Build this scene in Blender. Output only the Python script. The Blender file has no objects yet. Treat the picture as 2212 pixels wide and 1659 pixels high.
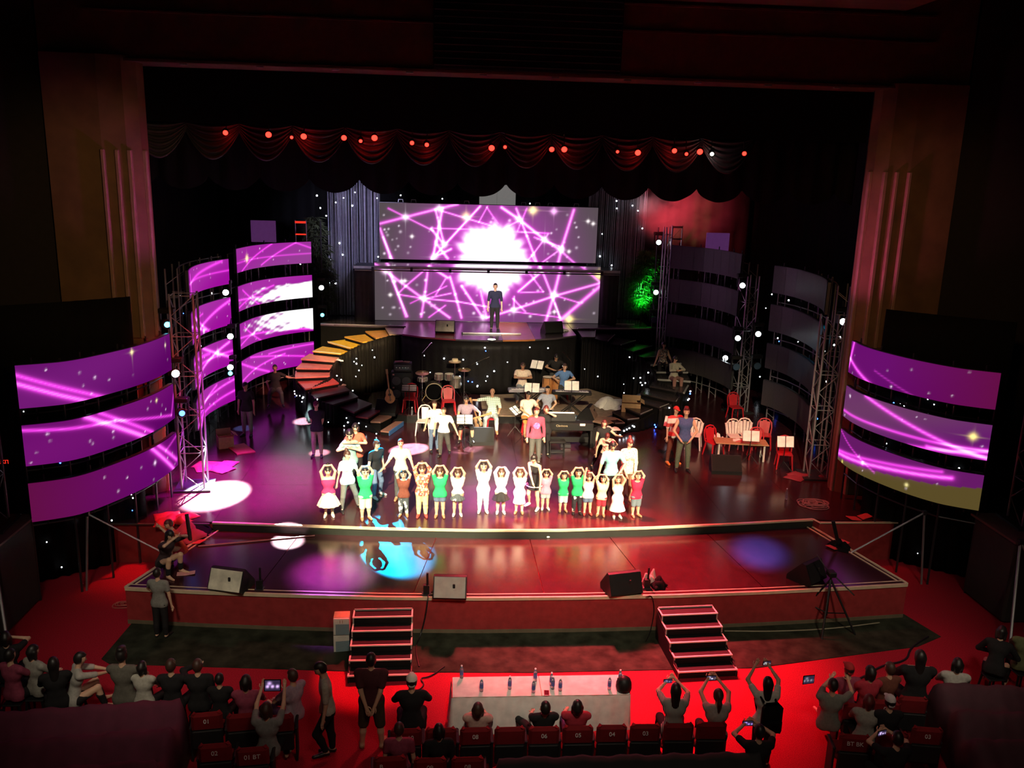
import bpy, math, random
import numpy as np
from mathutils import Matrix, Vector
random.seed(7); rng = np.random.default_rng(7)
PI = math.pi; sin = math.sin; cos = math.cos
SC = bpy.context.scene
COL = SC.collection

# ------------------------------------------------------------------ camera, world, exposure
cam_data = bpy.data.cameras.new('camera')
cam_data.sensor_width = 36.0; cam_data.lens = 30.2740
cam_data.clip_end = 200
camera = bpy.data.objects.new('camera', cam_data); COL.objects.link(camera)
camera.matrix_world = Matrix(((0.997279, -0.009771, -0.073072, -1.6241), (-0.068672, 0.237459, -0.968967, -15.7966), (0.026819, 0.971349, 0.236141, 9.0736), (0, 0, 0, 1)))
SC.camera = camera
SC.view_settings.view_transform = 'Standard'; SC.view_settings.look = 'None'
SC.view_settings.exposure = 0.0; SC.view_settings.gamma = 1.0
SC.view_settings.use_curve_mapping = False
world = bpy.data.worlds.new('hall_darkness'); SC.world = world; world.use_nodes = True
world.node_tree.nodes['Background'].inputs[0].default_value = (0.9, 0.75, 0.6, 1)
world.node_tree.nodes['Background'].inputs[1].default_value = 0.004

# ------------------------------------------------------------------ stage lighting
def spot(name, loc, aim, watts, color, deg, blend=0.3, radius=0.06):
    l = bpy.data.lights.new(name, 'SPOT'); l.energy = watts; l.color = color
    l.spot_size = math.radians(deg); l.spot_blend = blend; l.shadow_soft_size = radius
    o = bpy.data.objects.new(name, l); COL.objects.link(o); o.location = loc
    o.rotation_euler = (Vector(aim) - Vector(loc)).to_track_quat('-Z', 'Y').to_euler()
    return o
def area(name, loc, aim, watts, color, sx, sy):
    l = bpy.data.lights.new(name, 'AREA'); l.energy = watts; l.color = color
    l.shape = 'RECTANGLE'; l.size = sx; l.size_y = sy
    o = bpy.data.objects.new(name, l); COL.objects.link(o); o.location = loc
    o.rotation_euler = (Vector(aim) - Vector(loc)).to_track_quat('-Z', 'Y').to_euler()
    return o
WARM = (1, .80, .52); WHITE = (.85, .93, 1); CYAN = (.02, .55, 1); BLUE = (.05, .12, 1)
MAG = (1, .06, .85); RED = (1, .02, .05); GREEN = (.05, 1, .15)
# warm front-of-house key on the line of children and the band
spot('key_front_left', (-4.5, -9.0, 11.6), (-2.2, 5.0, 1.7), 62000, WARM, 22, .5, .15)
spot('key_front_right', (5.0, -9.0, 11.6), (1.9, 5.0, 1.7), 54000, WARM, 21, .5, .15)
spot('key_band', (0.5, -9.0, 11.8), (0.6, 12.4, 1.9), 24000, WARM, 19, .8, .2)
spot('key_right_side', (3.5, -9.0, 11.6), (6.9, 9.5, 1.6), 15000, WARM, 18, .7, .15)
spot('key_upper', (0.0, -9.0, 11.6), (0.1, 16.9, 4.0), 60000, (1, .82, .66), 6, .7, .15)
spot('key_stair', (-2.5, 3.6, 9.7), (-5.2, 15.6, 2.8), 17000, (1, .72, .34), 14, .6, .1)
spot('key_stair_low', (-2.0, 3.6, 9.7), (-6.4, 13.7, 2.2), 14000, (1, .40, .28), 12, .6, .1)
# coloured pools on the floor
spot('cyan_back', (-5.6, 13.0, 8.6), (-2.753, 2.346, 0.800), 300000, (.0, .50, 1), 7.2, .35, .05)
spot('white_pool_left', (-6.0, 12.5, 8.6), (-7.468, 5.203, 1.000), 900000, WHITE, 9.0, .35, .05)
spot('white_pool_center', (1.5, 13.5, 8.6), (-2.778, 8.969, 1.000), 420000, WHITE, 6.0, .2, .05)
spot('white_pool_apron', (-7.0, 9.0, 8.6), (-5.262, 2.797, 0.800), 260000, WHITE, 4.2, .35, .05)
spot('white_pool_man', (-4.0, 13.0, 8.6), (-5.392, 8.584, 1.000), 190000, WHITE, 4.0, .5, .05)
spot('white_streak', (3.5, 15.5, 8.6), (-1.042, 9.083, 1.000), 90000, WHITE, 5.0, .5, .05)
spot('magenta_left', (-5.5, 6.0, 9.2), (-6.572, 5.978, 1.000), 34000, (.72, .03, 1), 40, .9, .3)  # added lamp, strengthens the magenta LED reflection on the left floor
spot('magenta_center', (-1.0, 6.0, 9.2), (-0.390, 4.819, 1.000), 36000, (.8, .03, 1), 20, .95, .3)
spot('magenta_apron', (-5.0, 6.0, 9.2), (-4.028, 1.199, 0.800), 80000, (.6, .10, 1), 12, 1.0, .2)
spot('blue_streak', (8.0, 9.0, 8.4), (5.549, 2.138, 0.800), 20000, (.15, .15, 1), 8, .8, .2)
spot('green_tree', ((6.456, 19.843, 3.260)[0] - .55, (6.456, 19.843, 3.260)[1] - 1.0, 3.36), ((6.456, 19.843, 3.260)[0] + .35, (6.456, 19.843, 3.260)[1], 5.0), 2600, GREEN, 36, .6, .05)
spot('smoke_red', (4.2, 15.5, 8.0), (7.6, 19.2, 7.9), 5000, (1, .06, .09), 40, .9, .2)
spot('smoke_white', (1.0, 12.0, 8.3), (6.082, 19.000, 8.085), 5000, (.85, .9, 1), 7, .9, .2)
spot('string_left', (-3.5, 13.0, 8.0), (-5.5, 19.6, 7.0), 1700, (.66, .60, 1), 40, .8, .2)
# red wash on the carpet in front of the stage, from the PAR bar behind the header
REDW = (1, .12, .17)
spot('red_wash_center', (1.2, 5.6, 10.4), (0.3, -3.0, 0.0), 4300, REDW, 34, .9, .3)
spot('red_wash_left', (-5.0, 5.6, 10.4), (-5.0, -2.6, 0.0), 700, REDW, 34, .9, .3)
spot('red_wash_right', (6.0, 5.6, 10.4), (6.4, -2.2, 0.0), 800, REDW, 34, .9, .3)
spot('red_wash_apron', (1.0, 5.6, 9.2), (1.6, 1.4, 0.8), 42000, (1, .05, .08), 50, .9, .3)
spot('red_wash_stage', (5.0, 6.0, 9.2), (5.2, 6.5, 1.0), 2600, (1, .05, .05), 75, .9, .3)
spot('red_wash_stage_left', (-6.5, 3.6, 9.2), (-7.6, 5.0, 1.0), 4200, (1, .05, .06), 50, .9, .3)
spot('red_steps_left', (-1.5, 5.6, 10.0), (-2.9, -1.0, 0.3), 15000, (1, .04, .06), 11, .5, .1)
spot('red_steps_right', (4.5, 5.6, 10.0), (3.2, -1.0, 0.3), 15000, (1, .04, .06), 11, .5, .1)
spot('pillar_left', (-4.6, 4.2, 5.4), (-8.8, 5.3, 8.2), 420, (1, .08, .8), 34, .8, .1)
spot('pillar_right', (4.8, 4.2, 5.0), (8.9, 5.3, 7.6), 600, (1, .14, .45), 36, .8, .1)
spot('stair_side', (-7.2, 6.2, 8.6), (-6.396, 11.643, 1.300), 420000, (.6, 1, 1), 4.6, .5, .05)
spot('cyan_strip', (8.6, 7.0, 5.6), (9.15, 8.3, 4.7), 260, (.0, .6, 1), 22, .6, .03)
spot('white_left_stair', (-8.0, 12.4, 5.6), (-8.120, 11.032, 1.000), 9000, (.1, .4, 1), 8, .4, .05)
spot('pillar_fill_left', (-2, -9, 10), (-9.9, 5.2, 7.0), 1500, (1, .62, .26), 30, .8, .3)  # added fill, brightens the dark pillar; not part of the PAR bar
spot('pillar_fill_right', (2, -9, 10), (9.9, 5.2, 7.0), 1100, (1, .55, .24), 30, .8, .3)  # the same added fill for the right pillar
# dim spill of the house on the audience and the proscenium
for k, x in enumerate((-6.5, 0, 6.5)): spot('house_spill', (x * .9, -11, 12.0), (x, .35, 0.3), (2600, 4800, 2600)[k], (1, .86, .66), 30, .9, .8)
spot('house_dim', (0, -12, 12.5), (0, -3.5, 0.0), 700, (1, .8, .62), 84, .8, 1.2)
area('house_spill_header', (0, -6, 3.0), (0, 4, 11), 8, (1, .5, .25), 14, 3)


# ------------------------------------------------------------------ materials
MATS = {}
def mat(name, color=(.5, .5, .5), rough=.6, metal=0., emit=None, es=0., var=.12, scale=6., bump=0., spec=.5, alpha=1., trans=0., sampling=True):
    if name in MATS: return MATS[name]
    m = bpy.data.materials.new(name); m.use_nodes = True; MATS[name] = m
    nt = m.node_tree; b = nt.nodes['Principled BSDF']; L = nt.links
    b.inputs['Roughness'].default_value = rough; b.inputs['Metallic'].default_value = metal
    b.inputs['Specular IOR Level'].default_value = spec
    if alpha < 1: b.inputs['Alpha'].default_value = alpha
    if trans: b.inputs['Transmission Weight'].default_value = trans
    tc = nt.nodes.new('ShaderNodeTexCoord'); nz = nt.nodes.new('ShaderNodeTexNoise')
    nz.inputs['Scale'].default_value = scale; nz.inputs['Detail'].default_value = 3
    L.new(tc.outputs['Object'], nz.inputs['Vector'])
    cr = nt.nodes.new('ShaderNodeValToRGB')
    c = list(color)
    cr.color_ramp.elements[0].position = .3; cr.color_ramp.elements[1].position = .7
    cr.color_ramp.elements[0].color = [max(0, x * (1 - var)) for x in c] + [1]
    cr.color_ramp.elements[1].color = [min(1, x * (1 + var)) for x in c] + [1]
    L.new(nz.outputs['Fac'], cr.inputs['Fac']); L.new(cr.outputs['Color'], b.inputs['Base Color'])
    if emit is not None:
        b.inputs['Emission Color'].default_value = (*emit, 1); b.inputs['Emission Strength'].default_value = es
        if not sampling: m.cycles.emission_sampling = 'NONE'
    if bump:
        bp = nt.nodes.new('ShaderNodeBump'); bp.inputs['Strength'].default_value = bump; bp.inputs['Distance'].default_value = .02
        L.new(nz.outputs['Fac'], bp.inputs['Height']); L.new(bp.outputs['Normal'], b.inputs['Normal'])
    return m

def pattern_mat(name, cols, kind, scale, rough=.8):
    """cloth prints: dots / floral (voronoi), plaid / stripes (waves)"""
    if name in MATS: return MATS[name]
    m = bpy.data.materials.new(name); m.use_nodes = True; MATS[name] = m
    nt = m.node_tree; b = nt.nodes['Principled BSDF']; L = nt.links; b.inputs['Roughness'].default_value = rough
    tc = nt.nodes.new('ShaderNodeTexCoord'); cr = nt.nodes.new('ShaderNodeValToRGB'); cr.color_ramp.interpolation = 'CONSTANT'
    if kind in ('dots', 'floral'):
        v = nt.nodes.new('ShaderNodeTexVoronoi'); v.inputs['Scale'].default_value = scale
        L.new(tc.outputs['Object'], v.inputs['Vector']); L.new(v.outputs['Distance' if kind == 'dots' else 'Color'], cr.inputs['Fac'])
    else:
        v = nt.nodes.new('ShaderNodeTexWave'); v.inputs['Scale'].default_value = scale
        v.bands_direction = 'X' if kind in ('stripes', 'plaid') else 'Z'
        L.new(tc.outputs['Object'], v.inputs['Vector'])
        if kind == 'plaid':
            w = nt.nodes.new('ShaderNodeTexWave'); w.inputs['Scale'].default_value = scale; w.bands_direction = 'Z'
            L.new(tc.outputs['Object'], w.inputs['Vector'])
            a = nt.nodes.new('ShaderNodeMath'); a.operation = 'MULTIPLY_ADD'; a.inputs[1].default_value = .5
            h = nt.nodes.new('ShaderNodeMath'); h.operation = 'MULTIPLY'; h.inputs[1].default_value = .5
            L.new(v.outputs['Fac'], h.inputs[0]); L.new(w.outputs['Fac'], a.inputs[0]); L.new(h.outputs[0], a.inputs[2]); L.new(a.outputs[0], cr.inputs['Fac'])
        else: L.new(v.outputs['Fac'], cr.inputs['Fac'])
    e = cr.color_ramp.elements; n = len(cols)
    lo, hi = (.12, .5) if kind == 'dots' else (.25, .8)
    while len(e) < n: e.new(.5)
    for i, c in enumerate(cols):
        e[i].position = 0 if i == 0 else lo + (hi - lo) * i / n; e[i].color = (*c, 1)
    L.new(cr.outputs['Color'], b.inputs['Base Color'])
    return m

# ------------------------------------------------------------------ objects
def link(name, me, m=None, parent=None, loc=None, rot=None, smooth=False):
    o = bpy.data.objects.new(name, me); COL.objects.link(o)
    if m is not None and me is not None and not me.materials: me.materials.append(m)
    if smooth and me is not None: me.shade_smooth()
    if loc is not None: o.location = loc
    if rot is not None: o.rotation_euler = rot
    if parent is not None: o.parent = parent
    return o
def tag(o, label, cat, group=None, kind=None):
    if label: o['label'] = label
    if cat: o['category'] = cat
    if group: o['group'] = group
    if kind: o['kind'] = kind
    return o
def thing(name, label, cat, loc=(0, 0, 0), rz=0., group=None, kind=None):
    o = bpy.data.objects.new(name, None); COL.objects.link(o); o.empty_display_size = .1
    o.location = loc; o.rotation_euler = (0, 0, rz)
    return tag(o, label, cat, group, kind)
def dup(root, loc, rz=0., label=None, group=None, scale=None):
    r = root.copy(); COL.objects.link(r); r.location = loc; r.rotation_euler = (0, 0, rz)
    if scale: r.scale = scale
    if label: r['label'] = label
    if group: r['group'] = group
    for ch in list(root.children):
        c = ch.copy(); COL.objects.link(c); c.parent = r
        for g in list(ch.children):
            d = g.copy(); COL.objects.link(d); d.parent = c
    return r

class MB:
    def __init__(s): s.v = []; s.f = []
    def add(s, vs, fs):
        b = len(s.v); s.v += [tuple(x) for x in vs]; s.f += [tuple(b + i for i in f) for f in fs]; return s
    def box(s, c, d, rz=0., rx=0., ry=0., bev=0.):
        hx, hy, hz = d[0] / 2, d[1] / 2, d[2] / 2
        R = Matrix.Rotation(rz, 3, 'Z') @ Matrix.Rotation(ry, 3, 'Y') @ Matrix.Rotation(rx, 3, 'X'); C = Vector(c)
        if bev:
            pts = []
            for z, k in ((-hz, bev), (-hz + bev, 0), (hz - bev, 0), (hz, bev)):
                x, y = hx - k, hy - k; q = bev
                pts += [(-x + q, -y, z), (x - q, -y, z), (x, -y + q, z), (x, y - q, z), (x - q, y, z), (-x + q, y, z), (-x, y - q, z), (-x, -y + q, z)]
            fs = [tuple(range(7, -1, -1)), tuple(range(24, 32))]
            for r in range(3):
                for i in range(8): fs.append((r * 8 + i, r * 8 + (i + 1) % 8, r * 8 + 8 + (i + 1) % 8, r * 8 + 8 + i))
            return s.add([C + R @ Vector(p) for p in pts], fs)
        pts = [(-hx, -hy, -hz), (hx, -hy, -hz), (hx, hy, -hz), (-hx, hy, -hz), (-hx, -hy, hz), (hx, -hy, hz), (hx, hy, hz), (-hx, hy, hz)]
        return s.add([C + R @ Vector(p) for p in pts], [(3, 2, 1, 0), (4, 5, 6, 7), (0, 1, 5, 4), (1, 2, 6, 5), (2, 3, 7, 6), (3, 0, 4, 7)])
    def prism(s, poly, z0, z1):
        n = len(poly)
        zz0 = z0 if isinstance(z0, (list, tuple)) else [z0] * n; zz1 = z1 if isinstance(z1, (list, tuple)) else [z1] * n
        a = sum(poly[i][0] * poly[(i + 1) % n][1] - poly[(i + 1) % n][0] * poly[i][1] for i in range(n))
        if a < 0: poly = poly[::-1]; zz0 = zz0[::-1]; zz1 = zz1[::-1]
        vs = [(p[0], p[1], z) for p, z in zip(poly, zz0)] + [(p[0], p[1], z) for p, z in zip(poly, zz1)]
        return s.add(vs, [tuple(range(n - 1, -1, -1)), tuple(range(n, 2 * n))] + [(i, (i + 1) % n, n + (i + 1) % n, n + i) for i in range(n)])
    def tube(s, path, r, n=8, closed=False, cap=True):
        P = [Vector(p) for p in path]; m = len(P); rs = r if isinstance(r, (list, tuple)) else [r] * m
        vs = []; fs = []; up = None
        for i in range(m):
            t = (P[(i + 1) % m] - P[i - 1]) if closed else (P[min(i + 1, m - 1)] - P[max(i - 1, 0)])
            if t.length < 1e-9: t = Vector((0, 0, 1))
            t.normalize()
            if up is None: up = Vector((0, 0, 1)) if abs(t.z) < .9 else Vector((0, 1, 0))
            a = up - t * up.dot(t)
            if a.length < 1e-6: a = t.orthogonal()
            a.normalize(); up = a; b = t.cross(a)
            for k in range(n):
                w = 2 * PI * (k + .5) / n; vs.append(P[i] + a * (rs[i] * cos(w)) + b * (rs[i] * sin(w)))
        for i in range(m if closed else m - 1):
            for k in range(n):
                j = (i + 1) % m; fs.append((i * n + k, i * n + (k + 1) % n, j * n + (k + 1) % n, j * n + k))
        if cap and not closed: fs += [tuple(range(n - 1, -1, -1)), tuple((m - 1) * n + k for k in range(n))]
        return s.add(vs, fs)
    def lathe(s, prof, n=16, c=(0, 0, 0), R=None):
        vs = []; fs = []; C = Vector(c); m = len(prof)
        for r, z in prof:
            for k in range(n):
                w = 2 * PI * k / n; p = Vector((max(r, 1e-4) * cos(w), max(r, 1e-4) * sin(w), z)); vs.append(C + (R @ p if R else p))
        for i in range(m - 1):
            for k in range(n): fs.append((i * n + k, i * n + (k + 1) % n, (i + 1) * n + (k + 1) % n, (i + 1) * n + k))
        fs += [tuple(range(n - 1, -1, -1)), tuple((m - 1) * n + k for k in range(n))]
        return s.add(vs, fs)
    def grid(s, fn, nu, nv):
        vs = [fn(i / nu, j / nv) for j in range(nv + 1) for i in range(nu + 1)]
        return s.add(vs, [(j * (nu + 1) + i, j * (nu + 1) + i + 1, (j + 1) * (nu + 1) + i + 1, (j + 1) * (nu + 1) + i) for j in range(nv) for i in range(nu)])
    def ball(s, c, r, n=10):
        rr = r if isinstance(r, (list, tuple)) else (r, r, r); m = max(4, n // 2)
        vs = []; fs = []
        for i in range(m + 1):
            t = PI * i / m
            for k in range(n):
                w = 2 * PI * k / n; vs.append((c[0] + rr[0] * max(sin(t), 1e-3) * cos(w), c[1] + rr[1] * max(sin(t), 1e-3) * sin(w), c[2] - rr[2] * cos(t)))
        for i in range(m):
            for k in range(n): fs.append((i * n + k, i * n + (k + 1) % n, (i + 1) * n + (k + 1) % n, (i + 1) * n + k))
        return s.add(vs, fs)
    def mesh(s, name='m'):
        me = bpy.data.meshes.new(name); me.from_pydata(s.v, [], s.f); me.update(); return me
    def build(s, name, m, parent=None, loc=None, rot=None, smooth=False):
        return link(name, s.mesh(name), m, parent, loc, rot, smooth)

_rod = {}
def rod(name, p0, p1, r, m, parent=None, n=6):
    """one straight bar; all bars of a material share one unit mesh"""
    key = (m.name, n)
    if key not in _rod:
        _rod[key] = MB().tube([(0, 0, 0), (0, 0, 1)], 1.0, n).mesh('rod'); _rod[key].materials.append(m)
    a, b = Vector(p0), Vector(p1); d = b - a
    o = bpy.data.objects.new(name, _rod[key]); COL.objects.link(o)
    o.matrix_world = Matrix.Translation(a) @ d.to_track_quat('Z', 'Y').to_matrix().to_4x4() @ Matrix.Diagonal((r, r, d.length, 1))
    if parent is not None: o.parent = parent
    return o
_bx = {}
def bar(name, c, d, m, parent=None, rz=0., rx=0., ry=0.):
    """one box piece; all pieces of a material share one unit mesh"""
    if m.name not in _bx:
        _bx[m.name] = MB().box((0, 0, 0), (1, 1, 1)).mesh('bar'); _bx[m.name].materials.append(m)
    o = bpy.data.objects.new(name, _bx[m.name]); COL.objects.link(o)
    o.location = c; o.rotation_euler = (rx, ry, rz); o.scale = d
    if parent is not None: o.parent = parent
    return o
def text(body, size, m, parent, loc, rot, name='lettering'):
    cu = bpy.data.curves.new(name, 'FONT'); cu.body = body; cu.size = size; cu.extrude = .002; cu.align_x = 'CENTER'; cu.align_y = 'CENTER'
    o = bpy.data.objects.new(name, cu); me = bpy.data.meshes.new_from_object(o); bpy.data.objects.remove(o); bpy.data.curves.remove(cu)
    return link(name, me, m, parent, loc, rot)

# shared materials
BLACK = mat('black_paint', (.009, .009, .009), .5, spec=.25)
BLACKCLOTH = mat('black_cloth', (.006, .0058, .006), .8, spec=.06)
BLACKPLASTIC = mat('black_plastic_film', (.016, .015, .015), .32)
ALU = mat('aluminium', (.55, .55, .56), .35, .8)
DARKMETAL = mat('dark_metal', (.05, .05, .055), .4, .6)
CHROME = mat('chrome', (.8, .8, .8), .15, 1.)
REDPL = mat('red_plastic', (.42, .012, .02), .3)
WHITEPL = mat('white_plastic', (.72, .68, .62), .35)
CREAM = mat('pale_board', (.62, .58, .47), .7)
PAPER = mat('paper', (.85, .84, .80), .8)
WOOD = mat('plywood', (.40, .24, .12), .6, scale=14)
CARD = mat('cardboard', (.42, .27, .14), .85)


# ------------------------------------------------------------------ setting: floors, stages, proscenium
CARPET = mat('red_carpet', (.34, .012, .026), .95, var=.35, scale=60, bump=.3, spec=.1)
MATGREY = mat('worn_grey_floor', (.026, .029, .019), .9, var=.5, scale=3, spec=.05)
DECK = mat('glossy_dark_stage_floor', (.036, .009, .012), .20, var=.25, scale=5, spec=.38)
REDFRONT = mat('red_riser_cloth', (.26, .03, .03), .9, spec=.1)
NOSING = mat('beige_nosing', (.55, .45, .30), .5)
RISERBLK = mat('black_green_riser', (.014, .018, .013), .5)
PILLAR = mat('brown_plaster', (.16, .085, .040), .7, var=.2, scale=2)
DARKWALL = mat('dark_wall', (.020, .014, .012), .9)
def structure(o): o['kind'] = 'structure'; return o

structure(MB().box((0, 4, -.05), (34, 44, .1)).build('floor', CARPET))
g = structure(MB().prism([(-8.1, -.78), (-7.9, -.95), (-3, -1.35), (0, -1.45), (4.3, -1.40), (7.9, -.72), (8.6, -.35), (8.3, .6), (-8.0, .6)], .0, .012).build('floor', MATGREY))
for x0 in (-3.5, 3.5): pass

# apron: lower front platform
apron_front = [(-8.08, .55), (-6.5, .36), (-5, .22), (-3, .07), (-1, .0), (1, .0), (3, .05), (5, .17), (6.6, .30), (8.2, .46)]
rise = [(-7.10, 3.42), (-5, 3.22), (-3, 3.03), (-1, 2.93), (1, 2.92), (3, 3.04), (5, 3.24), (7.38, 3.54)]
apron = structure(MB().prism(apron_front + rise[::-1], 0.0, .76).build('stage_apron', REDFRONT))
def lerp2(poly, x):
    for (x0, y0), (x1, y1) in zip(poly[:-1], poly[1:]):
        if x0 <= x <= x1: return y0 + (y1 - y0) * (x - x0) / (x1 - x0)
    return poly[0][1] if x < poly[0][0] else poly[-1][1]
# deck boards of the apron with real seams; seams fan slightly
fx = [-8.02, -5.45, -2.30, 0.35, 2.62, 5.0, 8.12]; bx_ = [-7.04, -5.05, -1.88, 0.30, 2.20, 4.6, 7.32]
for k in range(6):
    g_ = .008
    xs = [fx[k] + (fx[k + 1] - fx[k]) * t / 4 for t in range(5)]; xb = [bx_[k] + (bx_[k + 1] - bx_[k]) * t / 4 for t in range(5)]
    xs[0] += g_; xs[-1] -= g_; xb[0] += g_; xb[-1] -= g_
    poly = [(x, lerp2(apron_front, x) + .16) for x in xs] + [(x, lerp2(rise, x) - .01) for x in reversed(xb)]
    MB().prism(poly, .76, .80).build('deck_panel', DECK, apron)
# edge board, nosing, baseboard along the front
def ribbon(mb, pl, dy0, dy1, z0, z1):
    for (a, b), (c, d) in zip(pl[:-1], pl[1:]):
        mb.prism([(a, b + dy0), (c, d + dy0), (c, d + dy1), (a, b + dy1)], z0, z1)
    return mb
ribbon(MB(), apron_front, .0, .13, .76, .802).build('edge_board', DECK, apron)
ribbon(MB(), apron_front, .125, .155, .76, .806).build('inlay_strip', NOSING, apron)
ribbon(MB(), apron_front, -.03, .02, .745, .81).build('nosing', NOSING, apron)
ribbon(MB(), apron_front, -.012, .0, .0, .09).build('baseboard', mat('olive_base', (.13, .10, .06), .7), apron)
for s, (a, b) in ((-1, ((-8.08, .55), (-7.10, 3.42))), (1, ((8.2, .46), (7.38, 3.54)))):
    rod('side_nosing', (a[0], a[1], .80), (b[0], b[1], .80), .028, NOSING, apron)
    d = .16 * s
    rod('side_strip', (a[0] - d, a[1] + .14, .803), (b[0] - d * .9, b[1], .803), .018, NOSING, apron)

# main stage
main = structure(MB().prism([(-11.5, 3.37), (-7.10, 3.42)] + rise[1:-1] + [(7.38, 3.54), (7.45, 3.30), (11.5, 3.37), (11.5, 22), (-11.5, 22)], 0.0, .95).build('stage_main', REDFRONT))
xs = [-11.4, -9.0, -7.08, -4.6, -2.1, .35, 2.8, 5.2, 7.36, 9.2, 11.4]
for k in range(10):
    ys = [None, 5.9, 8.4, 11.5, 21.9]
    for j in range(4):
        x0, x1 = xs[k] + .003, xs[k + 1] - .003
        if j == 0: poly = [(x0, lerp2(rise, x0) + .01 if -7.1 < x0 < 7.4 else 3.39), ((x0 + x1) / 2, (lerp2(rise, (x0 + x1) / 2) + .01) if -7.1 < x0 < 7.3 else 3.39), (x1, (lerp2(rise, x1) + .01) if -7.1 < x1 < 7.4 else 3.39), (x1, ys[1] - .003), (x0, ys[1] - .003)]
        else: poly = [(x0, ys[j] + .003), (x1, ys[j] + .003), (x1, ys[j + 1] - .003), (x0, ys[j + 1] - .003)]
        MB().prism(poly, .95, 1.0).build('deck_panel', DECK, main)
ribbon(MB(), rise, -.035, .0, .80, .985).build('riser_face', RISERBLK, main)
ribbon(MB(), rise, -.055, .03, .97, 1.008).build('nosing', NOSING, main)
rod('side_nosing', (7.38, 3.52, 1.0), (7.47, 3.28, 1.0), .025, NOSING, main)
bar('side_nosing', (9.5, 3.34, .985), (4.0, .06, .03), NOSING, main)
bar('side_nosing', (-9.3, 3.34, .985), (4.3, .06, .03), mat('dark_nosing', (.05, .04, .03), .6), main)

# walls, ceiling
structure(MB().box((-15.5, 4, 7), (.3, 44, 14)).build('wall_left', DARKWALL))
structure(MB().box((15.5, 4, 7), (.3, 44, 14)).build('wall_right', DARKWALL))
structure(MB().box((0, 23.2, 7), (31, .3, 14)).build('wall_back', DARKWALL))
structure(MB().box((0, 4, 14.1), (31, 44, .2)).build('ceiling', DARKWALL))
pro = structure(MB().box((0, 5.8, 12.75), (21.8, .9, 2.85)).build('wall_proscenium', mat('header_brown', (.13, .055, .035), .75)))
for s in (-1, 1): MB().box((s * 13.35, 5.8, 7.0), (5.0, .9, 14)).build('side_wall', DARKWALL, pro)
# long stepped mouldings of the header and the soffit at the top right
for z, h in ((11.36, .06), (12.39, .04), (12.97, .05)): bar('moulding', (0, 5.32, z), (19.6, .06, h), MATS['header_brown'], pro)
bar('soffit', (4.3, 4.6, 13.2), (9.5, 1.6, .25), mat('soffit_beige', (.20, .13, .085), .8), pro)
for k in range(10): bar('downlight_rim', (-7.7 + 1.7 * k, 5.4, 11.31), (.16, .1, .03), ALU, pro)
# pillars: rounded brown shafts with raised flutes on the stage side
for s in (-1, 1):
    t = structure(MB().prism([(s * 8.85, 6.05), (s * 8.73, 5.75), (s * 8.79, 5.45), (s * 9.05, 5.25), (s * 9.58, 5.18), (s * 10.80, 5.2), (s * 10.85, 6.1)], 0.0, 11.45).build('pillar', PILLAR))
    for k, (x, y, w) in enumerate(((9.56, 5.15, .09), (9.26, 5.2, .09), (9.0, 5.26, .105), (8.78, 5.54, .15))):
        MB().box((s * x, y, 4.7), (w, .12, 9.4), bev=.02).build('flute', mat('flute_plaster', (.30, .18, .13), .6), t)
    bar('plinth', (s * 9.85, 5.18, 4.95), (1.9, .2, .12), PILLAR, t)
# air grille in the header: black opening with slats
gr = thing('air_grille', 'long black louvred air grille in the brown header above the stage', 'vent', (0.12, 5.22, 12.22))
bar('backing', (0, -.02, 0), (4.35, .06, 1.64), mat('grille_black', (.006, .006, .006), .8), gr)
for k in range(11): bar('slat', (0, -.07, -.74 + k * .148), (4.3, .05, .02), mat('grille_slat', (.05, .045, .04), .5), gr)


# ------------------------------------------------------------------ LED walls and strips (lit screens: colour per point of a grid)
def led_mat():
    m = bpy.data.materials.new('led_screen'); m.use_nodes = True; nt = m.node_tree
    for n in list(nt.nodes): nt.nodes.remove(n)
    out = nt.nodes.new('ShaderNodeOutputMaterial'); em = nt.nodes.new('ShaderNodeEmission'); at = nt.nodes.new('ShaderNodeAttribute'); at.attribute_name = 'led'
    nt.links.new(at.outputs['Color'], em.inputs['Color']); em.inputs['Strength'].default_value = 1.0
    nt.links.new(em.outputs[0], out.inputs['Surface']); return m
LED = led_mat()
OFFLED = mat('unlit_led_module', (.055, .048, .05), .45, var=.2, scale=30, spec=.4)
def led_paint(me, rgb):
    ca = me.color_attributes.new('led', 'FLOAT_COLOR', 'POINT')
    a = np.ones((len(me.vertices), 4), np.float32); a[:, :3] = np.clip(rgb, 0, 6); ca.data.foreach_set('color', a.ravel())
def glow_line(u, v, a, b, w, asp):
    ax, ay, bx, by = a[0] * asp, a[1], b[0] * asp, b[1]; x = u * asp; dx, dy = bx - ax, by - ay; L2 = dx * dx + dy * dy + 1e-9
    t = np.clip(((x - ax) * dx + (v - ay) * dy) / L2, 0, 1); d = np.hypot(x - ax - t * dx, v - ay - t * dy)
    return np.exp(-(d / w) ** 2) + .10 * np.exp(-(d / (2.6 * w)) ** 2)
def glow_dot(u, v, c, w, asp, rays=0.):
    dx, dy = (u - c[0]) * asp, v - c[1]; d = np.hypot(dx, dy); g = np.exp(-(d / w) ** 2)
    if rays: g = g + rays * (np.exp(-np.abs(dx * dy) / (w * w * .25)) * np.exp(-d / (2.2 * w)))
    return g
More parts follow.
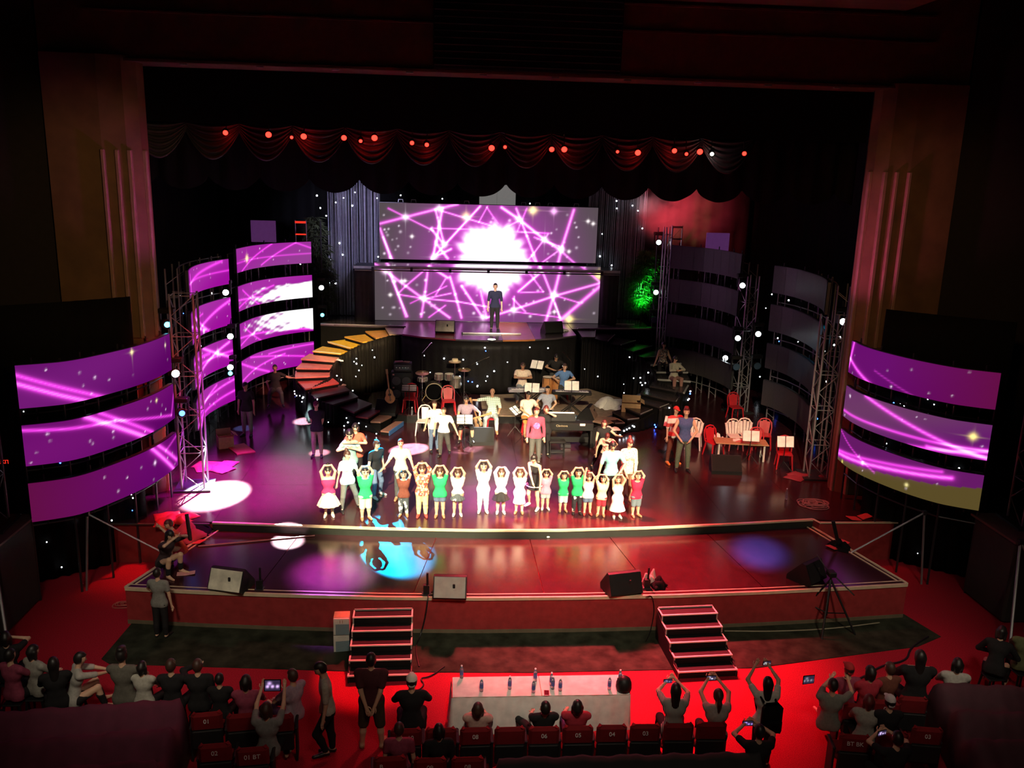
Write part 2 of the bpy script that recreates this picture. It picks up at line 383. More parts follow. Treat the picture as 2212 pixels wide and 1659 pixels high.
def pic(u, v, asp, base, lines, dots=(), sparks=0, seed=1, sw=.03, boost=None):
    r = np.random.default_rng(seed); u = np.asarray(u); v = np.asarray(v); n = len(u)
    rgb = np.zeros((n, 3)) + base(u, v); I = np.zeros(n)
    for ln in lines: I += glow_line(u, v, ln[0], ln[1], ln[2], asp) * (ln[3] if len(ln) > 3 else 1.)
    if boost is not None: I = I * boost
    rgb += np.clip(I, 0, 1)[:, None] * np.array([.95, .06, .85]) + np.clip(I - .95, 0, 3)[:, None] * np.array([.6, .8, .6])
    for c, w, col in dots: rgb += glow_dot(u, v, c, w, asp, .5)[:, None] * np.array(col)
    for k in range(sparks):
        c = (r.uniform(0.02, .98), r.uniform(.05, .95)); rgb += (glow_dot(u, v, c, r.uniform(.5, 1) * sw, asp) * r.uniform(.3, 1.2))[:, None] * np.array([.9, .75, .9])
    return rgb

def flat_screen(name, label, x0, x1, y, z0, z1, v0, v1, nu, nv, painter):
    t = thing(name, label, 'LED wall', ((x0 + x1) / 2, y, z0)); w = (x1 - x0) / 2; h = z1 - z0
    MB().box((0, .13, h / 2), (2 * w + .04, .2, h + .04)).build('cabinet', DARKMETAL, t)
    mb = MB().grid(lambda a, b: (-w + 2 * w * a, 0.02, h * b), nu, nv); me = mb.mesh('screen')
    j = np.repeat(np.arange(nv + 1), nu + 1) / nv; i = np.tile(np.arange(nu + 1), nv + 1) / nu
    led_paint(me, painter(i, v1 - (v1 - v0) * j)); link('screen', me, LED, t)
    return t

# the picture on the main wall: a web of magenta beams round a white burst
WX0, WX1, WY0, WY1 = 819., 1293., 441., 697.
def A6(*L): return [((680 + x / 4.366 - WX0) / (WX1 - WX0), (380 + y / 4.366 - WY0) / (WY1 - WY0)) for x, y in L]
def A7(*L): return [((1040 + x / 4.365 - WX0) / (WX1 - WX0), (380 + y / 4.365 - WY0) / (WY1 - WY0)) for x, y in L]
web = []
def chain(P, w, i=1.):
    for a, b in zip(P[:-1], P[1:]): web.append((a, b, w, i))
chain(A6((610, 465), (1165, 310), (1340, 265)), .011, 1.1); chain(A6((690, 320), (1110, 520)), .006); chain(A6((1130, 320), (1215, 650)), .008, 1.2)
chain(A6((1195, 310), (1165, 480), (1140, 620), (1105, 790)), .011, 1.3); chain(A6((1180, 330), (1659, 460)), .006); chain(A6((1550, 280), (1230, 640), (1100, 790)), .009, 1.3)
chain(A6((1090, 495), (1659, 500)), .005, .8); chain(A6((612, 510), (705, 780), (890, 1345)), .010, 1.2); chain(A6((640, 590), (725, 800)), .008, .9); chain(A6((740, 930), (905, 1345)), .006, .9)
chain(A6((580, 820), (705, 905), (1050, 1170), (1290, 1350)), .010, 1.2); chain(A6((1100, 850), (885, 1050), (820, 1120)), .007); chain(A6((1090, 860), (1065, 1100), (1030, 1345)), .009, 1.1)
chain(A6((820, 1130), (1050, 1165), (1360, 1190), (1659, 1240)), .006, 1.1); chain(A6((1290, 950), (1340, 1120), (1400, 1350)), .009, 1.2); chain(A6((1400, 1040), (1600, 1350)), .009, 1.2)
chain(A6((930, 1215), (1260, 1040)), .005, .8); chain(A6((1250, 1230), (1100, 1350)), .006, .9); chain(A6((1250, 970), (1160, 1130)), .006, .9); chain(A6((1620, 280), (1540, 430)), .005, .8); chain(A6((1050, 1170), (1300, 1110)), .006)
chain(A6((1090, 500), (1215, 650)), .009, 1.2); chain(A6((1140, 640), (1250, 780)), .010, 1.2); chain(A6((1100, 780), (1280, 690)), .010, 1.2); chain(A6((1100, 850), (1270, 960)), .010, 1.2)
chain(A7((180, 285), (360, 400), (600, 580), (760, 680)), .011, 1.3); chain(A7((780, 700), (1105, 975)), .008); chain(A7((870, 292), (770, 650), (680, 1110), (615, 1366)), .012, 1.2)
chain(A7((320, 290), (430, 550), (500, 720), (660, 1110), (745, 1335)), .008, 1.1); chain(A7((640, 520), (300, 510)), .006, .9); chain(A7((630, 530), (490, 730), (420, 810)), .006); chain(A7((730, 690), (560, 820)), .006); chain(A7((560, 880), (350, 1080)), .010, 1.2)
chain(A7((1100, 985), (680, 1120), (310, 1260), (60, 1345)), .010, 1.2); chain(A7((1105, 1015), (740, 1366)), .016, 1.2); chain(A7((680, 1110), (915, 1180)), .006); chain(A7((690, 1190), (745, 1335)), .006)
chain(A7((310, 1280), (745, 1330)), .005); chain(A7((440, 890), (580, 1080), (370, 1090)), .005, .9); chain(A7((40, 285), (150, 440)), .005, .8); chain(A7((360, 400), (250, 460)), .006); chain(A7((310, 1130), (310, 1260)), .006); chain(A7((0, 1080), (60, 1345)), .009)
chain(A7((780, 690), (740, 640), (500, 560)), .006, .9); chain(A7((480, 730), (560, 880)), .007); chain(A7((300, 1150), (420, 1280)), .006); chain(A7((420, 290), (340, 500)), .006, .8)
star_dots = [(c, .030, (1.4, 1.0, .4)) for c in A6((1420, 380))] + [(c, .030, (1.4, 1.1, .35)) for c in A7((480, 305), (1090, 905), (830, 1345))] + [(c, .024, (1.2, .5, 1.1)) for c in A7((680, 310))]
star_dots += [(c, .024, (.9, .8, .9)) for c in A6((705, 905), (1050, 1165), (1165, 310), (850, 398), (1215, 650), (1120, 770), (1600, 1340)) + A7((765, 675), (680, 1100), (600, 580), (345, 390), (310, 1265))]
star_dots += [(c, .013, (1, .9, .9)) for c in A6((735, 870), (770, 870), (850, 1000), (880, 997), (748, 1135), (910, 578), (785, 1003)) + A7((805, 900), (1062, 418), (1012, 396), (690, 1275), (840, 690), (500, 900))]
def main_paint(u, v):
    asp = (WX1 - WX0) / (WY1 - WY0); cx, cy = .515, .455
    dx, dy = (u - cx) * asp, v - cy; R = np.hypot(dx, dy); th = np.arctan2(dy, dx)
    def base(u, v):
        g = np.exp(-(R / .60) ** 2.4)[:, None]
        return np.array([.085, .074, .072]) * (1 - .3 * g) + g * np.array([.40, .004, .40])
    rgb = pic(u, v, asp, base, web, star_dots, 110, 5, .011, 1 + .9 * np.exp(-(R / .5) ** 2))
    rad = .285 + .018 * np.sin(5 * th + 1) + .012 * np.sin(11 * th + .4) + .010 * np.sin(29 * th) * np.sin(7 * th + 1) + .016 * np.sin(17 * th + 2) * np.sin(3 * th)
    b = 1 / (1 + np.exp((R - rad) / .012)); halo = np.exp(-((R - rad) / .06) ** 2) * (R > rad)
    return rgb + b[:, None] * np.array([1.5, 1.45, 1.5]) + halo[:, None] * np.array([.35, .02, .32])
zU0, zU1 = 5.672, 7.878
zL0, zL1 = 3.272, 5.564
flat_screen('led_wall', 'upper half of the main LED screen, magenta beam web round a white burst, above the silver ledge', -4.42, 4.27, 19.0, zU0, zU1, 0.0, .475, 230, 62, main_paint)
flat_screen('led_wall', 'lower half of the main LED screen, magenta beam web behind the man on the upper stage', -4.60, 4.42, 18.6, zL0, zL1, .50, 1.0, 230, 62, main_paint)

# ---- curved strips
PL_F = [(-10.15, 1.38), (-9.75, 1.55), (-9.3, 1.82), (-8.88, 2.6), (-8.5, 3.5), (-8.34, 4.3), (-8.30, 5.0)]
PR_F = [(8.52, 4.95), (8.46, 4.3), (8.56, 3.6), (8.93, 2.6), (9.42, 1.84), (9.8, 1.58), (10.15, 1.38)]
PL_A = [(-8.85, 8.7), (-9.0, 9.4), (-9.06, 10.3), (-8.97, 11.0), (-8.84, 11.6), (-8.63, 12.2)]
PL_B = [(-8.59, 13.1), (-8.52, 13.8), (-8.38, 14.6), (-7.93, 15.6), (-7.4, 16.25), (-6.76, 16.8)]
PR_C = [(6.79, 16.8), (7.3, 16.3), (7.82, 15.7), (8.2, 14.6), (8.32, 14.0), (8.36, 13.35)]
PR_D = [(9.1, 12.2), (9.33, 11.7), (9.47, 11.0), (9.46, 10.0), (9.38, 9.2), (9.15, 8.2), (8.9, 7.6)]
def resample(P, n):
    P = np.array(P, float)
    for _ in range(2):   # Chaikin smoothing
        Q = [P[0]]
        for a, b in zip(P[:-1], P[1:]): Q += [a * .75 + b * .25, a * .25 + b * .75]
        P = np.array(Q + [P[-1]])
    s = np.r_[0, np.cumsum(np.hypot(*np.diff(P, axis=0).T))]; q = np.linspace(0, s[-1], n + 1)
    return np.c_[np.interp(q, s, P[:, 0]), np.interp(q, s, P[:, 1])], s[-1]
def strip(label, P, z1, z0, painter, group, off=0):
    n = 60; R, ln = resample(P, n); c = R.mean(0); t = thing('led_strip', label, 'LED screen', (c[0], c[1], z0), 0, group); h = z1 - z0
    T = np.gradient(R, axis=0); T /= np.linalg.norm(T, axis=1)[:, None]; N = np.c_[-T[:, 1], T[:, 0]]     # away from the audience
    B = R + N * .10 - c; F = R - c; mb = MB()
    for k in range(0, n, 3):
        a, b = k, k + 3
        mb.prism([tuple(F[a] + N[a] * .02), tuple(F[b] + N[b] * .02), tuple(B[b]), tuple(B[a])], -.012, h + .012)
    mb.build('casing', DARKMETAL, t)
    for k in (4, 18, 32, 46, 56):
        rod('bracket', (*(B[k] + N[k] * .02), -.12), (*(B[k] + N[k] * .02), h + .12), .02, DARKMETAL, t)
    if off:
        e = np.linspace(0, n, off + 1).astype(int)
        for a, b in zip(e[:-1], e[1:]):
            m2 = MB(); ks = list(range(a, b + 1, 2)); ks[-1] = b
            m2.grid(lambda u, v: (*(F[min(int(round(a + u * (b - a))), n)] - T[min(int(round(a + u * (b - a))), n)] * .006 * (2 * u - 1)), .004 + (h - .008) * v), max(1, len(ks) - 1), 1)
            m2.build('panel', OFFLED, t, smooth=True)
        return t
    nv = 26; nu = 130; R2, _ = resample(P, nu); R2 = R2 - c
    me = MB().grid(lambda u, v: (*R2[int(round(u * nu))], h * v), nu, nv).mesh('screen')
    u = np.tile(np.arange(nu + 1), nv + 1) / nu; v = 1 - np.repeat(np.arange(nv + 1), nu + 1) / nv
    led_paint(me, painter(u, v, ln / h)); link('screen', me, LED, t)
    return t
def purple(a=(.115, .001, .13), b=(.17, .006, .165), edge=None):
    def f(u, v):
        m = (.5 + .5 * np.sin(u * 3.1 + v * 2))[:, None]; col = np.array(a) * (1 - m) + np.array(b) * m
        if edge is not None: col = col * (1 - edge[3] * np.clip((u if edge[4] > 0 else 1 - u) * 1.6 - .6, 0, 1)[:, None]) + np.array(edge[:3]) * np.clip((u if edge[4] > 0 else 1 - u) * 1.6 - .6, 0, 1)[:, None]
        return col
    return f
def LP(lines, base=None, dots=(), sparks=8, seed=1):
    return lambda u, v, asp: pic(u, v, asp, base or purple(), lines, dots, sparks, seed)
Y_ = (1.0, .9, .3)
GF = 'curved LED strips in front of the left pillar'
bl = purple((.12, .002, .13), (.15, .003, .15), (.09, .004, .03, .8, -1))
strip('topmost curved LED strip before the left pillar, violet with a pale diagonal double beam', PL_F, 5.16, 4.28, LP([((0, .22), (.42, 1.1), .05, .9), ((0, .42), (.33, 1.1), .06, 1.1)], purple((.10, .001, .115), (.17, .01, .18)), [((.6, .12), .05, Y_), ((.93, .25), .04, (1, .9, .5))], 8, 2), GF)
strip('middle curved LED strip before the left pillar, violet with crossing magenta beams', PL_F, 3.93, 3.07, LP([((0, .12), (.45, .32), .035, .9), ((.28, .0), (.66, 1.05), .07, 1.2), ((.36, 0), (.72, 1.0), .05, .9), ((.45, .32), (.95, .85), .03, .8), ((.95, .85), (1, .3), .03, .6)], purple(), [((.78, .2), .04, Y_)], 14, 3), GF)
strip('lowest curved LED strip before the left pillar, dark red fading to violet', PL_F, 2.70, 1.86, LP([((.7, 0), (.93, 1.0), .07, 1.1), ((.76, 0), (.98, .8), .06, 1.), ((.84, .3), (1, .1), .03, .5)], bl, [((.72, .45), .05, (.9, .7, .9))], 8, 4), GF)
GR = 'curved LED strips in front of the right pillar'
strip('topmost curved LED strip before the right pillar, violet fading dark red to the right', PR_F, 5.23, 4.42, LP([((.04, 0), (.0, .8), .06, 1.), ((0, .55), (.28, 1.05), .05, 1.), ((.3, .6), (.6, 1.05), .02, .3)], purple((.13, .002, .15), (.14, .005, .15), (.10, .004, .03, .8, 1)), (), 8, 5), GR)
strip('middle curved LED strip before the right pillar, long magenta beams meeting a yellow star', PR_F, 4.07, 3.26, LP([((.25, 0), (1, .95), .05, 1.), ((0, .8), (1, .72), .035, .9), ((.6, 1.05), (1, .75), .05, .9), ((.7, .9), (1, .9), .04, .8)], purple((.13, .004, .15), (.15, .04, .13)), [((.92, .38), .09, (1.2, 1.0, .2)), ((.08, .25), .04, (.9, .8, .9))], 6, 6), GR)
strip('lowest curved LED strip before the right pillar, olive below a bright magenta band', PR_F, 2.92, 2.09, LP([((0, .8), (.3, .62), .06, 1.1), ((.3, .62), (.85, .22), .06, 1.1), ((.0, .7), (.8, .1), .04, .8), ((0, .05), (.4, .75), .02, .6)], lambda u, v: np.where(((v + .55 * u) > .92)[:, None], np.array([.10, .07, .02]), np.array([.13, .01, .13])), [((.62, .75), .05, (.8, .7, .3)), ((.08, .95), .05, (.7, .6, .1))], 4, 7), GR)
GA = 'small curved LED strips on the left tower'
HOT = purple((.34, .004, .33), (.40, .03, .38))
for k, (z1, z0, ln, w) in enumerate(((6.24, 5.45, [((.1, .55), (.9, .05), .05, .7), ((0, .5), (1, .45), .03, .6), ((.12, .2), (.15, 1), .05, 1)], 'topmost'),
        (5.02, 4.14, [((0, .4), (.55, .9), .04, 1), ((.2, 1), (1, .1), .05, 1), ((.2, .15), (.6, .95), .05, 1), ((0, .5), (.5, .3), .03, .7)], 'second from the top'),
        (3.73, 2.84, [((.1, 1), (.95, .15), .05, 1.2), ((.45, 0), (.95, .7), .05, 1.2), ((.1, .5), (1, .5), .04, .8), ((0, .2), (.6, .3), .05, .8)], 'third from the top'),
        (2.45, 1.62, [((.05, .6), (1, .15), .04, 1), ((.1, .9), (.7, .1), .04, .9), ((0, .95), (1, .6), .04, .9)], 'lowest'))):
    strip('small magenta LED strip on the outer left tower, %s of its four' % w, PL_A, z1, z0, LP(ln, HOT, [((.75, .4), .09, (1, .9, 1))] if k == 2 else [((.5, .9), .08, (.9, .8, .9))] if k == 1 else (), 8, 20 + k), GA)
GB = 'wide curved LED strips on the inner left tower'
def white_blob(z, s):
    def f(u, v, asp):
        rgb = pic(u, v, asp, HOT, [((0, .85), (.6, .3), .03, .8), ((.1, .2), (.4, 1), .03, .8), ((0, .55), (1, .9), .03, .9)], [((.3, .6), .05, (.9, .8, .9))], 16, s)
        wob = sum(np.sin(u * a_ + v * b_ + s * c_) / n_ for a_, b_, c_, n_ in ((23, 9, 1, 1.), (41, -21, 2, 1.4), (67, 33, 3, 1.8), (11, 15, 4, .9)))
        e = (u - .38 - .28 * np.abs(v - z[0]) / z[1]) * 9 + .9 * wob - 3 * np.clip(np.abs(v - z[0]) - z[1], 0, 1) * 14
        b = 1 / (1 + np.exp(-e * 2.2)); return rgb * (1 - b[:, None]) + b[:, None] * 1.3
    return f
strip('topmost wide LED strip on the inner left tower, mauve with a golden star', PL_B, 6.47, 5.69, LP([((.1, 1), (.6, 0), .03, .8), ((.45, .9), (.85, .02), .03, .8), ((0, .6), (1, .55), .025, .6), ((.85, .02), (1, .3), .03, .7)], purple((.30, .05, .29), (.36, .02, .35)), [((.22, .5), .13, (1.2, .95, .2))], 10, 30), GB)
strip('second wide LED strip on the inner left tower, white glow at its right end', PL_B, 5.24, 4.41, white_blob((.75, .4), 1), GB)
strip('third wide LED strip on the inner left tower, mostly glaring white', PL_B, 3.99, 3.13, white_blob((.3, .5), 2), GB)
strip('lowest wide LED strip on the inner left tower, magenta behind the crouching man', PL_B, 2.72, 1.86, LP([((0, .8), (.7, .35), .03, .9), ((.0, .1), (.5, .95), .04, .9), ((.2, .05), (.9, .6), .03, .8), ((.5, .2), (1, .1), .03, .8)], HOT, (), 14, 33), GB)
GC = 'unlit wide LED strips on the inner right tower'
for z1, z0, w in ((6.62, 5.77, 'topmost'), (5.34, 4.48, 'second'), (3.98, 3.12, 'third'), (2.68, 1.84, 'lowest')):
    strip('unlit grey curved LED strip on the inner right tower, %s of its four' % w, PR_C, z1, z0, None, GC, 8)
GD = 'unlit LED strips on the outer right tower'
for z1, z0, w in ((6.37, 5.49, 'topmost'), (5.08, 4.20, 'second'), (3.76, 2.92, 'third'), (2.49, 1.62, 'lowest')):
    strip('unlit grey curved LED strip on the outer right tower, %s of its four' % w, PR_D, z1, z0, None, GD, 8)


# ------------------------------------------------------------------ cloths, upper stage, stairs
STAR = mat('star_point', (1, 1, 1), .5, emit=(.85, .92, 1), es=9.0, sampling=False)
STARB = mat('blue_star_point', (.1, .2, 1), .5, emit=(.04, .12, 1), es=12.0, sampling=False)
def stars(parent, fn, n, seed, r=.022, blue=.12, org=(0, 0, 0)):
    q = np.random.default_rng(seed); a = MB(); b = MB()
    for k in range(n):
        p = Vector(fn(q.random(), q.random())) - Vector(org); (b if q.random() < blue else a).ball(p, r * q.uniform(.7, 1.35), 6)
    for mb, m in ((a, STAR), (b, STARB)):
        if mb.v: mb.build('fairy_lights', m, parent)['kind'] = 'stuff'
def drape(name, label, pl, ztop, zbot, m, cat='curtain', fold=.06, per=.28, seed=0, group=None, scall=None):
    """hanging cloth along a plan line, with vertical folds; ztop / zbot may be functions of the arc fraction"""
    n = max(16, int(sum(math.dist(a, b) for a, b in zip(pl[:-1], pl[1:])) / per * 4)); R, ln = resample(pl, n); q = np.random.default_rng(seed)
    T = np.gradient(R, axis=0); T /= np.linalg.norm(T, axis=1)[:, None]; N = np.c_[-T[:, 1], T[:, 0]]; c = R.mean(0)
    ph = np.cumsum(q.uniform(.6, 1.5, n + 1)) * PI / 2; am = q.uniform(.4, 1.2, n + 1); nv = 6
    def f(u, v):
        i = int(round(u * n)); zt = ztop(u) if callable(ztop) else ztop; zb = zbot(u) if callable(zbot) else zbot
        k = fold * am[i] * sin(ph[i]) * (.25 + .75 * (1 - v)) ; p = R[i] + N[i] * k
        return (p[0] - c[0], p[1] - c[1], zb + (zt - zb) * v)
    o = MB().grid(f, n, nv).build(name, m, None, (c[0], c[1], 0), smooth=True)
    sol = o.modifiers.new('thickness', 'SOLIDIFY'); sol.thickness = .012
    return tag(o, label, cat, group), R

# back cloths with fairy lights
bc, _ = drape('star_cloth', 'black star cloth hung across the back of the stage', [(-11.2, 21.2), (11.2, 21.2)], 12.5, 1.0, BLACKCLOTH, fold=.10, per=.6, seed=3)
stars(bc, lambda a, b: (-8 + 14 * a, 21.0, 3.6 + 5.6 * b), 36, 4, .030, .05, bc.location)
rb, _ = drape('backdrop_curtain', 'smoke-lit red grey curtain behind the right LED tower', [(4.6, 20.7), (11.0, 20.4)], 11.5, 1.0, mat('grey_velvet', (.006, .005, .005), .9), fold=.12, per=.5, seed=9)
for s, w in ((-1, 'left'), (1, 'right')):
    cp, _ = drape('side_curtain', 'black wing curtain hanging at the %s side of the stage' % w, [(s * 10.6, 6.2), (s * 10.9, 13), (s * 10.8, 19.5)], 12.0, 1.0, BLACKCLOTH, fold=.09, per=.5, seed=5 + s)
    stars(cp, lambda a, b, s=s: (s * 10.5, 7 + 10 * a, 1.3 + 4 * b), 28, 8 + s, .026, .15, cp.location)
    pc, _ = drape('star_cloth', 'black star cloth below the %s front LED strips' % w, [(s * 10.9, 2.2), (s * 9.6, 3.1), (s * 8.75, 3.9)][::1 if s < 0 else -1], 6.2, 0.02, BLACKCLOTH, fold=.05, per=.3, seed=15 + s)
    stars(pc, lambda a, b, s=s: (s * (8.9 + 1.8 * a), 3.55 - 1.3 * a, .2 + 4.6 * b), 20, 18 + s, .016, .15, pc.location)

# string curtains beside the main screen
SILVER = mat('silver_string', (.55, .55, .62), .35, .3)
for x0, x1, n, w, y in ((-6.50, -4.42, 58, 'left', 19.6), (4.0, 6.45, 66, 'right', 19.9)):
    t = thing('string_curtain', 'glittering silver string curtain beside the main screen, on its %s' % w, 'curtain', ((x0 + x1) / 2, y, 3.3), 0)
    mb = MB(); q = np.random.default_rng(int(n))
    for k in range(n):
        x = x0 + (x1 - x0) * (k + q.uniform(-.3, .3)) / n - (x0 + x1) / 2; r = q.choice([.007, .010, .015])
        mb.tube([(x, q.uniform(-.1, .1), 0), (x + q.uniform(-.02, .02), q.uniform(-.1, .1), 6.6)], r, 3)
    mb.build('strings', SILVER, t)['kind'] = 'stuff'
    rod('curtain_rail', (x0 - (x0 + x1) / 2, 0, 6.6), (x1 - (x0 + x1) / 2, 0, 6.6), .03, DARKMETAL, t)
    stars(t, lambda a, b: (x0 + (x1 - x0) * a, y - .15, 3.6 + 5 * b), 16, int(n), .028, .05, t.location)

ordn = ['first', 'second', 'third', 'fourth', 'fifth', 'sixth', 'seventh', 'eighth', 'ninth', 'tenth', 'eleventh', 'twelfth', 'thirteenth', 'fourteenth', 'fifteenth', 'sixteenth', 'seventeenth', 'eighteenth', 'nineteenth', 'twentieth']
# border above: black sheet with scalloped hem, and two rows of swags
SX0 = (-0.173, 7.500, 8.859)[0]; SPER = ((6.268, 7.500, 8.821)[0] - (-3.960, 7.500, 8.866)[0]) / 8
zpk, zbt = 8.871, 8.489
def hem(x):
    f = ((x - SX0) / SPER) % 1.0; return zpk - (zpk - zbt) * (sin(PI * f) ** .62)
bw = 18.6
o = MB().grid(lambda u, v: ((u - .5) * bw, .05 * sin(u * 220), hem((u - .5) * bw) * (1 - v) + 14.0 * v), 372, 3).build('border_curtain', BLACKCLOTH, None, (0, 7.5, 0), smooth=True)
o.modifiers.new('thickness', 'SOLIDIFY').thickness = .02
tag(o, 'long black border curtain with a scalloped hem across the stage top', 'curtain')
o = MB().box((0, 6.5, 12.05), (18.0, .06, 3.9)).build('border_curtain', BLACKCLOTH)
tag(o, 'plain black border cloth hanging right behind the brown header', 'curtain')
SWAG = mat('dark_swag_satin', (.05, .04, .05), .5)
zs1, zs0 = 10.148, 9.245; x_s0 = (-6.252, 7.000, 9.779)[0]; w_s = ((4.744, 7.000, 9.755)[0] - x_s0) / 8.4
for k in range(-2, 10):
    cx = x_s0 + w_s * k
    def f(u, v, cx=cx):
        a = 2 * u - 1; sag = (1 - a * a); z = zs1 - (zs1 - zs0) * (.10 + .9 * v) * sag * .95 - .05 * v
        return (a * w_s * .56, -.10 * sag * (.3 + v) - .035 * sin(v * 34) * sag - .012 * sin(v * 34) + .05, z)
    o = MB().grid(f, 18, 28).build('swag', SWAG, None, (cx, 7.0, 0), smooth=True)
    o.modifiers.new('thickness', 'SOLIDIFY').thickness = .008
    tag(o, 'dark satin swag above the stage, %s from the left in its row' % ordn[k + 2], 'swag', 'satin swags above the stage')
t = thing('swag_batten', 'dark batten carrying the row of satin swags', 'rail', (0, 7.06, zs1)); MB().box((0, 0, .03), (18.4, .06, .1)).build('batten', DARKMETAL, t)
for k in range(-3, 4): rod('hanger_wire', (2.5 * k, 0, .05), (2.5 * k, 0, 14.0 - zs1), .008, DARKMETAL, t)
# PAR lamps
REDGLOW = mat('red_lamp_glass', (1, .05, .03), .3, emit=(1, .02, .012), es=7.0); WGLOW = mat('white_lamp_glass', (1, 1, .9), .3, emit=(1, .95, .75), es=6.0)
pars = [(487, 287), (580, 291), (630, 297), (656, 295), (743, 298), (779, 305), (809, 298), (890, 309), (922, 313), (1062, 320), (1091, 318), (1192, 323), (1219, 323), (1334, 328), (1378, 330), (1457, 326), (1483, 333), (1512, 328), (1538, 333), (1608, 332)]
PARPOS = [(-7.147, 6.600, 9.880), (-6.110, 6.600, 9.867), (-5.552, 6.600, 9.818), (-5.258, 6.600, 9.849), (-4.276, 6.600, 9.845), (-3.868, 6.600, 9.779), (-3.525, 6.600, 9.867), (-2.600, 6.600, 9.772), (-2.232, 6.600, 9.738), (-0.612, 6.600, 9.707), (-0.275, 6.600, 9.739), (0.908, 6.600, 9.717), (1.226, 6.600, 9.726), (2.588, 6.600, 9.708), (3.112, 6.600, 9.700), (4.053, 6.600, 9.772), (4.370, 6.600, 9.702), (4.714, 6.600, 9.769), (5.032, 6.600, 9.720), (5.877, 6.600, 9.756)]
o = rod('pipe', (-7.6, 6.72, PARPOS[0][2] + .42), (7.6, 6.72, PARPOS[0][2] + .42), .03, DARKMETAL); t = thing('lamp_bar', 'dark pipe that carries the row of red lamps', 'pipe', (0, 0, 0)); o.name = 'pipe'; o.parent = t
for k in range(-3, 4): rod('hanger_wire', (2.4 * k, 6.72, PARPOS[0][2] + .42), (2.4 * k, 6.72, 14.0), .008, DARKMETAL, t)
for k, (x, y, z) in enumerate(PARPOS):
    red = k != 18
    t = thing('par_lamp', ('red stage lamp above the stage, %s from the left in its row' % ordn[k]) if red else 'only white lamp in the row of red lamps above the stage', 'lamp', (x, y, z), 0, 'row of lamps above the stage')
    R = Vector((-.03 * x, -1, -.35)).to_track_quat('Z', 'Y').to_matrix()
    big = 1.0 + .35 * sin(k * 2.3)
    MB().lathe([(.04, -.22), (.075, -.16), (.085, 0), (.075, 0), (.070, -.012)], 12, R=R).build('housing', BLACK, t, smooth=False)
    MB().lathe([(.001, -.01), (.062 * big, -.008), (.058 * big, -.002), (.001, .004)], 12, R=R).build('lens', REDGLOW if red else WGLOW, t)
    if k % 3 != 1: pl = bpy.data.lights.new('par_glow', 'POINT'); pl.energy = 3.2; pl.color = (1, .02, .015) if red else (1, .9, .7); pl.shadow_soft_size = .05; po = bpy.data.objects.new('par_glow', pl); COL.objects.link(po); po.location = (x, y + .12, z - .04)
    rod('hanger', (0, .08, .05), (0, .12, PARPOS[0][2] + .47 - z), .012, DARKMETAL, t)

# ---- upper stage
up = structure(MB().prism([(-6.6, 17.55), (-3.38, 17.25), (-3.38, 15.72), (-2.6, 15.22), (-1.4, 14.84), (-.14, 14.70), (1.2, 14.92), (2.3, 15.35), (3.14, 15.95), (3.14, 17.3), (6.4, 17.65), (6.4, 20.0), (-6.6, 20.0)], 1.0, 3.20).build('stage_upper', BLACKCLOTH))
DK2 = mat('upper_deck', (.07, .055, .06), .22)
MB().prism([(-6.6, 17.5), (-3.36, 17.2), (-3.36, 20.0), (-6.6, 20.0)], 3.2, 3.26).build('deck_panel', DK2, up)
MB().prism([(3.16, 17.25), (6.4, 17.6), (6.4, 20.0), (3.16, 20.0)], 3.2, 3.26).build('deck_panel', DK2, up)
MB().prism([(-3.35, 15.70), (-2.6, 15.18), (-1.4, 14.80), (-1.4, 20), (-3.35, 20)], 3.2, 3.26).build('deck_panel', mat('red_deck_edge', (.22, .03, .04), .25), up)
MB().prism([(-1.39, 14.80), (-.14, 14.66), (.3, 14.75), (.3, 20), (-1.39, 20)], 3.2, 3.26).build('deck_panel', DK2, up)
MB().prism([(.31, 14.76), (1.2, 14.88), (1.5, 15.0), (1.5, 20), (.31, 20)], 3.2, 3.26).build('deck_panel', mat('orange_deck', (.45, .17, .05), .3), up)
MB().prism([(1.51, 15.0), (2.3, 15.31), (3.14, 15.92), (3.14, 20), (1.51, 20)], 3.2, 3.26).build('deck_panel', DK2, up)
bar('edge_strip', (-4.95, 17.38, 3.27), (3.3, .06, .05), ALU, up, rz=-.09); bar('edge_strip', (4.9, 17.45, 3.27), (3.0, .06, .05), ALU, up, rz=.09)
uc, UR = drape('front_curtain', 'black cloth with fairy lights hung below the rounded upper stage front', [(-3.40, 15.62), (-2.6, 15.10), (-1.4, 14.70), (-.14, 14.56), (1.2, 14.78), (2.3, 15.23), (3.16, 15.84)], 3.19, 1.29, mat('black_lining', (.010, .009, .009), .5, spec=.12, bump=.8), fold=.03, per=.35, seed=21)
stars(uc, lambda a, b: (-3.2 + 6.2 * a, 14.46 + .105 * (-3.2 + 6.2 * a) ** 2 - .02, 1.45 + 1.6 * b), 24, 22, .022, .16, uc.location)
# white light box on the floor of the upper stage edge
t = thing('light_bar', 'long white batten lying along the upper stage edge at the singer\'s feet', 'bar', (-0.050, 15.882, 3.260)); MB().box((0, 0, .03), (2.2, .09, .05), bev=.01).build('tube', mat('white_tube', (.8, .75, .78), .4), t); MB().box((-1.1, 0, .03), (.05, .11, .07)).build('end_cap', DARKMETAL, t)
t = thing('floor_lamp', 'glaring round floor lamp under the upper stage lip at the middle', 'lamp', (-0.105, 14.683, 3.260)); MB().lathe([(.05, -.04), (.16, 0), (.17, .03), (.15, .03)], 14).build('housing', DARKMETAL, t); MB().lathe([(.001, .025), (.14, .03), (.14, .035), (.001, .05)], 14).build('lens', mat('floor_lamp_lens', (1, 1, .8), .3, emit=(1, 1, .75), es=12), t)
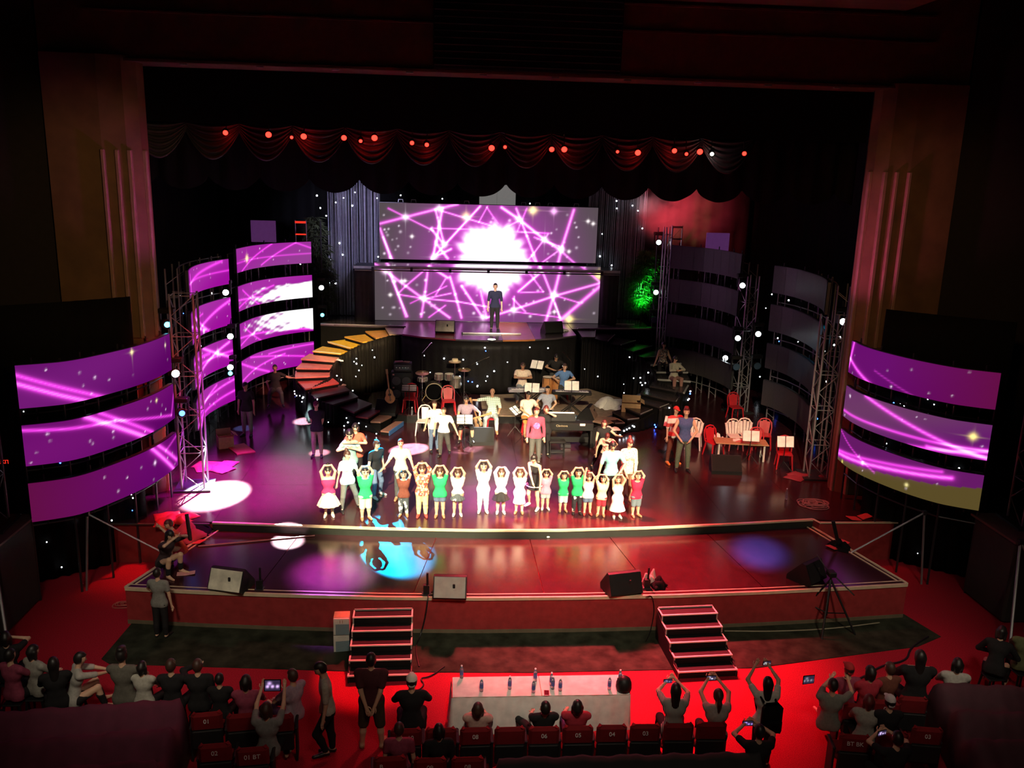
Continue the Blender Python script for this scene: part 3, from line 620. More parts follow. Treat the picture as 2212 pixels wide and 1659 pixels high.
# bridge ledge across the main screen and its side boxes
t = thing('ledge', 'long silver-edged ledge across the middle of the main LED screen', 'ledge', (-.12, 18.3, 5.42))
MB().box((0, .6, 0), (10.5, 1.5, .06)).build('shelf', DARKMETAL, t); MB().box((0, -.17, .0), (10.5, .05, .10)).build('front_rail', mat('rail_screen_light', (.55, .54, .52), .4), t)  # pale unmetallic rail colour stands in for screen light on the metal
rod('pipe', (-5.2, -.22, -.10), (5.2, -.22, -.10), .03, ALU, t)
for k in range(7): bar('clamp', (-4.5 + 1.5 * k, -.24, -.05), (.1, .08, .16), DARKMETAL, t)
for x0, x1, w in ((-5.38, -4.62, 'left'), (4.44, 5.12, 'right')):
    b, _ = drape('box_drape', 'black cloth closing the %s end under the silver ledge' % w, [(x0, 18.95), (x0, 18.2), (x1, 18.2), (x1, 18.6)], 5.36, 3.27, mat('charcoal_cloth', (.035, .032, .03), .8), fold=.03, per=.22, seed=31)
t = thing('back_board', 'pale grey board standing above the top edge of the main screen', 'board', (0.270, 20.400, 7.838)); MB().box((-.36, 0, .9), (.72, .05, 2.2)).build('panel', mat('grey_board_glow', (.55, .53, .50), .7, emit=(.5, .48, .46), es=.30), t); MB().box((.39, 0, .9), (.76, .05, 2.2)).build('panel', MATS['grey_board_glow'], t)  # faint emission in the board material stands in for light on it
for x in (-.4, .4): rod('post', (x, .06, 1.0 - (0.270, 20.400, 7.838)[2]), (x, .06, .2), .03, DARKMETAL, t)
for k, (x, y, z) in enumerate([(-3.594, 19.000, 7.883), (-3.087, 19.000, 7.895), (-0.995, 19.000, 7.893), (1.283, 19.000, 7.895), (1.838, 19.000, 7.890), (2.356, 19.000, 7.885), (3.397, 19.000, 7.892)]):
    o = MB().tube([(-.10, 0, 0), (-.08, 0, .12), (.08, 0, .12), (.10, 0, 0)], .016, 6).build('lifting_eye', ALU, None, (x, y + .12, zU1 + .01)); tag(o, 'small bracket on the top edge of the main screen, %s from the left' % ordn[k], 'bracket', 'brackets on top of the main screen')

# ---- curved stairs on both sides
TR = [[(-3.753, 10.369, 1.150), (-3.356, 11.420, 1.150), (-3.101, 11.426, 1.150), (-3.487, 10.274, 1.150)],
      [(-4.115, 10.886, 1.300), (-3.866, 11.822, 1.300), (-3.481, 11.497, 1.300), (-3.789, 10.841, 1.300)],
      [(-4.587, 10.941, 1.450), (-4.185, 12.017, 1.450), (-3.843, 11.739, 1.450), (-4.178, 10.790, 1.450)],
      [(-5.327, 11.722, 1.600), (-4.666, 12.579, 1.600), (-4.145, 11.934, 1.600), (-4.624, 10.897, 1.600)],
      [(-6.001, 11.962, 1.750), (-4.979, 13.057, 1.750), (-4.630, 12.252, 1.750), (-5.333, 11.224, 1.750)],
      [(-6.328, 12.350, 1.900), (-5.256, 13.298, 1.900), (-4.933, 12.528, 1.900), (-5.920, 11.452, 1.900)],
      [(-6.860, 13.354, 2.050), (-5.640, 13.614, 2.050), (-5.350, 12.946, 2.050), (-6.339, 12.067, 2.050)],
      [(-6.836, 13.065, 2.200), (-6.990, 14.045, 2.200), (-5.781, 14.104, 2.200), (-5.708, 13.323, 2.200)],
      [(-6.931, 13.824, 2.350), (-6.875, 14.732, 2.350), (-5.735, 14.638, 2.350), (-5.770, 13.809, 2.350)],
      [(-6.892, 14.662, 2.500), (-6.724, 15.564, 2.500), (-5.555, 15.059, 2.500), (-5.677, 14.340, 2.500)],
      [(-6.586, 15.347, 2.650), (-6.346, 16.227, 2.650), (-5.256, 15.516, 2.650), (-5.518, 14.915, 2.650)],
      [(-6.175, 16.374, 2.800), (-5.529, 16.885, 2.800), (-4.823, 15.926, 2.800), (-5.201, 15.203, 2.800)],
      [(-5.586, 16.654, 2.950), (-4.874, 17.192, 2.950), (-4.343, 15.907, 2.950), (-4.815, 15.693, 2.950)],
      [(-4.843, 17.065, 3.100), (-4.087, 17.327, 3.100), (-3.852, 15.982, 3.100), (-4.321, 15.669, 3.100)],
      [(-4.099, 17.263, 3.220), (-3.380, 17.427, 3.220), (-3.348, 15.844, 3.220), (-3.839, 15.807, 3.220)]]
TC = [(.25, .12, .09), (.25, .13, .10), (.22, .035, .05), (.10, .03, .045), (.09, .03, .045), (.12, .025, .04), (.45, .09, .08), (.55, .22, .17), (.55, .22, .17), (.55, .24, .18), (.70, .40, .04), (.85, .52, .04), (.70, .38, .06), (.62, .30, .07), (.62, .46, .34)]  # yellow of the stair light is partly put into these tread colours
def hull_shrink(q, k):
    cx = sum(p[0] for p in q) / 4; cy = sum(p[1] for p in q) / 4; return [(cx + (p[0] - cx) * k, cy + (p[1] - cy) * k) for p in q]
for s in (1, -1):
    w = 'left' if s > 0 else 'right'
    t = thing('curved_stair', ('curved stair of boards tinted with stage light rising on the left side of the band' if s > 0 else 'dark curved stair on the right side, two women sitting on it'), 'stair', (-6.0 * s, 13.5, 1.0), 0, None)
    for k, q in enumerate(TR):
        z = q[0][2] - 1.0; loc = [(p[0] * s + 6.0 * s, p[1] - 13.5) for p in q]
        m = mat('tread_lit_%d' % k, TC[k], .35, var=.15) if s > 0 else mat('tread_dark', (.035, .028, .028), .25)
        MB().prism(loc, z - .05, z).build('tread', m, t)
        MB().prism(hull_shrink(loc, .96), 0.0, z - .052).build('riser_box', BLACKCLOTH, t)
        if s < 0 or k in (5, 11, 10):
            a, b = (loc[0], loc[3])
            rod('nosing', (*a, z), (*b, z), .018, mat('pale_nosing', (.7, .66, .55), .5) if s > 0 else mat('grey_nosing', (.22, .22, .21), .4), t)
            if s < 0 and k in (7, 8, 9, 6): rod('nosing', (*loc[0], z - .02), (*loc[3], z - .02), .035, MATS['grey_nosing'], t)
    blue = mat('blue_riser', (.05, .16, .40), .5); l0 = [(p[0] * s + 6.0 * s, p[1] - 13.5) for p in TR[0]]
    if s > 0: MB().prism([l0[3], l0[2], (l0[2][0] + .02, l0[2][1] - .02), (l0[3][0] + .02, l0[3][1] - .02)], 0.01, .15).build('riser', blue, t)
    # inner curtain under the high treads
    inn = [(q[3][0] * s, q[3][1]) for q in TR[4:]] + [(TR[14][2][0] * s, TR[14][2][1])]
    inn = [(x + .05 * s, y - .06) for x, y in inn]
    zt = [q[0][2] - .03 for q in TR[4:]] + [3.2]
    if s < 0: inn = inn[::-1]; zt = zt[::-1]
    sl = np.r_[0, np.cumsum([math.dist(a, b) for a, b in zip(inn[:-1], inn[1:])])]; sl = sl / sl[-1]
    ic, IR = drape('stair_curtain', 'creased black cloth hung below the %s curved stair, with fairy lights' % w, inn, lambda u: float(np.interp(u, sl, zt)), 1.02, mat('black_film', (.008, .007, .007), .5, spec=.12, bump=.8), fold=.16, per=.16, seed=40 + s)
    def fs(a, b, IR=IR, s=s):
        i = int(a * (len(IR) - 1)); z1 = float(np.interp(a, sl, zt)); return (IR[i][0] + .13 * s, IR[i][1] - .13, 1.1 + (z1 - 1.15) * b)
    stars(ic, fs, 22, 44 + s, .022, .15, ic.location)
    # outer star cloth along the low treads
    out = [(q[0][0] * s, q[0][1]) for q in TR[6::-1]]; out = [(out[0][0] - .02 * s, out[0][1] + .5)] + [(x - .06 * s, y - .08) for x, y in out]
    zo = [2.05] + [q[0][2] - .02 for q in TR[6::-1]]
    if s < 0: out = out[::-1]; zo = zo[::-1]
    so = np.r_[0, np.cumsum([math.dist(a, b) for a, b in zip(out[:-1], out[1:])])]; so = so / so[-1]
    oc, OR = drape('stair_curtain', 'star cloth along the low outer side of the %s curved stair' % w, out, lambda u: float(np.interp(u, so, zo)), 1.01, BLACKCLOTH, fold=.03, per=.25, seed=50 + s)
    def fo(a, b, OR=OR, s=s):
        i = int(a * (len(OR) - 1)); z1 = float(np.interp(a, so, zo)); return (OR[i][0] - .03 * s, OR[i][1] - .05, 1.06 + (z1 - 1.12) * b)
    stars(oc, fo, 20, 54 + s, .024, .15, oc.location)

# ---- band platform
bp = structure(MB().prism([(-3.0, 11.75), (4.4, 11.75), (5.0, 12.5), (4.6, 14.2), (3.6, 15.6), (2.2, 15.1), (1.0, 14.72), (-.14, 14.5), (-1.4, 14.62), (-2.6, 15.0), (-3.3, 15.5), (-4.4, 14.6), (-4.5, 12.6)], 1.0, 1.24).build('stage_band', BLACK))
MB().prism([(-3.0, 11.75), (-.5, 11.75), (-.5, 14.5), (-1.4, 14.62), (-2.6, 15.0), (-3.3, 15.5), (-4.4, 14.6), (-4.5, 12.6)], 1.24, 1.28).build('deck_panel', DECK, bp)
TAN = mat('tan_board', (.30, .22, .15), .7, var=.25)
MB().prism([(-.49, 11.75), (1.6, 11.75), (1.6, 14.95), (1.0, 14.72), (-.14, 14.5), (-.49, 14.52)], 1.24, 1.28).build('deck_panel', TAN, bp)
MB().prism([(1.61, 11.75), (4.4, 11.75), (5.0, 12.5), (4.6, 14.2), (3.6, 15.6), (2.2, 15.1), (1.61, 14.95)], 1.24, 1.28).build('deck_panel', TAN, bp)

# ------------------------------------------------------------------ trusses
def truss(label, x, y, z0, h, w, rz=0., m=ALU, step=.5, group=None, base=True):
    t = thing('truss_tower', label, 'truss', (x, y, z0), rz, group); a = w / 2; C = [(-a, -a), (a, -a), (a, a), (-a, a)]
    for c in C: rod('chord', (*c, 0), (*c, h), .028, m, t)
    n = int(h / step)
    for k in range(n + 1):
        z = min(k * step, h)
        for i in range(4):
            p, q = C[i], C[(i + 1) % 4]
            if k % 2 == 0: rod('brace', (*p, z), (*q, z), .014, m, t, 4)
            if k < n and i in (0, 1, 3): rod('brace', (*(p if k % 2 else q), z), (*(q if k % 2 else p), z + step), .013, m, t, 4)
    if base: MB().box((0, 0, .03), (w + .35, w + .35, .05)).build('base_plate', DARKMETAL, t)
    return t
GREYT = mat('dull_truss', (.26, .25, .26), .45, .5)
truss('grey lattice truss tower standing beside the left front LED strips', -8.15, 5.75, 1.0, 5.05, .55, .1, GREYT)
truss('grey lattice truss tower at the right behind the red chairs', 8.75, 6.65, 1.0, 4.6, .5, -.1, GREYT)
truss('tall lit truss tower between the two right LED towers', 8.72, 13.4, 1.0, 4.9, .48, .3, ALU)
truss('thin truss mast left of the unlit right LED strips', 6.66, 17.0, 1.0, 6.3, .24, .2, ALU, .6)
truss('dim purple lattice mast at the far left edge', -10.9, 1.1, 1.9, 5.4, .6, .1, mat('purple_grey_metal', (.22, .18, .21), .5, .4))
truss('dim lattice mast at the far right edge', 11.15, 1.1, 1.9, 5.9, .6, -.1, MATS['purple_grey_metal'])
for P_, w, nm in ((PL_A, 'outer left', 'lattice frame carrying the small left LED strips'), (PL_B, 'inner left', 'lattice frame carrying the wide left LED strips'), (PR_C, 'inner right', 'lattice frame carrying the inner unlit LED strips'), (PR_D, 'outer right', 'lattice frame carrying the outer unlit LED strips')):
    R, ln = resample(P_, 6); c = R.mean(0); T = np.gradient(R, axis=0); T /= np.linalg.norm(T, axis=1)[:, None]; N = np.c_[-T[:, 1], T[:, 0]]
    t = thing('strip_frame', nm, 'frame', (c[0], c[1], 1.0)); Bk = R + N * .30 - c; Bk2 = R + N * .62 - c
    for k in (0, 2, 3, 5, 6):
        rod('upright', (*Bk[k], 0), (*Bk[k], 5.3), .024, GREYT, t); rod('upright', (*Bk2[k], 0), (*Bk2[k], 5.3), .024, GREYT, t)
        for j in range(9): rod('brace', (*Bk[k], .3 + .6 * j), (*Bk2[k], .3 + .6 * (j if j % 2 else j - .4)), .013, GREYT, t, 4)
    for z in (.45, 1.6, 2.9, 4.15, 5.3):
        for k in range(6): rod('crossbar', (*Bk[k], z), (*Bk[k + 1], z), .018, GREYT, t)
for P_, w in ((PL_F, 'left'), (PR_F, 'right')):
    R, ln = resample(P_, 5); c = R.mean(0); T = np.gradient(R, axis=0); T /= np.linalg.norm(T, axis=1)[:, None]; N = np.c_[-T[:, 1], T[:, 0]]
    t = thing('strip_frame', 'dim frame carrying the %s front LED strips' % w, 'frame', (c[0], c[1], 0.0)); Bk = R + N * .22 - c
    for k in range(6): rod('upright', (*Bk[k], 0), (*Bk[k], 5.2), .028, DARKMETAL, t)
    for z in (1.7, 2.9, 4.1):
        for k in range(5): rod('crossbar', (*Bk[k], z), (*Bk[k + 1], z), .02, DARKMETAL, t)
# cloth-wrapped scaffold blocks with raking braces at both front corners
for s, w in ((-1, 'left'), (1, 'right')):
    t = thing('cloth_tower', 'dark cloth-wrapped block in the front %s corner under the lattice mast' % w, 'block', (s * 11.0, .9, 0))
    MB().box((0, 0, .93), (1.5, 1.5, 1.85), bev=.05).build('cloth_cover', mat('dark_drab_cloth', (.030, .026, .024), .9), t); bar('top_board', (0, 0, 1.88), (1.6, 1.6, .05), mat('rust_board', (.10, .04, .035), .8), t)
    t = thing('brace_pole', 'raking steel brace pole in front of the %s cloth-wrapped block' % w, 'pole', (s * 10.3, .1, 1.9)); rod('pole', (0, 0, 0), (-s * .75, -1.25, -1.9), .03, GREYT, t); rod('pole', (.0, 0, 0), (s * 1.0, -1.3, -1.9), .03, GREYT, t); bar('clamp', (0, 0, 0), (.1, .1, .12), DARKMETAL, t)
    t = thing('brace_pole', 'thin raking pole from the %s front LED frame to the stage corner' % w, 'pole', (s * 9.35, 2.1, 1.75)); rod('pole', (0, 0, 0), (-s * 1.75, -.1, -.98), .02, GREYT, t); rod('pole', (0, 0, 0), (s * .12, -.1, -1.75), .025, GREYT, t); bar('clamp', (0, 0, 0), (.08, .08, .1), DARKMETAL, t)
# ladder on the right
lp = (11.774, 12.500, 5.990)
t = thing('ladder', 'steel ladder hanging dark between the red backdrop and the right pillar', 'ladder', lp)
for x in (-.03, .42): rod('rail', (x, 0, 0), (x + .05, 0, 3.4), .022, ALU, t); rod('rail', (x - .05, 0, -lp[2]), (x, 0, .02), .022, DARKMETAL, t)
for k in range(9): rod('rung', (-.03, 0, .2 + .38 * k), (.45, 0, .2 + .38 * k), .014, ALU, t)
# purple boards above the inner towers, small red topped frames
for (pt, w) in (((-8.637, 17.600, 6.402), 'left'), ((8.795, 17.600, 6.331), 'right')):
    t = thing('sign_board', 'small plain mauve board above the top LED strip of the inner %s tower' % w, 'board', pt)
    MB().box((0, 0, .35), (.92, .06, .80), bev=.01).build('panel', mat('mauve_board_glow', (.30, .13, .36), .6, emit=(.25, .07, .32), es=.25), t)  # weak violet emission brightens the panel as if it were lit
    for x in (-.3, .3): rod('post', (x, .05, 1.0 - pt[2]), (x, .05, .1), .02, DARKMETAL, t)
for pt, w, m in (((-7.256, 17.600, 6.571), 'left', mat('red_rung_glow', (.6, .06, .04), .4, emit=(1, .04, .02), es=.9)), ((7.056, 17.200, 6.737), 'right', ALU)):  # the red rungs get an emission in place of light falling on them
    t = thing('frame_top', 'open square frame end standing above the inner %s LED tower' % w, 'frame', pt)
    for x in (-.2, .2): rod('post', (x, 0, -.3), (x, 0, .62), .022, ALU, t); rod('post', (x, 0, 1.0 - pt[2]), (x, 0, -.3), .022, DARKMETAL, t)
    rod('rung', (-.2, 0, .1), (.2, 0, .1), .03, m, t); rod('rung', (-.2, 0, .55), (.2, 0, .55), .045, m, t); rod('brace', (-.2, 0, .1), (.2, 0, .55), .013, ALU if w == 'right' else DARKMETAL, t)

# ------------------------------------------------------------------ moving-head lights
LENS = {c: mat('lens_' + c, v, .2, emit=v, es=e) for c, v, e in (('white', (.85, .95, 1), 9), ('cyan', (.1, .7, 1), 7), ('blue', (.05, .2, 1), 7))}
LOFF = mat('lens_off', (.05, .09, .14), .1)  # blue reflection is put into the colour of the unlit lenses
def head(label, p, aim, lens, r=.095, group='moving head lights on the trusses'):
    t = thing('moving_head', label, 'stage light', p, 0, group); d = (Vector(aim) - Vector(p)).normalized(); R = d.to_track_quat('Z', 'Y').to_matrix()
    MB().lathe([(.05, -.22), (.10, -.18), (.12, -.04), (.125, .04), (.10, .06)], 12, R=R).build('head', BLACK, t)
    MB().lathe([(.001, .05), (r, .055), (r * .9, .068), (.001, .075)], 12, R=R).build('lens', lens, t)
    for s in (-1, 1): bar('yoke_arm', (s * .16, .06, .10), (.03, .09, .34), BLACK, t)
    MB().box((0, .08, .32), (.36, .24, .13), bev=.02).build('base', BLACK, t)
    rod('clamp', (0, .12, .36), (0, .18, .55), .025, DARKMETAL, t)
F0 = (0, 3, 1)
for lab, p, l in (('cyan glowing stage light high on the left front truss', (-8.510, 5.500, 5.305), 'cyan'), ('white glaring stage light on the left front truss, beside the top LED strip', (-8.359, 5.400, 4.100), 'white'), ('small blue stage light on the left front truss, lowest there', (-8.266, 5.400, 3.082), 'blue'),
        ('white stage light between the two left LED towers, topmost', (-8.776, 12.200, 5.181), 'white'), ('white stage light between the two left LED towers, second from the top', (-8.651, 12.000, 3.792), 'white'), ('white stage light between the two left LED towers, lowest pair', (-8.701, 12.000, 2.771), 'white'), ('cyan stage light just below the lowest white one on the left', (-8.711, 12.000, 2.571), 'cyan'),
        ('white stage light left of the silver string curtain', (-6.603, 18.000, 4.620), 'white'), ('small cyan stage light below the left foliage', (-6.594, 18.000, 3.549), 'cyan'), ('white stage light right of the green tree, upper', (6.443, 17.500, 6.684), 'white'), ('white stage light right of the green tree, lower', (6.416, 17.300, 4.763), 'white'),
        ('white stage light at the top of the right truss tower', (8.427, 13.200, 5.590), 'white'), ('white stage light on the right truss tower, left of its middle', (8.397, 13.100, 3.762), 'white'), ('white stage light on the right truss tower, right of its middle', (9.108, 13.100, 3.919), 'white'), ('small white stage light above the seated women', (8.481, 14.500, 2.757), 'white'), ('white stage light before the right pillar', (9.449, 7.500, 5.310), 'white')):
    head(lab, p, (p[0] * .2, -6, 4), LENS[l], .10 if l == 'white' else .075)
for lab, p in (('switched off stage light below the green tree, blue reflection put into its lens colour', (6.415, 17.300, 3.683)), ('switched off stage light on the right truss tower, left', (8.423, 13.100, 2.738)), ('switched off stage light on the right truss tower, right', (9.168, 13.100, 2.780))):
    head(lab, p, (p[0], -6, 3), LOFF, .13)
for x, y, w in (((6.443, 17.500, 6.684)[0], 17.72, 'right of the green bamboo'), ((-6.603, 18.000, 4.620)[0], 18.2, 'left of the silver string curtain')):
    t = thing('light_boom', 'thin dark boom pole carrying stage lights ' + w, 'pole', (x, y, 3.26)); rod('pole', (0, 0, 0), (0, 0, 3.9), .025, DARKMETAL, t); MB().lathe([(.001, 0), (.22, 0), (.22, .02), (.001, .03)], 12).build('base', BLACK, t)
    for z in (.8, 1.9, 3.3): rod('arm', (-.25, -.03, z), (.25, -.03, z), .018, DARKMETAL, t)
# ---- foliage
def leafy(name, label, base, h, spread, n, lm, seed, lean=0.):
    t = thing(name, label, 'tree', base); q = np.random.default_rng(seed)
    for k in range(4):
        a = q.uniform(0, 6.28); mbx = MB().tube([(0, 0, 0), (.06 * cos(a), .06 * sin(a), h * .4), (.25 * spread * cos(a) + lean * .5, .2 * sin(a), h * .75), (.45 * spread * cos(a) + lean, .3 * sin(a), h * .98)], [.035, .028, .02, .008], 6); mbx.build('stem', mat('bark', (.12, .09, .05), .9), t)
    mb = MB()
    for k in range(n):
        z = h * q.uniform(.12, 1.0); a = q.uniform(0, 6.28); rr = spread * (.25 + .75 * sin(PI * min(1, z / h) ** .8)) * math.sqrt(q.random()) ; c = Vector((lean * z / h + rr * cos(a), .6 * rr * sin(a), z))
        for j in range(5):
            b = a + q.uniform(-1.2, 1.2); L = q.uniform(.22, .40); d = Vector((cos(b), sin(b) * .8, q.uniform(-.55, .25))).normalized(); w = d.cross(Vector((0, 0, 1))).normalized() * .030
            mb.add([c, c + d * L * .5 + w, c + d * L + Vector((0, 0, -.05)), c + d * L * .5 - w], [(0, 1, 2, 3)])
    mb.build('foliage', lm, t)['kind'] = 'stuff'
LEAF = mat('leaf_green', (.10, .28, .07), .5, var=.4)
leafy('bamboo', 'leafy bamboo lit bright green at the right end of the upper stage', (6.456, 19.843, 3.260), 2.9, .62, 420, LEAF, 5, .1)
leafy('bamboo', 'dim leafy bamboo left of the silver string curtain', (-6.760, 18.600, 3.263), 4.0, .6, 420, mat('leaf_dim', (.10, .13, .06), .6, var=.4), 6, -.1)


# ------------------------------------------------------------------ people: one continuous skin per body, clothes and hair as parts
class Field:
    """distance field of tapered limbs, smoothly joined, meshed as one surface"""
    def __init__(s, lo, hi, h):
        s.h = h; s.lo = np.array(lo, float); s.n = np.maximum(3, np.ceil((np.array(hi) - s.lo) / h).astype(int) + 1)
        s.ax = [s.lo[i] + h * np.arange(s.n[i]) for i in range(3)]; s.D = np.full(s.n, 1.0, np.float32)
    def add(s, a, b, ra, rb, k=.02, sq=(1, 1, 1)):
        a = np.array(a, float); b = np.array(b, float); sq = np.array(sq, float); R = max(ra, rb) * sq + k + 2 * s.h
        i0 = np.maximum(0, np.floor((np.minimum(a, b) - R - s.lo) / s.h).astype(int)); i1 = np.minimum(s.n, np.ceil((np.maximum(a, b) + R - s.lo) / s.h).astype(int) + 1)
        if np.any(i1 <= i0): return
        X = [(s.ax[i][i0[i]:i1[i]] - a[i]) / sq[i] for i in range(3)]; v = (b - a) / sq; L = v @ v + 1e-12
        x, y, z = X[0][:, None, None], X[1][None, :, None], X[2][None, None, :]
        t = np.clip((x * v[0] + y * v[1] + z * v[2]) / L, 0, 1)
        d = (np.sqrt((x - t * v[0]) ** 2 + (y - t * v[1]) ** 2 + (z - t * v[2]) ** 2) - (ra + (rb - ra) * t)) * sq.min()
        S = s.D[i0[0]:i1[0], i0[1]:i1[1], i0[2]:i1[2]]; g = np.clip(.5 + .5 * (S - d) / k, 0, 1)
        s.D[i0[0]:i1[0], i0[1]:i1[1], i0[2]:i1[2]] = S * (1 - g) + d * g - k * g * (1 - g)
    def cut(s, c, n):
        n = np.array(n, float) / np.linalg.norm(n)
        s.D = np.maximum(s.D, ((s.ax[0] - c[0]) * n[0])[:, None, None] + ((s.ax[1] - c[1]) * n[1])[None, :, None] + ((s.ax[2] - c[2]) * n[2])[None, None, :])
    def nets(s):
        D = s.D; D[0] = D[-1] = 1; D[:, 0] = D[:, -1] = 1; D[:, :, 0] = D[:, :, -1] = 1
        S = D < 0; nx, ny, nz = D.shape
        def c(A, o): return A[o[0]:nx - 1 + o[0], o[1]:ny - 1 + o[1], o[2]:nz - 1 + o[2]]
        O = [(i, j, k) for i in (0, 1) for j in (0, 1) for k in (0, 1)]
        cnt = sum(c(S, o).astype(np.int8) for o in O); act = (cnt > 0) & (cnt < 8); I = np.argwhere(act)
        if len(I) == 0: return [], []
        acc = np.zeros((len(I), 3)); m = np.zeros(len(I)); val = {o: c(D, o)[act] for o in O}
        for o in O:
            for ax in range(3):
                if o[ax] == 0:
                    q = list(o); q[ax] = 1; da, db = val[o], val[tuple(q)]; k = (da < 0) != (db < 0); t = da[k] / (da[k] - db[k])
                    P = np.tile(np.array(o, float), (k.sum(), 1)); P[:, ax] += t; acc[k] += P; m[k] += 1
        V = s.lo + s.h * (I + acc / m[:, None]); idx = -np.ones(act.shape, int); idx[act] = np.arange(len(I)); Fs = []
        for ax in range(3):
            a0 = [slice(None)] * 3; a1 = [slice(None)] * 3; a0[ax] = slice(0, -1); a1[ax] = slice(1, None)
            ch = S[tuple(a0)] != S[tuple(a1)]; E = np.argwhere(ch); u, w = (ax + 1) % 3, (ax + 2) % 3
            E = E[(E[:, u] > 0) & (E[:, w] > 0)]
            sg = S[E[:, 0], E[:, 1], E[:, 2]]; q = []
            for du, dw in ((1, 1), (0, 1), (0, 0), (1, 0)):
                e = E.copy(); e[:, u] -= du; e[:, w] -= dw; q.append(idx[e[:, 0], e[:, 1], e[:, 2]])
            q = np.stack(q, 1); q[~sg] = q[~sg][:, ::-1]; Fs.append(q)
        F = np.concatenate(Fs); F = F[(F >= 0).all(1)]
        return V.tolist(), F.tolist()

SKIN = mat('skin_light', (.62, .38, .25), .55, var=.06); SKIN2 = mat('skin_tan', (.42, .23, .14), .55, var=.06)
HAIRBLK = mat('black_hair', (.012, .009, .008), .45); HAIRRED = mat('reddish_hair', (.10, .012, .012), .5); HAIRBRN = mat('brown_hair', (.05, .022, .014), .5)
EYE = mat('dark_eye', (.01, .008, .008), .2); LIP = mat('lips', (.35, .09, .08), .5)
def cloth(name, c, **k): return mat('cloth_' + name, c, .85, spec=.2, scale=25, **k)
_cache = {}
def rotm(yaw, pitch):
    return Matrix.Rotation(math.radians(yaw), 3, 'Z') @ Matrix.Rotation(math.radians(pitch), 3, 'X')
def hair_mesh(style, m):
    """hair or headwear round a head with half-axes .077, .095, .113 (face towards -y)"""
    key = (style, m.name)
    if key in _cache: return _cache[key]
    F = Field((-.16, -.2, -.36), (.16, .22, .26), .011); g = .013
    if style == 'cap':
        F.add((0, .005, .02), (0, .005, .02), .1, .1, .01, (.9, 1.08, 1.08)); F.cut((0, 0, .035), (0, -.12, -1)); F.add((0, -.08, .042), (0, -.155, .03), .05, .045, .01, (1, 1, .22))
        F.add((0, .085, -.03), (0, .07, -.06), .05, .035, .01, (1.1, .5, 1))
    else:
        F.add((0, .008, .008), (0, .008, .008), .1, .1, .01, (.77 + .1, .95 + .12, 1.13 + .09))
        zf = .055 if style in ('short', 'spiky') else .035
        D = F.D; X, Y, Z = F.ax
        face = np.maximum((Y - (-.012))[None, :, None] + 0 * X[:, None, None] - .55 * np.abs(X)[:, None, None] * 0, (Z - zf)[None, None, :] + .25 * 0 * Y[None, :, None])
        F.D = np.maximum(D, -face)
        if style in ('short', 'spiky', 'bun', 'pony', 'balding'): F.cut((0, .02, -.055), (0, -.55, -1))
        if style == 'spiky': F.add((0, -.03, .115), (0, .02, .125), .05, .06, .02, (1, 1.2, .6))
        if style == 'balding': F.cut((0, 0, .03), (0, -.3, 1))
        if style == 'bun': F.add((0, .05, .13), (0, .06, .15), .045, .04, .015)
        if style == 'pony': F.add((0, .10, .03), (0, .13, -.08), .035, .04, .02); F.add((0, .13, -.08), (0, .11, -.24), .04, .018, .02)
        if style == 'long': F.add((0, .05, -.02), (0, .075, -.26), .085, .06, .03, (1.05, .6, 1)); F.cut((0, -.02, 0), (0, -1, -.12)) if False else None
        if style == 'bob':
            for s in (-1, 1): F.add((s * .065, .03, 0), (s * .07, .02, -.12), .04, .03, .02)
            F.add((0, .06, 0), (0, .06, -.10), .07, .05, .02)
        if style == 'tails':
            for s in (-1, 1): F.add((s * .075, .03, .02), (s * .11, .03, -.12), .03, .015, .01)
    v, f = F.nets(); me = MB().add(v, f).mesh(style); me.materials.append(m); me.shade_smooth(); _cache[key] = me; return me
def face_meshes():
    if 'eye' not in _cache:
        _cache['eye'] = MB().ball((0, 0, 0), (.013, .007, .008), 8).mesh('eye'); _cache['eye'].materials.append(EYE)
        _cache['brow'] = MB().box((0, 0, 0), (.032, .010, .007)).mesh('brow'); _cache['brow'].materials.append(HAIRBLK)
        _cache['mouth'] = MB().ball((0, 0, 0), (.022, .008, .007), 8).mesh('mouth'); _cache['mouth'].materials.append(LIP)
    return _cache
def V3(*a): return np.array(a, float)
def nrm(v): v = np.array(v, float); return v / (np.linalg.norm(v) + 1e-9)
def ik(S, T, l1, l2, hint):
    d = T - S; L = np.linalg.norm(d); u = d / (L + 1e-9); L = min(L, (l1 + l2) * .995); a = (l1 * l1 - l2 * l2 + L * L) / (2 * L); hh = math.sqrt(max(0, l1 * l1 - a * a))
    hv = np.array(hint, float); hv = hv - u * (hv @ u); hv = nrm(hv); E = S + u * a + hv * hh; return E, S + u * L

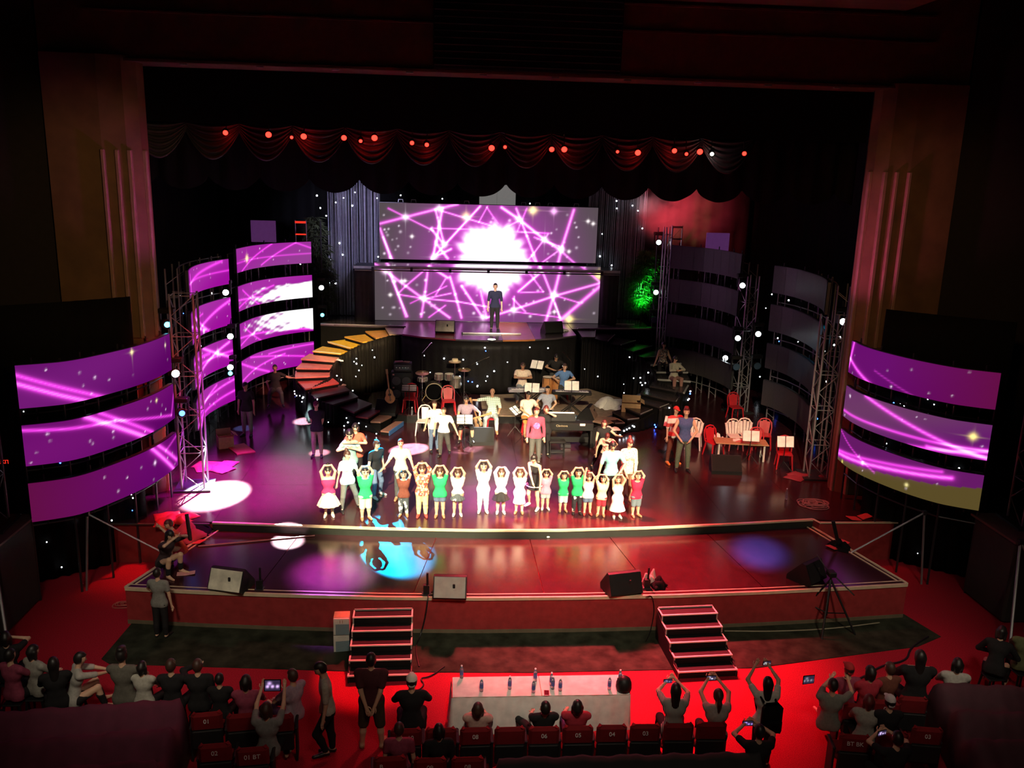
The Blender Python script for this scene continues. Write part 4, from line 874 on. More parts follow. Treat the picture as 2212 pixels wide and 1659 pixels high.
def person(name, label, x, y, z, H, rz=0., top=None, bottom=None, shoes=None, hair=('short', None), skin=None, child=False, fem=False, group=None,
           lean=(0, 0), arms=None, legs=None, headrot=(0, 0), seat=None, sleeve=.55, hem=.04, neck=.0, blen=1.9, skirt=None, vox=None, face=True, cat='person', extra=None, bare=False, wide=1.):
    """x,y,z: where the feet (or, if seated, the seat's floor point) stand; H: height; rz: degrees, 0 faces the hall"""
    skin = skin or SKIN; top = top or cloth('white', (.8, .78, .74)); bottom = bottom or cloth('black', (.02, .02, .022)); arms = arms or {}; legs = legs or {}
    t = thing(name, label, cat, (x, y, z), math.radians(rz), group); hm = hair[1] or HAIRBLK
    c = 1.0 if child else 0.0; mix = lambda a, b: a + (b - a) * c
    hz = mix(.505, .455) * H; shz = mix(.815, .765) * H; shx = mix(.112 if not fem else .098, .098) * H * wide; lt = mix(.245, .215) * H; ls = mix(.220, .195) * H; ank = .040 * H
    ua = mix(.172, .168) * H; fa = mix(.148, .146) * H; hd = mix(.062, .058) * H; hs = mix(.1130 / 1.72 * H, .093 * H); q = hs / .113
    hcz = H - hs * 1.0; r = H / 1.72 * mix(1, 1.18) * wide
    pel = V3(0, 0, hz)
    # legs
    L = {}
    for s in (-1, 1):
        th, sh = legs.get(s, ((s * .04, 0, -1), (s * .02, .02, -1))); hip = pel + V3(s * .052 * H, 0, -.01 * H); kn = hip + nrm(th) * lt; an = kn + nrm(sh) * ls; L[s] = [hip, kn, an]
    if seat is None: off = ank - min(L[-1][2][2], L[1][2][2])
    else: off = seat + .075 * H - hz
    sh3 = V3(0, 0, off); pel = pel + sh3
    for s in (-1, 1): L[s] = [p + sh3 for p in L[s]]
    A = np.array(Matrix.Rotation(math.radians(lean[1]), 3, 'Y') @ Matrix.Rotation(math.radians(lean[0]), 3, 'X'))
    U = lambda p: pel + A @ (np.array(p, float) - V3(0, 0, hz))
    nk = U((0, 0, shz + .03 * H)); HR = np.array(rotm(headrot[0], headrot[1])) @ A if abs(headrot[1]) + abs(headrot[0]) else A
    HR = A @ np.array(rotm(headrot[0], headrot[1])); hc = U((0, -.008 * H, 0 + hcz - hs * .55)) + HR @ V3(0, 0, hs * .55)
    fem_h = .006 * H if fem else 0
    P = []   # (tag, a, b, ra, rb, k, squash)
    P.append(('pelvis', pel + V3(-.045 * H, 0, 0), pel + V3(.045 * H, 0, 0), .066 * r * 1.72 + fem_h, .066 * r * 1.72 + fem_h, .03, (1, .86, 1)))
    P.append(('torso', U((0, 0, hz + .02 * H)), U((0, 0, shz - .12 * H)), .100 * r, .105 * r, .04, (1.12, .82, 1)))
    P.append(('torso', U((-.042 * H, 0, shz - .075 * H)), U((.042 * H, 0, shz - .075 * H)), .110 * r, .110 * r, .05, (1, .80, 1)))
    if fem and not child:
        for s in (-1, 1): P.append(('torso', U((s * .04 * H, -.045 * H, shz - .10 * H)), U((s * .04 * H, -.05 * H, shz - .105 * H)), .055 * r, .05 * r, .03, (1, 1, 1)))
    P.append(('torso', U((-shx + .03 * H, 0, shz - .012 * H)), U((shx - .03 * H, 0, shz - .012 * H)), .060 * r, .060 * r, .04, (1, .85, 1)))
    P.append(('neck', U((0, .005, shz)), hc - HR @ V3(0, -.01, hs * .5), .050 * q, .047 * q, .02, (1, 1, 1)))
    P.append(('head', hc + HR @ V3(0, .008 * q, .018 * q), hc + HR @ V3(0, .008 * q, .018 * q), .095 * q, .095 * q, .02, (.80, 1.0, 1.0)))
    P.append(('head', hc + HR @ V3(0, -.030 * q, -.035 * q), hc + HR @ V3(0, -.036 * q, -.070 * q), .060 * q, .036 * q, .03, (.92, 1, 1)))
    P.append(('head', hc + HR @ V3(0, -.088 * q, -.004 * q), hc + HR @ V3(0, -.106 * q, -.030 * q), .009 * q, .013 * q, .012, (1, 1, 1)))
    for s in (-1, 1): P.append(('head', hc + HR @ V3(s * .076 * q, .012 * q, .010 * q), hc + HR @ V3(s * .077 * q, .012 * q, -.022 * q), .016 * q, .011 * q, .006, (.6, 1, 1)))
    hands = {}
    for s in (-1, 1):
        S = U((s * shx, 0, shz - .018 * H)); sp = arms.get(s, ((s * .16, .03, -1), (s * .05, -.12, -1)))
        if isinstance(sp[0], str):
            E, W = ik(S, np.array(sp[1], float) * H if sp[0] == 'ik' else np.array(sp[1], float), ua, fa, sp[2]); hdir = nrm(sp[3]) if len(sp) > 3 else nrm(W - E)
        else:
            E = S + nrm(A @ np.array(sp[0], float)) * ua; W = E + nrm(A @ np.array(sp[1], float)) * fa; hdir = nrm(sp[2]) if len(sp) > 2 else nrm(W - E)
        P.append(('uarm', S, E, .050 * r, .037 * r, .025, (1, 1, 1), s)); P.append(('farm', E, W, .038 * r, .026 * r, .015, (1, 1, 1), s))
        P.append(('hand', W, W + hdir * hd * .85, .026 * r, .030 * r, .012, (1, 1, 1), s)); hands[s] = (W, hdir, hd, E)
        hip, kn, an = L[s]
        P.append(('thigh', hip, kn, .086 * r + fem_h, .056 * r, .03, (1, 1, 1), s)); P.append(('shin', kn, kn * .62 + an * .38 + V3(0, .012 * r, 0), .054 * r, .053 * r, .02, (1, 1, 1), s)); P.append(('shin', kn * .62 + an * .38 + V3(0, .012 * r, 0), an, .053 * r, .034 * r, .02, (1, 1, 1), s))
        fd = nrm((s * .18, -1, 0)) if seat is None or True else nrm((0, -1, 0)); heel = an + V3(0, .025 * r, -ank + .034 * r); toe = an + fd * .125 * H * .95 + V3(0, 0, -ank + .026 * r)
        P.append(('foot', heel, toe, .034 * r, .026 * r, .02, (1, 1, 1), s)); P.append(('foot', an, heel * .5 + toe * .5, .034 * r, .032 * r, .02, (1, 1, 1), s))
    pts = np.array([p[i] for p in P for i in (1, 2)]); lo = pts.min(0) - .16 * r; hi = pts.max(0) + .16 * r
    vx = vox or (.017 if not child else .0145)
    def field(tags, off, h, frac=None, pad=0.):
        F = Field(lo - pad, hi + pad, h)
        for p in P:
            if p[0] in tags:
                a, b, ra, rb = p[1], p[2], p[3], p[4]
                if frac and p[0] in frac:
                    fr = frac[p[0]]
                    if fr <= 0: continue
                    b = a + (b - a) * fr; rb = ra + (rb - ra) * fr
                F.add(a, b, ra + off, rb + off, p[5], p[6])
        return F
    alltags = {p[0] for p in P}
    v, f = field(alltags, 0., vx).nets(); mb = MB().add(v, f)
    for s in (-1, 1):        # fingers
        W, d, l, E = hands[s]; ax = nrm(np.cross(d, nrm(W - E) + V3(.21, .37, .9))) ; nr = nrm(np.cross(ax, d)); k0 = W + d * l * .75; rr = .0085 * r
        for i, ln in enumerate((.86, 1.0, .95, .74)):
            b0 = k0 + ax * (i - 1.5) * .017 * r; b1 = b0 + d * l * ln * .55 + nr * .006 * r; b2 = b1 + nrm(d + nr * .5) * l * ln * .4; mb.tube([b0, b1, b2], [rr, rr * .95, rr * .7], 5)
        b0 = W + d * l * .25 + ax * -.024 * r; b1 = b0 + nrm(d - ax * .9) * l * .42; b2 = b1 + nrm(d - ax * .2) * l * .35; mb.tube([b0, b1, b2], [rr * 1.2, rr * 1.1, rr * .8], 5)
    mb.build('body', skin, t, smooth=True)
    # clothes
    ax_t = A @ V3(0, 0, 1)
    if top is not None and not bare:
        sl = sleeve; fr = {'uarm': min(1, sl), 'farm': max(0., sl - 1)}
        F = field({'pelvis', 'torso'}, .014 * r, vx)
        if skirt and skirt[0] is top:
            F.add(pel + ax_t * .06 * H, pel - V3(0, 0, skirt[1] * H), .085 * r * 1.2, skirt[2] * H, .06, (1, .9, 1)); F.cut(pel - V3(0, 0, skirt[1] * H - .02), (0, 0, -1))
        elif skirt: F.cut(pel + ax_t * .02 * H, -ax_t)
        else:
            for sx in (-1, 1): F.add(U((sx * .030 * H, 0, hz + .10 * H)), pel + A @ V3(sx * .046 * H, 0, -.07 * H), .094 * r, .104 * r + fem_h + (.012 if blen < 1.2 else .006), .03, (1, .94, 1))
            F.cut(pel - ax_t * (.052 * H - (hem - .04) * H * -1), -ax_t + V3(0, 0, 0))
        F.cut(U((0, 0, shz + (.028 - neck) * H)), A @ V3(0, -.35, 1))
        if sl > 0:
            for p in P:
                if p[0] in fr and fr[p[0]] > 0:
                    k_ = fr[p[0]]; e_ = p[1] + (p[2] - p[1]) * k_; F.add(p[1], e_, p[3] + .014 * r, p[3] + (p[4] - p[3]) * k_ + .015 * r, p[5])
        v, f = F.nets(); MB().add(v, f).build('dress' if skirt and skirt[0] is top else 'shirt', top, t, smooth=True)
    if skirt and skirt[0] is not top:
        F = Field(lo - .12, hi + .12, vx); F.add(pel + ax_t * .075 * H, pel - V3(0, 0, skirt[1] * H), .072 * r * 1.35, skirt[2] * H, .03, (1, .92, 1)); F.cut(pel + ax_t * .085 * H, ax_t)
        th = np.arctan2((F.ax[1] - pel[1])[None, :], (F.ax[0] - pel[0])[:, None]); F.D = F.D + (.010 * np.sin(13 * th))[:, :, None] * np.clip((pel[2] + .05 * H - F.ax[2]) / (.15 * H), 0, 1)[None, None, :]
        F.cut(pel - V3(0, 0, skirt[1] * H - .02), (0, 0, -1)); v, f = F.nets(); MB().add(v, f).build('skirt', skirt[0], t, smooth=True)
    elif not skirt:
        F = field({'pelvis', 'thigh', 'shin'}, .011 * r if blen > 1.2 else .018 * r, vx, {'thigh': min(1, blen)}) if blen >= 2 else None
        if F is None:
            F = Field(lo, hi, vx); o_ = .012 * r if blen > 1.2 else .020 * r
            for p in P:
                if p[0] == 'pelvis': F.add(p[1], p[2], p[3] + .010 * r, p[4] + .010 * r, p[5], p[6])
            for s in (-1, 1):
                hip, kn, an = L[s]; e = hip + (kn - hip) * min(1, blen); F.add(hip, e, .086 * r + o_, (.086 + (.056 - .086) * min(1, blen)) * r + o_ * 1.2, .03)
                if blen > 1:
                    fr = blen - 1; mid = kn * .62 + an * .38 + V3(0, .012 * r, 0); e2 = kn + (an - kn) * fr
                    if fr > .38: F.add(kn, mid, .056 * r + o_, .053 * r + o_, .02); F.add(mid, e2, .053 * r + o_, .040 * r + o_, .02)
                    else: F.add(kn, e2, .056 * r + o_, .053 * r + o_, .02)
        F.cut(pel + ax_t * .062 * H, ax_t); v, f = F.nets(); MB().add(v, f).build('trousers' if blen > 1.2 else 'shorts', bottom, t, smooth=True)
    if shoes is not None:
        for s in (-1, 1):
            F = Field(np.minimum(L[s][2], L[s][2] + V3(0, -.13 * H, 0)) - .10, np.maximum(L[s][2], L[s][2]) + .10, vx * .8)
            for p in P:
                if p[0] == 'foot' and p[7] == s: F.add(p[1], p[2], p[3] + .008, p[4] + .008, p[5], p[6])
            F.cut(L[s][2] + V3(0, 0, -.005), (0, .2, 1)); F.cut(L[s][2] - V3(0, 0, ank + .003), (0, 0, -1)); v, f = F.nets()
            if v: MB().add(v, f).build('shoe', shoes, t, smooth=True)
    HM = Matrix(HR.tolist()).to_4x4(); HM.translation = Vector(hc)
    def onhead(nm, me, loc=(0, 0, 0), sc=1.):
        o = bpy.data.objects.new(nm, me); COL.objects.link(o); o.parent = t; o.matrix_basis = HM @ Matrix.Translation(Vector(loc) * q) @ Matrix.Scale(q * sc, 4); return o
    if hair[0]: onhead('cap' if hair[0] == 'cap' else 'hair', hair_mesh(hair[0], hm))
    if hair[0] == 'cap': onhead('hair', hair_mesh('balding', HAIRBLK))
    if face:
        fm = face_meshes()
        for s in (-1, 1): onhead('eye', fm['eye'], (s * .032, -.083, .012)); onhead('eyebrow', fm['brow'], (s * .032, -.088, .032))
        onhead('mouth', fm['mouth'], (0, -.091, -.052))
    t['_h'] = 0; del t['_h']
    return t, dict(hands=hands, head=hc, HR=HR, U=U, pel=pel, H=H)
def heart(H, dz=0., dx=0.):
    return {s: ('ik', (s * .062 + dx, -.03, 1.035 + dz), (s * 1, -.15, -.25), (-s * .9, -.05, -.15)) for s in (-1, 1)}
def wide_heart(w): return {s: ('ik', (s * .066, -.03, 1.04), (s * 1, -.15, w - .3), (-s * .9, -.05, -.15)) for s in (-1, 1)}

# cloth colours
CW = cloth('white', (.80, .78, .74)); CB = cloth('black', (.016, .015, .016)); CG = cloth('green', (.02, .42, .13)); CKHAKI = cloth('khaki', (.33, .27, .17)); CDEN = cloth('denim', (.10, .15, .24)); CLDEN = cloth('light_denim', (.32, .45, .50)); CGREY = cloth('grey', (.13, .13, .12))
CPINK = cloth('hot_pink', (.62, .03, .12)); CCREAM = cloth('cream', (.72, .62, .45)); CBROWN = cloth('brown', (.14, .045, .03)); CYEL = cloth('pale_yellow', (.78, .66, .28)); CRED = cloth('red', (.55, .02, .06)); CMAROON = cloth('maroon', (.28, .05, .09)); CAQUA = cloth('aqua', (.22, .55, .58)); CORANGE = cloth('coral', (.65, .10, .06)); CTEAL = cloth('sea_green', (.20, .36, .32)); CNAVY = cloth('navy', (.07, .09, .22)); CBEIGE = cloth('beige', (.62, .55, .40)); CDARKRED = cloth('dark_red', (.40, .03, .05))
CPURP = cloth('grey_purple', (.20, .15, .20)); CBLUE = cloth('blue', (.10, .20, .42)); CGREYBLUE = cloth('grey_blue', (.30, .33, .40)); CPANTG = cloth('dark_grey_trouser', (.07, .07, .065)); CJEANP = cloth('faded_jeans', (.28, .33, .36))
FLORAL = pattern_mat('cloth_red_floral', [(.55, .06, .04), (.75, .45, .15), (.60, .10, .08), (.8, .65, .4)], 'floral', 26); DOTS = pattern_mat('cloth_dotted', [(.10, .06, .03), (.80, .72, .50)], 'dots', 34)
PLAID = pattern_mat('cloth_plaid', [(.16, .25, .20), (.45, .55, .48), (.25, .36, .30), (.62, .62, .56)], 'plaid', 5); STRIPES = pattern_mat('cloth_striped', [(.50, .48, .42), (.05, .05, .05)], 'stripes', 14); DENPRINT = pattern_mat('cloth_printed_denim', [(.05, .07, .08), (.06, .08, .09), (.6, .6, .55), (.05, .07, .08)], 'floral', 13); FLORAL2 = pattern_mat('cloth_grey_floral', [(.08, .07, .07), (.45, .25, .18), (.12, .12, .12), (.5, .45, .38)], 'floral', 24)
SHOEW = mat('white_shoe', (.7, .66, .6), .5); SHOEB = mat('black_shoe', (.015, .014, .014), .4); SHOER = mat('red_shoe', (.5, .06, .05), .4); SHOET = mat('tan_sandal', (.35, .18, .09), .6)
K = 'children making hearts with their arms'
def kid(label, pos, **kw):
    x, y, z, H = pos; kw.setdefault('arms', heart(H)); kw.setdefault('group', K); return person('child', label, x, y, z, H, child=True, cat='child', **kw)
kid('girl in a hot pink strap top and flared cream skirt, leftmost in the row', (-4.462, 3.793, 1.000, 1.242), rz=8, top=CPINK, sleeve=0, neck=.03, skirt=(CCREAM, .25, .235), shoes=SHOEW, hair=('bun', HAIRBLK), fem=True, arms=wide_heart(-.1))
kid('boy in a green polo shirt and beige knee shorts, brown sandals', (-3.575, 3.617, 1.000, 1.283), rz=18, top=CG, bottom=CCREAM, blen=1.05, shoes=SHOET, hair=('short', HAIRBLK), arms=wide_heart(-.5))
kid('boy in a brown buttoned shirt and dark printed jeans', (-2.684, 3.815, 1.000, 1.146), top=CBROWN, sleeve=.35, bottom=DENPRINT, shoes=SHOET)
kid('child in a red floral shirt and pale yellow trousers', (-2.238, 3.784, 1.000, 1.310), top=FLORAL, sleeve=1.4, bottom=CYEL, shoes=SHOER, hair=('bun', HAIRBRN))
kid('girl in a green T-shirt and short denim shorts', (-1.813, 3.754, 1.000, 1.252), top=CG, bottom=CDEN, blen=.45, shoes=SHOET, hair=('bob', HAIRBRN), fem=True, arms=wide_heart(.0))
kid('girl in a white top and dark printed short skirt', (-1.388, 3.840, 1.000, 1.176), top=CW, sleeve=.4, skirt=(DENPRINT, .14, .165), shoes=SHOEW, hair=('long', HAIRBRN), fem=True, arms=wide_heart(.0))
kid('tallest child of the row, all in white shirt and long white trousers', (-0.761, 4.045, 1.000, 1.283), top=CW, bottom=CW, shoes=SHOEW, hair=('short', HAIRBLK), arms=wide_heart(.05))
kid('girl in a white long-sleeved top and flared black skirt', (-0.330, 3.984, 1.000, 1.140), top=CW, sleeve=1.85, skirt=(CB, .17, .20), shoes=SHOEW, hair=('bob', HAIRBRN), fem=True, arms=wide_heart(.0))
kid('girl in a straight white dress with a small chest print', (0.126, 3.983, 1.000, 1.130), top=CW, sleeve=.3, skirt=(CW, .25, .145), shoes=SHOET, hair=('bob', HAIRBRN), fem=True, rz=-8, arms=wide_heart(.0))
kid('small girl in a pink cardigan over white and denim shorts, pigtails', (0.794, 4.223, 1.000, 1.011), top=cloth('rose', (.65, .22, .32)), sleeve=.6, bottom=CJEANP, blen=.6, shoes=SHOEW, hair=('tails', HAIRBLK), fem=True)
kid('small boy in a green shirt and wide pale blue shorts', (1.220, 4.100, 1.000, 1.008), top=CG, bottom=CLDEN, blen=.95, shoes=SHOET, hair=('short', HAIRBLK))
kid('girl in a green shirt and black leggings with white prints', (1.546, 3.949, 1.000, 1.146), top=CG, bottom=pattern_mat('cloth_dark_print', [(.012, .013, .02), (.014, .015, .02), (.014, .014, .02), (.6, .6, .6)], 'floral', 11), shoes=SHOEB, hair=('short', HAIRBLK), arms=wide_heart(.4))
kid('girl in a white sleeveless top, denim shorts and red shoes', (1.802, 3.888, 1.000, 1.049), top=CW, sleeve=0, bottom=CDEN, blen=.5, shoes=SHOER, hair=('bun', HAIRBRN), fem=True, arms={-1: ('ik', (-.07, -.03, 1.22), (-1, 0, 0)), 1: ('ik', (.06, -.03, 1.035), (1, -.1, .0), (-.9, 0, -.15))})
kid('boy in a pale yellow shirt and dark red shorts', (2.122, 3.798, 1.000, 1.034), top=cloth('yellow', (.75, .68, .38)), bottom=CDARKRED, blen=.8, shoes=SHOET, rz=-12, hair=('short', HAIRBLK), lean=(0, 3))
kid('small girl in a loose white dress', (2.502, 3.679, 1.000, 1.066), top=CW, sleeve=0, neck=.02, skirt=(CW, .30, .20), shoes=SHOEW, hair=('short', HAIRBRN), fem=True, lean=(0, -3))
kid('boy in a red polo shirt and grey shorts, rightmost in the row', (2.980, 3.765, 1.000, 1.131), top=CRED, bottom=cloth('slate', (.14, .19, .22)), blen=.9, shoes=SHOET, rz=14, hair=('short', HAIRBRN))

# adults on the stage
def adult(label, pos, **kw):
    x, y, z, H = pos; return person('person', label, x, y, z, H, **kw)
BACKARMS = {s: ('ik', (s * .06, .09, .50), (s * .8, .6, 0)) for s in (-1, 1)}
adult('man in a black T-shirt, khaki trousers and dark cap, hands behind his back', (-5.401, 8.285, 1.000, 1.625), top=CB, bottom=CKHAKI, shoes=SHOEB, hair=('cap', mat('maroon_cap', (.10, .02, .02), .8)), arms=BACKARMS)
adult('woman with glasses in a coral T-shirt hugging a child in sea green', (-4.040, 5.953, 1.000, 1.672), top=CORANGE, bottom=CB, hair=('bob', HAIRBLK), fem=True, arms={s: ('ik', (s * .03, -.17, .74), (s * 1, -.2, -.3)) for s in (-1, 1)}, headrot=(0, 12))
kid('teenager in a sea green shirt hugged from behind by the woman in coral', (-4.170, 5.813, 1.000, 1.575), group='helpers with the children', top=CTEAL, sleeve=.4, bottom=CB, arms={s: ('ik', (s * .05, -.12, .70), (s * 1, -.1, -.4)) for s in (-1, 1)}, headrot=(0, 25))
adult('woman in a white T-shirt and grey leggings striding behind the boy in green', (-4.047, 4.113, 1.000, 1.530), rz=28, top=CW, bottom=CGREY, shoes=SHOEB, hair=('bun', HAIRBRN), fem=True, legs={-1: ((-.16, -.1, -1), (-.06, .12, -1)), 1: ((.34, -.05, -1), (.25, .2, -1))}, arms={-1: ((-.28, .1, -1), (-.2, -.05, -1)), 1: ((.4, -.2, -1), (.5, -.5, -.7))}, headrot=(20, 5))
adult('man in a black polo and faded jeans stepping left, blue light on his hair', (-3.456, 5.077, 1.000, 1.558), rz=42, lean=(12, -6), top=CB, bottom=CDEN, shoes=SHOEW, hair=('spiky', HAIRBRN), legs={-1: ((-.1, -.35, -1), (0, .15, -1)), 1: ((.2, -.1, -1), (.1, .3, -1))}, arms={-1: ((-.4, -.35, -.8), (-.5, -.5, -.6)), 1: ((.25, .2, -1), (.1, -.2, -1))}, headrot=(10, 0))
adult('person in a pale beige shirt and dark trousers, arms held out low, dark hair', (-2.811, 4.883, 1.000, 1.573), top=CBEIGE, sleeve=.7, bottom=CPANTG, shoes=SHOET, hair=('short', HAIRRED), hem=.02, arms={-1: ((-.45, -.1, -.9), (-.55, -.2, -.7)), 1: ((.35, -.05, -1), (.3, -.2, -1))})
adult('man in a loose white T-shirt and black trousers swinging one arm out', (-1.762, 8.327, 1.000, 1.464), rz=-10, top=CW, bottom=CPANTG, shoes=SHOEB, hair=('short', HAIRBRN), hem=.0, wide=1.1, legs={-1: ((-.05, -.1, -1), (0, .1, -1)), 1: ((.12, .25, -1), (.05, .55, -1))}, arms={1: ((.55, 0, -1), (.45, -.1, -1)), -1: ((-.3, .1, -1), (-.1, -.2, -1))})
adult('man in a white T-shirt and jeans half hidden behind the man in loose white', (-2.041, 8.757, 1.000, 1.528), rz=20, top=cloth('off_white', (.70, .60, .55)), bottom=CDEN, shoes=SHOEB, hair=('short', HAIRBRN), arms={1: ('ik', (.10, -.16, .70), (1, 0, -.4)), -1: ((-.2, .1, -1), (-.3, -.4, -.5))})
t, d = adult('man in a maroon long-sleeved sweater with a violet disc on the chest', (0.858, 7.605, 1.000, 1.670), rz=4, top=CMAROON, sleeve=1.9, bottom=CPANTG, shoes=SHOEB, hair=('short', HAIRRED), hem=.03)
pc = d['U']((0, 0, .70 * d['H'])); MB().lathe([(.002, 0), (.095, 0), (.095, .004), (.002, .006)], 20, R=Matrix.Rotation(PI / 2, 3, 'X')).build('chest_print', pattern_mat('violet_print', [(.16, .10, .42), (.25, .16, .5), (.30, .08, .2)], 'floral', 18), t, (pc[0], pc[1] - .118, pc[2]))
adult('red-haired person behind the man in maroon, hand raised to the mouth', (1.220, 8.361, 1.000, 1.535), top=CB, bottom=CB, shoes=SHOEB, hair=('bob', HAIRRED), fem=True, arms={1: ('ik', (.03, -.12, .90), (1, -.1, -.5))})
t, d = adult('woman in a black strap dress with white hem stripes bending to a small girl', (0.506, 4.254, 1.000, 1.479), rz=-32, lean=(14, 6), top=CB, sleeve=0, neck=.035, skirt=(CB, .17, .135), shoes=SHOEW, hair=('bun', HAIRBLK), fem=True, headrot=(-25, 15), legs={-1: ((-.05, -.35, -1), (-.15, .55, -1)), 1: ((.1, -.1, -1), (.05, .1, -1))}, arms={1: ('ik', (.22, -.22, .47), (1, 0, -.2)), -1: ('ik', (.10, -.24, .50), (-1, 0, -.3))})
pz = d['pel']; MB().tube([(pz[0] + .222 * cos(a) * .93, pz[1] + .205 * sin(a) * .93, pz[2] - .135) for a in np.linspace(0, 2 * PI, 25)[:-1]], .012, 6, closed=True).build('hem_stripe', CW, t)
adult('person in a black vest over white, dark red hair, arm round a friend', (2.750, 7.259, 1.000, 1.429), rz=6, top=CB, sleeve=.1, bottom=CB, shoes=SHOEB, hair=('bob', HAIRRED), arms={-1: ((-.2, -.1, -1), (-.1, -.2, -1)), 1: ((.6, -.5, -.5), (.2, -1, .2))}, legs={-1: ((-.3, 0, -1), (-.4, .1, -1))})
adult('person in a pale floral shirt bowing the head, brown black hair', (2.721, 6.564, 1.000, 1.366), rz=-10, lean=(16, 0), top=pattern_mat('cloth_pale_floral', [(.6, .4, .3), (.35, .12, .1), (.7, .55, .4)], 'floral', 22), sleeve=.4, bottom=CB, shoes=SHOEB, hair=('short', HAIRRED), headrot=(0, 40), arms={-1: ((-.5, -.2, -1), (-.1, -.1, -1)), 1: ('ik', (.05, -.2, .80), (1, -.3, -.2))})
adult('man in an aqua short-sleeved shirt and black trousers holding a small cup', (2.455, 4.436, 1.000, 1.705), rz=6, top=CAQUA, sleeve=.8, bottom=CB, shoes=SHOEB, hair=('bob', HAIRBLK), headrot=(-8, 22), hem=.02, arms={-1: ((-.3, -.05, -1), (-.25, -.1, -1)), 1: ('ik', (.10, -.16, .60), (1, .2, -.3))})
adult('person in a cream dotted long-sleeved top and brown trousers, hair in a knot', (2.933, 4.689, 1.000, 1.689), rz=10, top=DOTS, sleeve=1.9, bottom=cloth('taupe', (.24, .14, .09)), shoes=SHOET, hair=('bun', HAIRRED), fem=True, headrot=(10, 15), arms={s: ('ik', (s * .07, -.12, .47), (s * 1, .2, -.1)) for s in (-1, 1)})
adult('man in a navy tank top and grey-green trousers, hands on hips, orange hair', (5.037, 7.118, 1.000, 1.837), rz=-6, top=CNAVY, sleeve=0, neck=.0, bottom=cloth('grey_green', (.15, .16, .11)), shoes=SHOEB, hair=('spiky', HAIRRED), hem=.02, arms={s: ('ik', (s * .09, -.09, .54), (s * 1, .1, .0)) for s in (-1, 1)}, legs={-1: ((-.1, 0, -1), (-.04, .05, -1)), 1: ((.1, 0, -1), (.02, .05, -1))})
adult('person in a white shirt with red sleeves and yellow orange shoes, red cap', (4.918, 7.765, 1.000, 1.700), rz=16, top=pattern_mat('cloth_white_red', [(.75, .7, .65), (.75, .7, .65), (.6, .05, .05)], 'bands', 1.2), sleeve=.9, bottom=CBROWN, shoes=mat('orange_shoe', (.75, .25, .05), .5), hair=('cap', mat('red_cap', (.40, .02, .02), .8)), legs={-1: ((-.12, 0, -1), (-.08, .05, -1))})
t, d = adult('man in a dark shirt and trousers standing alone before the LED wall', (0.098, 16.774, 3.260, 1.779), top=cloth('ink', (.02, .022, .05)), sleeve=.95, bottom=CB, shoes=SHOEB, hem=.01)
adult('man in a black shirt, grey trousers and cap standing below the left LED towers', (-7.837, 10.287, 1.000, 1.671), rz=-8, top=CB, bottom=cloth('warm_grey', (.22, .20, .18)), shoes=SHOEB, hair=('cap', mat('dark_cap', (.02, .02, .03), .8)), skin=SKIN2)
x, y, z = (-7.594, 13.563, 1.000); person('person', 'man in a black shirt sitting behind the foot of the left stair, arm out', x, y, z, 1.7, rz=10, seat=.55, top=CB, bottom=CPANTG, shoes=SHOEB, skin=SKIN2, legs={s: ((s * .25, -1, -.15), (s * .1, -.1, -1)) for s in (-1, 1)}, arms={1: ((.8, -.3, -.3), (1, -.1, -.1)), -1: ((-.3, -.2, -1), (.2, -.5, -.6))})
SIT = {s: ((s * .22, -1, -.12), (s * .04, .05, -1)) for s in (-1, 1)}
def q2(q, s=-1): return (sum(p[0] for p in q) / 4 * s, sum(p[1] for p in q) / 4)
cx, cy = q2(TR[8]); person('person', 'woman in a dark floral sleeveless dress sitting on the right stair, leaning on one arm', cx - .2, cy + .15, 2.05, 1.62, rz=12, seat=.36, top=FLORAL2, sleeve=0, bottom=CB, shoes=SHOEB, hair=('bob', HAIRBLK), fem=True, legs={s: ((-.4 + s * .15, -1, .2), (-.1, -.3, -1)) for s in (-1, 1)}, arms={-1: ((-.4, -.2, -1), (-.5, -.5, -.6)), 1: ((.3, -.4, -1), (-.2, -1, -.3))})
cx, cy = q2(TR[6]); person('person', 'woman in a grey top and brown trousers sitting on the right stair with a phone', cx + .25, cy + .35, 1.75, 1.62, rz=14, seat=.38, top=cloth('sage', (.30, .28, .22)), sleeve=1.7, bottom=cloth('mauve_brown', (.22, .11, .09)), shoes=SHOET, hair=('long', HAIRBLK), fem=True, headrot=(0, 25), legs={s: ((-.1 + s * .12, -1, .15), (-.05, -.1, -1)) for s in (-1, 1)}, arms={s: ('ik', (s * .03, -.2, .64 - .12), (s * 1, 0, -.3)) for s in (-1, 1)})


